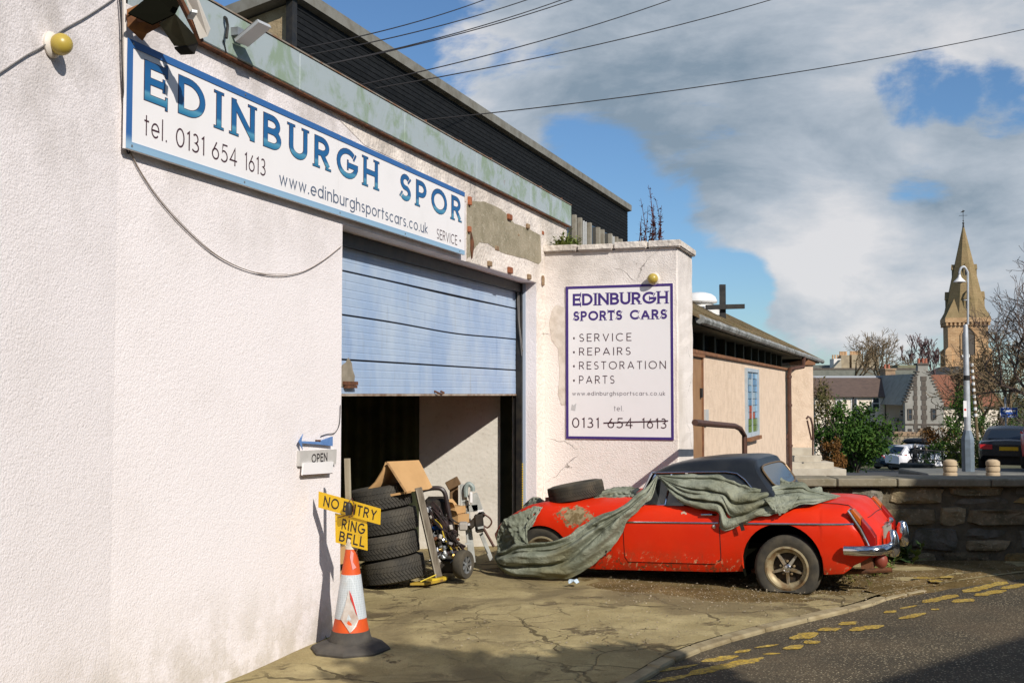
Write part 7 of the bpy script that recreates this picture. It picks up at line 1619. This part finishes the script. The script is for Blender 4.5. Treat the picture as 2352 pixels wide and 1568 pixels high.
base = Vector((-1.105, 10.86, .012)); ax = Vector((-.165, .02, 1)).normalized(); roll = Vector((0, 0, 1)).rotation_difference(ax).to_euler()
for k, lab in enumerate(('bottom tyre of the stack in the garage doorway', 'second tyre from the bottom of the doorway stack', 'third tyre from the bottom of the doorway stack', 'top tyre of the doorway stack under the cardboard')):
    o = t0 if k == 0 else copy_tree(t0); o['label'] = lab
    e_ = roll.copy(); e_.z += .7 * k; o.rotation_mode = 'XYZ'
    q_ = ax.to_track_quat('Z', 'Y').to_matrix().to_4x4() @ Matrix.Rotation(.7 * k, 4, 'Z'); o.rotation_euler = q_.to_euler()
    o.location = base + ax * (.150 + .2235 * k) + Vector((.012 * (-1) ** k, 0, 0))
bt = tyre('loose_tyre', 'old tyre lying on the bonnet of the red roadster', .285, .19, .165, group=None, mtl=M_OLDTYRE, blocks=70)
bx = Vector(carp(1323, 1127, .40)); bt.location = bx + Vector((0, 0, .0)); bt.rotation_euler = (math.radians(-6), math.radians(-9), .4)
# ------------------------------------------------------------------ cone with boards
CG = gnd(805, 1496, -.022)
FN = Frame(CG, math.radians(28.5))
cone = thing('traffic_cone', 'orange and white traffic cone with a post of yellow NO ENTRY and RING BELL boards', 'cone', tuple(CG))
CM = Matrix.Translation(CG) @ Matrix.Rotation(math.radians(20), 4, 'Z')
M_CONEB = mat('cone_black_rubber', (.055, .050, .044), .8, (.09, .08, .066), 8, bump=.3, bscale=80); M_CONEO = mat('cone_orange', (.62, .085, .012), .55, (.52, .07, .015), 8); 
b = NB('reflective_white'); v = b.voro(62, 'DISTANCE_TO_EDGE', rnd=.15); c = b.mix(b.ramp(v, .02, .12), (.56, .60, .62), (.44, .48, .50)); c = b.mix(b.ramp(b.noise(9, 6), .55, .75, 0, .6), c, (.40, .38, .34)); M_REFL = b.fin(c, .4, spec=.5)
mb = MB(CM)
def octa(r, z, sq=1.0): return [(r * math.cos(PI / 8 + k * PI / 4) * (1.0 if k % 2 else 1.0), r * math.sin(PI / 8 + k * PI / 4) * sq, z) for k in range(8)]
lv = [(.245, 0), (.282, .004), (.285, .03), (.272, .045), (.20, .075), (.150, .085)]
vs = []
for r, z in lv: vs += octa(r, z)
mb.add(vs, [(i * 8 + k, i * 8 + (k + 1) % 8, (i + 1) * 8 + (k + 1) % 8, (i + 1) * 8 + k) for i in range(5) for k in range(8)] + [tuple(range(7, -1, -1)), tuple(range(40, 48))]); mb.build('base', M_CONEB, cone)
CT = Matrix.Translation(CG)
def cr_(z): return table([(0.085, .150), (.13, .134), (.24, .112), (.55, .068), (.73, .038), (.80, .030)], z)[0]
def band(nm, z0, z1, m_, off=0.0, cap=False):
    mb = MB(CT); prof = [(cr_(lerp(z0, z1, i / 6)) + off, lerp(z0, z1, i / 6)) for i in range(7)]; mb.lathe(prof, 36); return mb.build(nm, m_, cone, smooth=True, angle=60)
band('lower_collar', .07, .155, M_CONEB, .004); band('orange_band', .153, .245, M_CONEO); band('reflective_sleeve', .243, .548, M_REFL, .002); band('orange_band', .547, .725, M_CONEO, .0005); band('tape_wrap', .724, .80, mat('ivory_tape', (.64, .58, .48), .7, (.5, .44, .35), 16), .002)
def on_cone(pts, off=.006):
    out = []
    for a, z in pts: r = cr_(z) + off; out.append((r * math.cos(a), r * math.sin(a), z))
    return out
A0 = math.radians(-90)
mb = MB(CT); pts = [(A0 - .05, .45), (A0 + .30, .36), (A0 + .62, .245), (A0 + .45, .20), (A0 + .1, .16), (A0 - .35, .235), (A0 - .5, .25), (A0 - .25, .34)]
mb.add(on_cone(pts, .008), [tuple(range(8))]); mb.build('peeling_flap', mat('peeled_film', (.40, .30, .24), .4, (.55, .52, .48), 9), cone)
mb = MB(CT); mb.add(on_cone([(A0 + .02, .45), (A0 + .25, .40), (A0 + .55, .27), (A0 + .45, .29), (A0 + .12, .39)], .012), [tuple(range(5))]); mb.build('red_tear', mat('red_tear', (.5, .03, .02), .5), cone)
mb = MB(CT); mb.add(on_cone([(A0 + .62, .25), (A0 + .5, .235), (A0 + .15, .165), (A0 + .35, .19)], .013), [tuple(range(4))]); mb.build('film_edge', mat('film_white', (.7, .68, .64), .4), cone)
mb = MB(CT); mb.add(on_cone([(A0 + .1, .72), (A0 + .5, .70), (A0 + .35, .64), (A0 + .75, .60), (A0 + .3, .585), (A0 + .0, .67)], .005), [tuple(range(6))]); mb.build('pink_drip', mat('pink_paint', (.62, .26, .24), .6), cone)
# post and boards
def CB(x, y, u=-.03): n, z = FN.on_u(*ZC(x, y), u); return (n, z)
def CB3(x, y, u=-.03): n, z = CB(x, y, u); return FN.P(u, n, z)
mb = MB(); p0, p1 = CB3(437, 286, .0), CB3(452, 810, .0); p1 = Vector(p1) - Vector((0, 0, .05)); mb.bar(p0, p1, .038, .022, FN.u); mb.build('post', mat('pale_timber_post', (.36, .31, .22), .85, (.28, .24, .16), 6, sc3=(6, 6, .6)), cone)
def board(nm, corners, txts, u):
    """corners tl, tr, br, bl in crop pixels"""
    c_ = [Vector((*CB(*q, u),)) for q in corners]; mb = MB(FN.m_u(u)); mb.prism([tuple(v) for v in (c_[3], c_[2], c_[1], c_[0])], .0, .006); bo = mb.build(nm, M_YELLOW, cone, bevel=.0)
    o2 = c_[3]; ex = (c_[2] - c_[3]); W_ = ex.length; ex = ex.normalized(); ez = Vector((-ex.y, ex.x)); H_ = (c_[0] - c_[3]).length
    Mx = FN.m_u(u) @ Matrix(((ex.x, 0, ez.x, o2.x), (0, 1, 0, 0), (ex.y, 0, ez.y, o2.y), (0, 0, 0, 1)))
    for t_, a, b2, z0, z1, sw in txts:
        mb = MB(); text_mb(mb, Mx, t_, W_ * a, W_ * b2, H_ * z0, H_ * z1, sw, gap=.22, space=.40, y=-.0008); mb.build('lettering', M_TXTBLACK, bo)
    return bo
board('ring_bell_board', [(365, 608), (552, 652), (554, 828), (368, 780)], [('RING', .13, .86, .50, .87, .16), ('BELL', .10, .90, .08, .43, .16)], -.030)
board('no_entry_board', [(268, 480), (632, 582), (629, 676), (266, 574)], [('NO ENTRY', .075, .93, .17, .83, .155)], -.044)
lb = Vector(CB3(446, 582, -.075)); mb = MB(Matrix.Translation(lb) @ Matrix.Rotation(math.radians(28), 4, 'Z')); mb.lathe([(0, .0), (.022, .0), (.025, .02), (.024, .07), (.016, .085), (0, .09)], 14, Matrix.Translation((0, 0, -.045))); mb.build('bell_push', M_BLACK, cone, smooth=True)
mb = MB(); mb.tube([lb + Vector((-.005, 0, .04)), lb + Vector((.02, .0, .075)), lb + Vector((.038, 0, .03)), lb + Vector((.03, 0, -.05)), lb + Vector((0, 0, -.06))], .004, 5); mb.tube([CB3(380, 634, -.05), CB3(430, 622, -.06), CB3(450, 610, -.07)], .003, 4); mb.build('bell_wire', mat('red_brown_wire', (.10, .03, .02), .7), cone)
mb = MB(); mb.tube([CB3(425, 795, -.04), CB3(440, 815, -.03), CB3(458, 825, -.02), CB3(490, 840, .0), CB3(500, 815, .0)], .004, 5); mb.build('cable_tie', mat('tie_cream', (.5, .45, .3), .7), cone)

# ------------------------------------------------------------------ junk in the doorway
Z4 = lambda x, y: ((980 + x / 3.564) * .784, (1320 + y / 3.564) * .784)
def J(x, y, Y): return at(*Z4(x, y), Y)
M_CARD = mat('cardboard', (.50, .30, .13), .85, (.44, .26, .11), 5, bump=.15, bscale=30); M_CARDE = mat('cardboard_edge', (.40, .24, .11), .9, (.26, .15, .07), 30)
cb = thing('cardboard_sheet', 'folded cardboard sheet standing like a tent on the tyre stack', 'cardboard', tuple(J(600, 420, 10.8)))
plate([J(548, 112, 10.62), J(880, 96, 11.05), J(905, 140, 11.05), J(1022, 378, 11.0), J(985, 400, 10.95), J(756, 432, 10.58)], .012, M_CARD, 'right_flap', cb)
A_ = [J(540, 120, 10.63), J(505, 205, 10.63), J(430, 330, 10.64), J(320, 440, 10.65), J(215, 522, 10.66)]; B2 = [J(800, 105, 11.05), J(760, 200, 11.05), J(690, 320, 11.07), J(580, 430, 11.08), J(470, 500, 11.1)]
mb = MB(); rows = [[a, b_] for a, b_ in zip(A_, B2)]; mb.grid(rows); o_ = mb.build('left_flap', M_CARD, cb, smooth=True); md = o_.modifiers.new('thick', 'SOLIDIFY'); md.thickness = .022; md.offset = 0
mb = MB(); mb.bar(J(552, 125, 10.60), J(745, 428, 10.56), .016, .016, (0, 1, 0)); mb.build('torn_edge', M_CARDE, cb)
mb = MB(); mb.bar(J(500, 478, 10.62), J(800, 425, 10.6), .02, .01, (0, 1, 0)); mb.build('bottom_flap', M_CARD, cb)
pk = thing('leaning_plank', 'weathered grey plank leaning beside the tyre stack', 'plank', tuple(J(1085, 1315, 10.62)))
a, b_ = J(872, 385, 10.75), J(1085, 1318, 10.62); mb = MB(); mb.bar(a, b_, .072, .045, (0, 1, 0)); mb.build('board', M_WOODGREY, pk, bevel=.005)
mb = MB(); t_ = (b_ - a).normalized(); mb.bar(a + t_ * .02 + Vector((-.018, -.03, 0)), b_ + Vector((-.018, -.03, 0)), .010, .012, (0, 1, 0)); mb.build('edge_batten', mat('pale_batten', (.30, .27, .21), .9), pk)
yb = thing('yellow_wedge', 'worn yellow painted wedge lying on the ground before the plank', 'wedge', tuple(J(960, 1390, 10.35)))
mb = MB(); p = [gnd(*Z4(790, 1402), .02), gnd(*Z4(970, 1400), .02), gnd(*Z4(1165, 1355), .02), gnd(*Z4(1160, 1322), .02), gnd(*Z4(1000, 1350), .02)]; mb.hexa(p[:1] + p[1:3] + [p[4]], [v + Vector((0, 0, .022)) for v in (p[0], p[1], p[2], p[4])]); mb.build('wedge_body', mat('worn_yellow', (.42, .28, .03), .7, (.20, .12, .04), 10), yb)
mb = MB(); a_ = gnd(*Z4(1000, 1352), .045); b2 = gnd(*Z4(1158, 1324), .045); mb.bar(a_, b2, .05, .03); mb.build('wedge_block', mat('bright_yellow', (.62, .46, .03), .6, (.4, .27, .03), 10), yb)
mb = MB(); mb.tube([J(895, 1365, 10.45), J(1060, 1292, 10.55)], .006, 5); mb.build('wedge_cord', mat('bright_yellow', (.62, .46, .03), .6), yb)
# generator: tubular frame, engine, tank, wheel
gn = thing('engine_trolley', 'black tubular engine trolley full of hoses and bright metal fittings', 'trolley', tuple(J(1180, 1280, 11.2)))
YJ = 11.15; M_TUBE = mat('black_tube', (.022, .018, .018), .4, (.05, .03, .028), 8)
mb = MB(); mb.tube(cat_rom([J(880, 425, YJ), J(960, 400, YJ), J(1060, 388, YJ), J(1120, 400, YJ), J(1155, 450, YJ), J(1178, 560, YJ), J(1205, 700, YJ), J(1250, 980, YJ)], 34), .022, 8); mb.build('handle_frame', M_TUBE, gn, smooth=True)
mb = MB(); mb.tube([J(1000, 1080, YJ - .1), J(1290, 1060, YJ - .1)], .02, 6); mb.tube([J(940, 760, YJ + .1), J(1180, 700, YJ + .1)], .015, 6); mb.tube([J(960, 560, YJ), J(1060, 1100, YJ)], .018, 6); mb.build('lower_frame', M_TUBE, gn, smooth=True)
rj = random.Random(17)
def blk(x0, y0, x1, y1, Y, d, m_, nm, bev=.012):
    p, q = J(x0, y1, Y), J(x1, y0, Y); mb = MB(); mb.box(p.x, q.x, Y, Y + d, p.z, q.z); return mb.build(nm, m_, gn, bevel=bev)
M_OIL = mat('oily_black', (.016, .015, .014), .45, (.05, .04, .03), 12)
blk(930, 500, 1180, 690, YJ + .05, .3, M_OIL, 'engine_cover', .03); blk(985, 860, 1260, 1060, YJ, .35, M_OIL, 'engine_block', .02); blk(1080, 1130, 1330, 1280, YJ, .4, M_OIL, 'base_box', .02); blk(1000, 700, 1240, 880, YJ + .08, .3, M_OIL, 'crank_case', .03)
blk(935, 590, 1010, 655, YJ - .03, .1, mat('pale_cap', (.52, .52, .52), .5), 'filler_cap'); blk(1015, 785, 1135, 828, YJ - .05, .12, mat('blue_plastic', (.02, .10, .38), .4), 'blue_filter'); blk(1035, 880, 1100, 902, YJ - .05, .1, mat('blue_plastic', (.02, .10, .38), .4), 'blue_filter')
blk(970, 720, 1090, 768, YJ - .02, .1, M_CARD, 'card_scrap', .004); blk(1295, 752, 1385, 835, YJ - .1, .15, mat('pale_box', (.34, .31, .27), .7), 'fuse_box')
for k in range(34):
    x, y = rj.uniform(990, 1290), rj.uniform(880, 1110); c_ = J(x, y, YJ - .08 - rj.random() * .05); r_ = rj.uniform(.010, .024)
    mb = MB(Matrix.Translation(c_) @ Euler((rj.random() * 3, rj.random() * 3, 0)).to_matrix().to_4x4()); mb.lathe([(r_, -r_), (r_, r_ * rj.uniform(.4, 1.6)), (r_ * .6, r_ * 1.7), (0, r_ * 1.7)], 8)
    mb.build('metal_fitting', (M_CHROME, M_STEEL, mat('brass', (.45, .30, .08), .4, metal=.7), M_STEEL, M_OIL)[k % 5], gn)
for k in range(13):
    x0, y0 = rj.uniform(1000, 1120), rj.uniform(520, 720); pts = [J(x0, y0, YJ - .06), J(x0 + rj.uniform(40, 110), y0 + rj.uniform(60, 130), YJ - .12), J(x0 + rj.uniform(90, 200), y0 + rj.uniform(180, 260), YJ - .12), J(x0 + rj.uniform(120, 260), y0 + rj.uniform(300, 420), YJ - .06)]
    mb = MB(); mb.tube(cat_rom(pts, 14), rj.uniform(.006, .013), 5); mb.build('hose', M_TUBE if k != 7 else mat('yellow_hose', (.5, .36, .03), .6), gn, smooth=True)
for k in range(46):
    x, y = rj.uniform(985, 1330), rj.uniform(640, 1180); c_ = J(x, y, YJ - .02 - rj.random() * .14); s_ = rj.uniform(.008, .03)
    mb = MB(Matrix.Translation(c_) @ Euler((rj.random() * 3, rj.random() * 3, rj.random() * 3)).to_matrix().to_4x4())
    if k % 3 == 0: mb.tube([(-s_ * 3, 0, 0), (0, s_, 0), (s_ * 3, 0, s_)], s_ * .3, 6)
    else: mb.box(-s_, s_, -s_ * .7, s_ * .7, -s_ * .5, s_ * .9)
    mb.build('engine_part', (M_OIL, M_OIL, M_TUBE, M_STEEL, M_RUST, mat('pale_box', (.34, .31, .27), .7))[k % 6], gn, bevel=.003)
wc = J(1345, 1185, 10.98)
Mw = Matrix.Translation(wc) @ Matrix.Rotation(math.radians(32), 4, 'Z') @ Matrix.Rotation(PI / 2, 4, 'X') @ Matrix.Rotation(math.radians(0), 4, 'Z'); Mw = Matrix.Translation(wc) @ Matrix.Rotation(math.radians(62), 4, 'Z') @ Matrix.Rotation(PI / 2, 4, 'X')
rw = .137; mb = MB(Mw); mb.lathe([(rw * .6, -.045), (rw * .94, -.045), (rw, -.03), (rw, .03), (rw * .94, .045), (rw * .6, .045)], 28, close=True); t_ = mb.build('trolley_wheel', M_OLDTYRE, gn, smooth=True)
mb = MB(Mw)
for k in range(7): a = 2 * PI * k / 7; mb.bar((.02 * math.cos(a), .02 * math.sin(a), .03), (rw * .6 * math.cos(a), rw * .6 * math.sin(a), .035), .018, .015, (0, 0, 1))
mb.lathe([(rw * .56, .036), (rw * .64, .046), (rw * .64, .02), (rw * .56, .02)], 24, close=True); mb.lathe([(.025, .02), (.02, .045), (0, .045)], 10); mb.build('wheel_rim', M_STEEL, t_)
mb = MB(Mw); mb.lathe([(rw * .58, .0), (0, .0)], 20); mb.build('wheel_back', M_BLACK, t_)
for (x0, y0, x1, y1, Y, lab) in ((1198, 560, 1330, 650, 11.5, 'upper small orange brown carton behind the trolley'), (1205, 640, 1365, 752, 11.45, 'lower open orange brown carton behind the trolley')):
    p, q = J(x0, y1, Y), J(x1, y0, Y); o_ = thing('carton', lab, 'carton', tuple(p), 'cartons among the workshop junk'); mb = MB(Matrix.Translation(((p.x + q.x) / 2, Y, p.z)) @ Matrix.Rotation(math.radians(-28), 4, 'Z')); w_ = (q.x - p.x) * .42; mb.box(-w_, w_, -.1, .12, 0, (q.z - p.z) * .8); mb.build('box_body', M_CARD, o_)
    mb = MB(Matrix.Translation(((p.x + q.x) / 2, Y, p.z + (q.z - p.z) * .8)) @ Matrix.Rotation(math.radians(-28), 4, 'Z')); mb.add([(-w_, -.1, .001), (w_, -.1, .001), (w_ * 1.2, -.16, .05), (-w_ * .8, -.16, .07)], [(0, 1, 2, 3)]); mb.add([(-w_, .12, .001), (-w_, -.1, .001), (-w_ - .06, -.1, .05), (-w_ - .06, .12, .06)], [(0, 1, 2, 3)]); o2 = mb.build('flap', M_CARD, o_); md = o2.modifiers.new('t', 'SOLIDIFY'); md.thickness = .004
bp = thing('timber_prop', 'short brown timber prop with a cap piece against the inner wall', 'timber', tuple(J(1240, 520, 11.7)))
M_WB = mat('brown_timber', (.16, .095, .045), .85, (.11, .065, .03), 5, sc3=(6, 6, .6)); mb = MB(); p, q = J(1200, 900, 11.7), J(1290, 330, 11.7); mb.box(p.x, q.x, 11.7, 11.78, p.z, q.z); mb.build('shaft', M_WB, bp, bevel=.006); mb = MB(); mb.bar(J(1175, 372, 11.66), J(1300, 305, 11.66), .09, .05, (0, 1, 0)); mb.build('cap_piece', M_WB, bp, bevel=.006)
st = thing('steel_jack_stand', 'pale grey steel workshop stand with a curved hook beside the lit inner wall', 'stand', tuple(J(1400, 1150, 11.6)))
M_PSTEEL = mat('pale_steel_paint', (.42, .43, .40), .6, (.30, .30, .27), 7); YS = 11.6
for (x0, y0, x1, y1, w_) in ((1345, 350, 1350, 700, .07), (1365, 520, 1440, 1165, .065), (1440, 450, 1500, 620, .10), (1380, 600, 1500, 590, .07), (1530, 860, 1640, 1140, .04)): mb = MB(); mb.bar(J(x0, y0, YS), J(x1, y1, YS), w_, .05, (0, 1, 0)); mb.build('steel_member', M_PSTEEL, st, bevel=.004)
mb = MB(); mb.tube(cat_rom([J(1375, 480, YS - .05), J(1370, 390, YS - .05), J(1400, 345, YS - .05), J(1440, 375, YS - .05), J(1445, 420, YS - .05)], 16), .024, 8); mb.build('hook', mat('grey_green_hook', (.24, .28, .26), .5), st, smooth=True)
mb = MB(); p, q = J(1408, 545, YS - .08), J(1440, 430, YS - .08); mb.box(p.x, q.x, YS - .1, YS - .05, p.z, q.z); mb.build('white_handle', mat('sign_white', (.72, .70, .68), .5), st, bevel=.008)
dr = thing('power_drill', 'tangle of dark drill parts and cable hanging on the steel stand', 'drill', tuple(J(1540, 760, 11.5)))
mb = MB(); mb.bar(J(1400, 800, 11.5), J(1560, 640, 11.5), .07, .06, (0, 1, 0)); mb.bar(J(1500, 660, 11.48), J(1520, 850, 11.48), .09, .06, (0, 1, 0)); mb.build('tool_body', M_OIL, dr, bevel=.015)
mb = MB(); mb.tube(cat_rom([J(1560, 660, 11.46), J(1620, 700, 11.46), J(1640, 750, 11.46), J(1600, 800, 11.46), J(1560, 780, 11.46)], 18), .009, 5); mb.tube([J(1545, 790, 11.46), J(1620, 920, 11.46), J(1665, 1000, 11.46)], .014, 5); mb.build('cable', M_BROWNPAINT, dr, smooth=True)
for (x, y, m_) in ((1380, 770, mat('pale_cap', (.52, .52, .52), .5)), (1520, 625, mat('sign_white', (.72, .70, .68), .5)), (1522, 800, M_PSTEEL), (1390, 968, M_PSTEEL)): mb = MB(); mb.bar(J(x - 25, y + 4, 11.44), J(x + 35, y - 6, 11.44), .02, .03, (0, 1, 0)); mb.build('fitting', m_, dr)
# scraps behind the cone at the door edge
bx_ = thing('timber_offcuts', 'tan timber offcuts on the floor behind the traffic cone', 'timber', tuple(FA.P(.35, -.3)))
for (x0, y0, x1, y1) in ((985, 1655, 1030, 1590), (985, 1700, 1030, 1660), (988, 1745, 1030, 1705)):
    p, q = at(x0 * .784, y0 * .784, 9.25), at(x1 * .784, y1 * .784, 9.25); mb = MB(); mb.hexa([(p.x - .05, 9.2, p.z), (q.x, 9.2, p.z + .03), (q.x, 9.4, p.z + .03), (p.x - .05, 9.4, p.z)], [(p.x - .05, 9.2, q.z - .06), (q.x, 9.2, q.z), (q.x, 9.4, q.z), (p.x - .05, 9.4, q.z - .06)]); mb.build('offcut', M_CARD, bx_)
lt = tag(MB().build('x', None), None); bpy.data.objects.remove(lt)
pa = thing('litter_scrap', 'crumpled pale blue paper scrap on the ground under the tarpaulin', 'litter', tuple(gnd(1318, 1337, .02)))
mb = MB(Matrix.Translation(gnd(1318, 1339, .03))); vs = []; rl = random.Random(4)
for i in range(5):
    for j in range(5): vs.append(((i - 2) * .024 + rl.uniform(-.008, .008), (j - 2) * .02, rl.uniform(.0, .045)))
mb.add(vs, [(i * 5 + j, i * 5 + j + 1, (i + 1) * 5 + j + 1, (i + 1) * 5 + j) for i in range(4) for j in range(4)]); mb.build('paper', mat('pale_blue_paper', (.45, .55, .62), .8), pa)

# ------------------------------------------------------------------ small plants
def sprig(mb, rng, base, h, lean, leafm, ls, nl):
    pts = [Vector(base)]; d = Vector((lean[0], lean[1], 1)).normalized()
    for i in range(5): d = (d + Vector((rng.gauss(0, .06), rng.gauss(0, .06), .05))).normalized(); pts.append(pts[-1] + d * h / 5)
    mb.tube(pts, [.006, .005, .005, .004, .003, .002], 4)
    for k in range(nl):
        t_ = rng.random() ** 1.3; i = min(4, int(t_ * 5)); p = pts[i].lerp(pts[i + 1], t_ * 5 - i); a = rng.uniform(0, 2 * PI); dd = Vector((math.cos(a), math.sin(a), rng.uniform(.1, .9))).normalized(); s = ls * (1.15 - .75 * t_) * rng.uniform(.7, 1.2); sd = dd.cross(Vector((0, 0, 1))).normalized() * s * .25
        leafm.add([p, p + dd * s * .5 + sd, p + dd * s, p + dd * s * .5 - sd], [(0, 1, 2, 3)])
rg = random.Random(9)
M_REDLEAF = mat('dark_red_leaf', (.085, .018, .022), .8, (.13, .035, .02), 12); M_REDSTEM = mat('red_stem', (.09, .03, .03), .8); M_WEED = mat('weed_green', (.12, .17, .03), .75, (.20, .22, .05), 9)
wp = thing('willowherb', 'tall dark red willowherb stems growing on top of the wing wall', 'plant', tuple(FA.P(5.7, 1.1, 3.5)))
s_, l_ = MB(), MB()
for px, py, hh_ in ((1466, 556, .40), (1476, 556, .50), (1486, 556, .62), (1494, 556, .55), (1500, 556, .72), (1507, 556, .80), (1512, 556, .52), (1518, 556, .62), (1490, 556, .35), (1480, 556, .30), (1503, 556, .4), (1514, 556, .33), (1472, 556, .27)):
    n_, z_ = FA.on_u(px, py, UJ + .35); sprig(s_, rg, FA.P(UJ + .35 + rg.uniform(-.1, .1), n_, 3.48), hh_ + .08, (rg.uniform(-.08, .12), 0), l_, .075, int(48 * hh_) + 8)
s_.build('stem', M_REDSTEM, wp); l_.build('leaves', M_REDLEAF, wp)
tf = thing('weed_tuft', 'green weed tuft where the wing wall cap meets the garage', 'plant', tuple(FA.P(UJ + .3, .2, 3.58)))
s_, l_ = MB(), MB()
for k in range(26): n_ = rg.uniform(.05, .30); sprig(s_, rg, FA.P(UJ + rg.uniform(.1, .5), n_, 3.56), rg.uniform(.10, .26), (rg.uniform(-.4, .4), 0), l_, .10, 12)
for k in range(16): n_ = rg.uniform(.4, 1.2); sprig(s_, rg, FA.P(UJ + rg.uniform(.3, .6), n_, 3.57), rg.uniform(.03, .07), (rg.uniform(-.5, .5), 0), l_, .05, 6)
s_.build('stem', M_WEED, tf); l_.build('leaves', M_WEED, tf)
def ground_weed(label, pts, hh_, ls, nl, m_, seed):
    r2 = random.Random(seed); o = thing('ground_weed', label, 'plant', tuple(pts[0]), 'weeds along the wall foot'); s_, l_ = MB(), MB()
    for p in pts: sprig(s_, r2, p, hh_ * r2.uniform(.6, 1.3), (r2.uniform(-.5, .5), r2.uniform(-.5, .5)), l_, ls, nl)
    s_.build('stem', m_, o); l_.build('leaves', m_, o)
rw_ = random.Random(33)
def scat(x0, x1, y0, y1, n, z=.02): return [gnd(rw_.uniform(x0, x1), rw_.uniform(y0, y1), z) for _ in range(n)]
ground_weed('low pale green weeds on the dirt behind the rear bumper', scat(1965, 2050, 1302, 1322, 16), .07, .07, 12, M_WEED, 1)
ground_weed('dark leafy plant at the wall foot beside the chrome bumper', scat(2050, 2100, 1275, 1300, 14), .22, .15, 14, mat('dark_weed', (.035, .07, .018), .7, (.06, .10, .02), 9), 2)
ground_weed('thin dry weeds on the dirt patch right of the rear tyre', scat(1890, 2010, 1312, 1345, 18), .05, .05, 7, mat('dry_weed', (.20, .16, .05), .8, (.14, .15, .04), 9), 3)
ground_weed('tiny weeds in the gap at the foot of the white wall', [FA.P(u, .02, -.02 + .03 * u) for u in (-1.1, -.9, -.62, -.35, -.2, -.05, .02)], .04, .035, 8, M_WEED, 4)
# loose stones on the dirt
lst = MB(); rs = random.Random(6)
for k in range(1900):
    p = gnd(rs.uniform(1380, 2150), rs.uniform(1318, 1385), .03) if k < 900 else KS[rs.randint(26, 64)] + Vector((-abs(rs.gauss(0, .9)), abs(rs.gauss(0, .5)), .012)); s = rs.uniform(.004, .013); q = [p + Vector((rs.uniform(-1, 1), rs.uniform(-1, 1), rs.uniform(-.4, .8))) * s for _ in range(4)]; lst.add(q, [(0, 1, 2), (0, 2, 3), (0, 3, 1), (1, 3, 2)])
tag(lst.build('gravel', mat('pale_grit', (.36, .30, .21), .9, (.22, .18, .12), 40), None), kind='stuff')

# ================================================================== ACROSS THE STREET (out of frame: throws the long shadows; terrace added to block low sky)
def shp(Q, h): return Vector(Q) + SUN * (h / SUN.z)
M_OPP = mat('opposite_house_stone', (.34, .28, .20), .9, (.27, .22, .16), 2)
RDIR = Vector((.75, .66, 0)).normalized(); RN = Vector((RDIR.y, -RDIR.x, 0)); RP = Vector((1.83, 8.93, 0)) + RN * 8.2
def opp(name, label, s0, s1, eave, ridge, dep, chim=()):
    o = thing(name, label, 'house', tuple(RP + RDIR * s0)); Mx = Matrix(((RDIR.x, RN.x, 0, RP.x), (RDIR.y, RN.y, 0, RP.y), (0, 0, 1, 0), (0, 0, 0, 1)))
    mb = MB(Mx); mb.box(s0, s1, 0, dep, -.3, eave); mb.build('wall', M_OPP, o)
    mb = MB(Mx); mb.add([(s0 - .1, -.2, eave), (s1 + .1, -.2, eave), (s1 + .1, dep / 2, ridge), (s0 - .1, dep / 2, ridge), (s0 - .1, dep + .2, eave), (s1 + .1, dep + .2, eave)], [(0, 1, 2, 3), (3, 2, 5, 4), (1, 5, 2), (0, 3, 4)]); mb.build('roof', M_GSLATE, o)
    for s, w, z in chim: mb = MB(Mx); mb.box(s - w / 2, s + w / 2, dep / 2 - .4, dep / 2 + .4, ridge - .5, z); mb.build('chimney', M_OPP, o)
    for k in range(int((s1 - s0) / 1.8)):
        mb = MB(Mx); mb.box(s0 + .5 + k * 1.8, s0 + 1.3 + k * 1.8, -.03, .0, .9, 2.1); mb.build('window', M_PANE, o)
    return o
opp('cottage_opposite', 'single storey stone cottage across the street throwing shade on the road', -2.0, 2.5, 4.2, 5.5, 3.4)
opp('terrace_sky_blocker', 'unseen two storey stone terrace added behind the viewer to block low sky light', -22.0, -6.0, 4.7, 6.4, 6.0)  # added out of view to cut the sky fill on the street
opp('house_opposite', 'taller stone house across the street shading the retaining wall', 2.75, 12.0, 6.2, 9.4, 6.0, ((4.6, .9, 10.4),))
M_HEDGE = M_LEAFG
def shade_tree(label, Q_list, seed):
    rng = random.Random(seed); c0 = Vector(); o = None
    cs = [shp(Q, 0) + SUN * k for Q, k, r in Q_list]; base = sum(cs, Vector()) / len(cs); o = thing('tree_opposite', label, 'tree', (base.x, base.y, -.1)); mb = MB()
    for (Q, k, r), c_ in zip(Q_list, cs): leaves(mb, rng, c_, (r, r, r), int(4200 * r), .13, .3, .05, 60)
    mb.build('crown', M_LEAFG, o); mb = MB(); mb.tube([(base.x, base.y, -.2), (base.x + .05, base.y, base.z * .6), (base.x, base.y, base.z)], [.2, .15, .08], 8); mb.build('trunk', M_BARK, o)
shade_tree('leafy tree across the street shading the corner of the forecourt', [((-.30, 7.36, 0), 8.0, .46), ((.05, 7.36, 0), 8.2, .48), ((.55, 7.16, 0), 7.6, .5), ((.98, 7.51, 0), 7.6, .48), ((.4, 6.81, 0), 8.0, .7), ((-.2, 6.71, 0), 8.0, .55), ((.9, 6.81, 0), 7.4, .55), ((0, 6.21, 0), 8, .9), ((-.1, 6.96, 0), 7.8, .6)], 77)
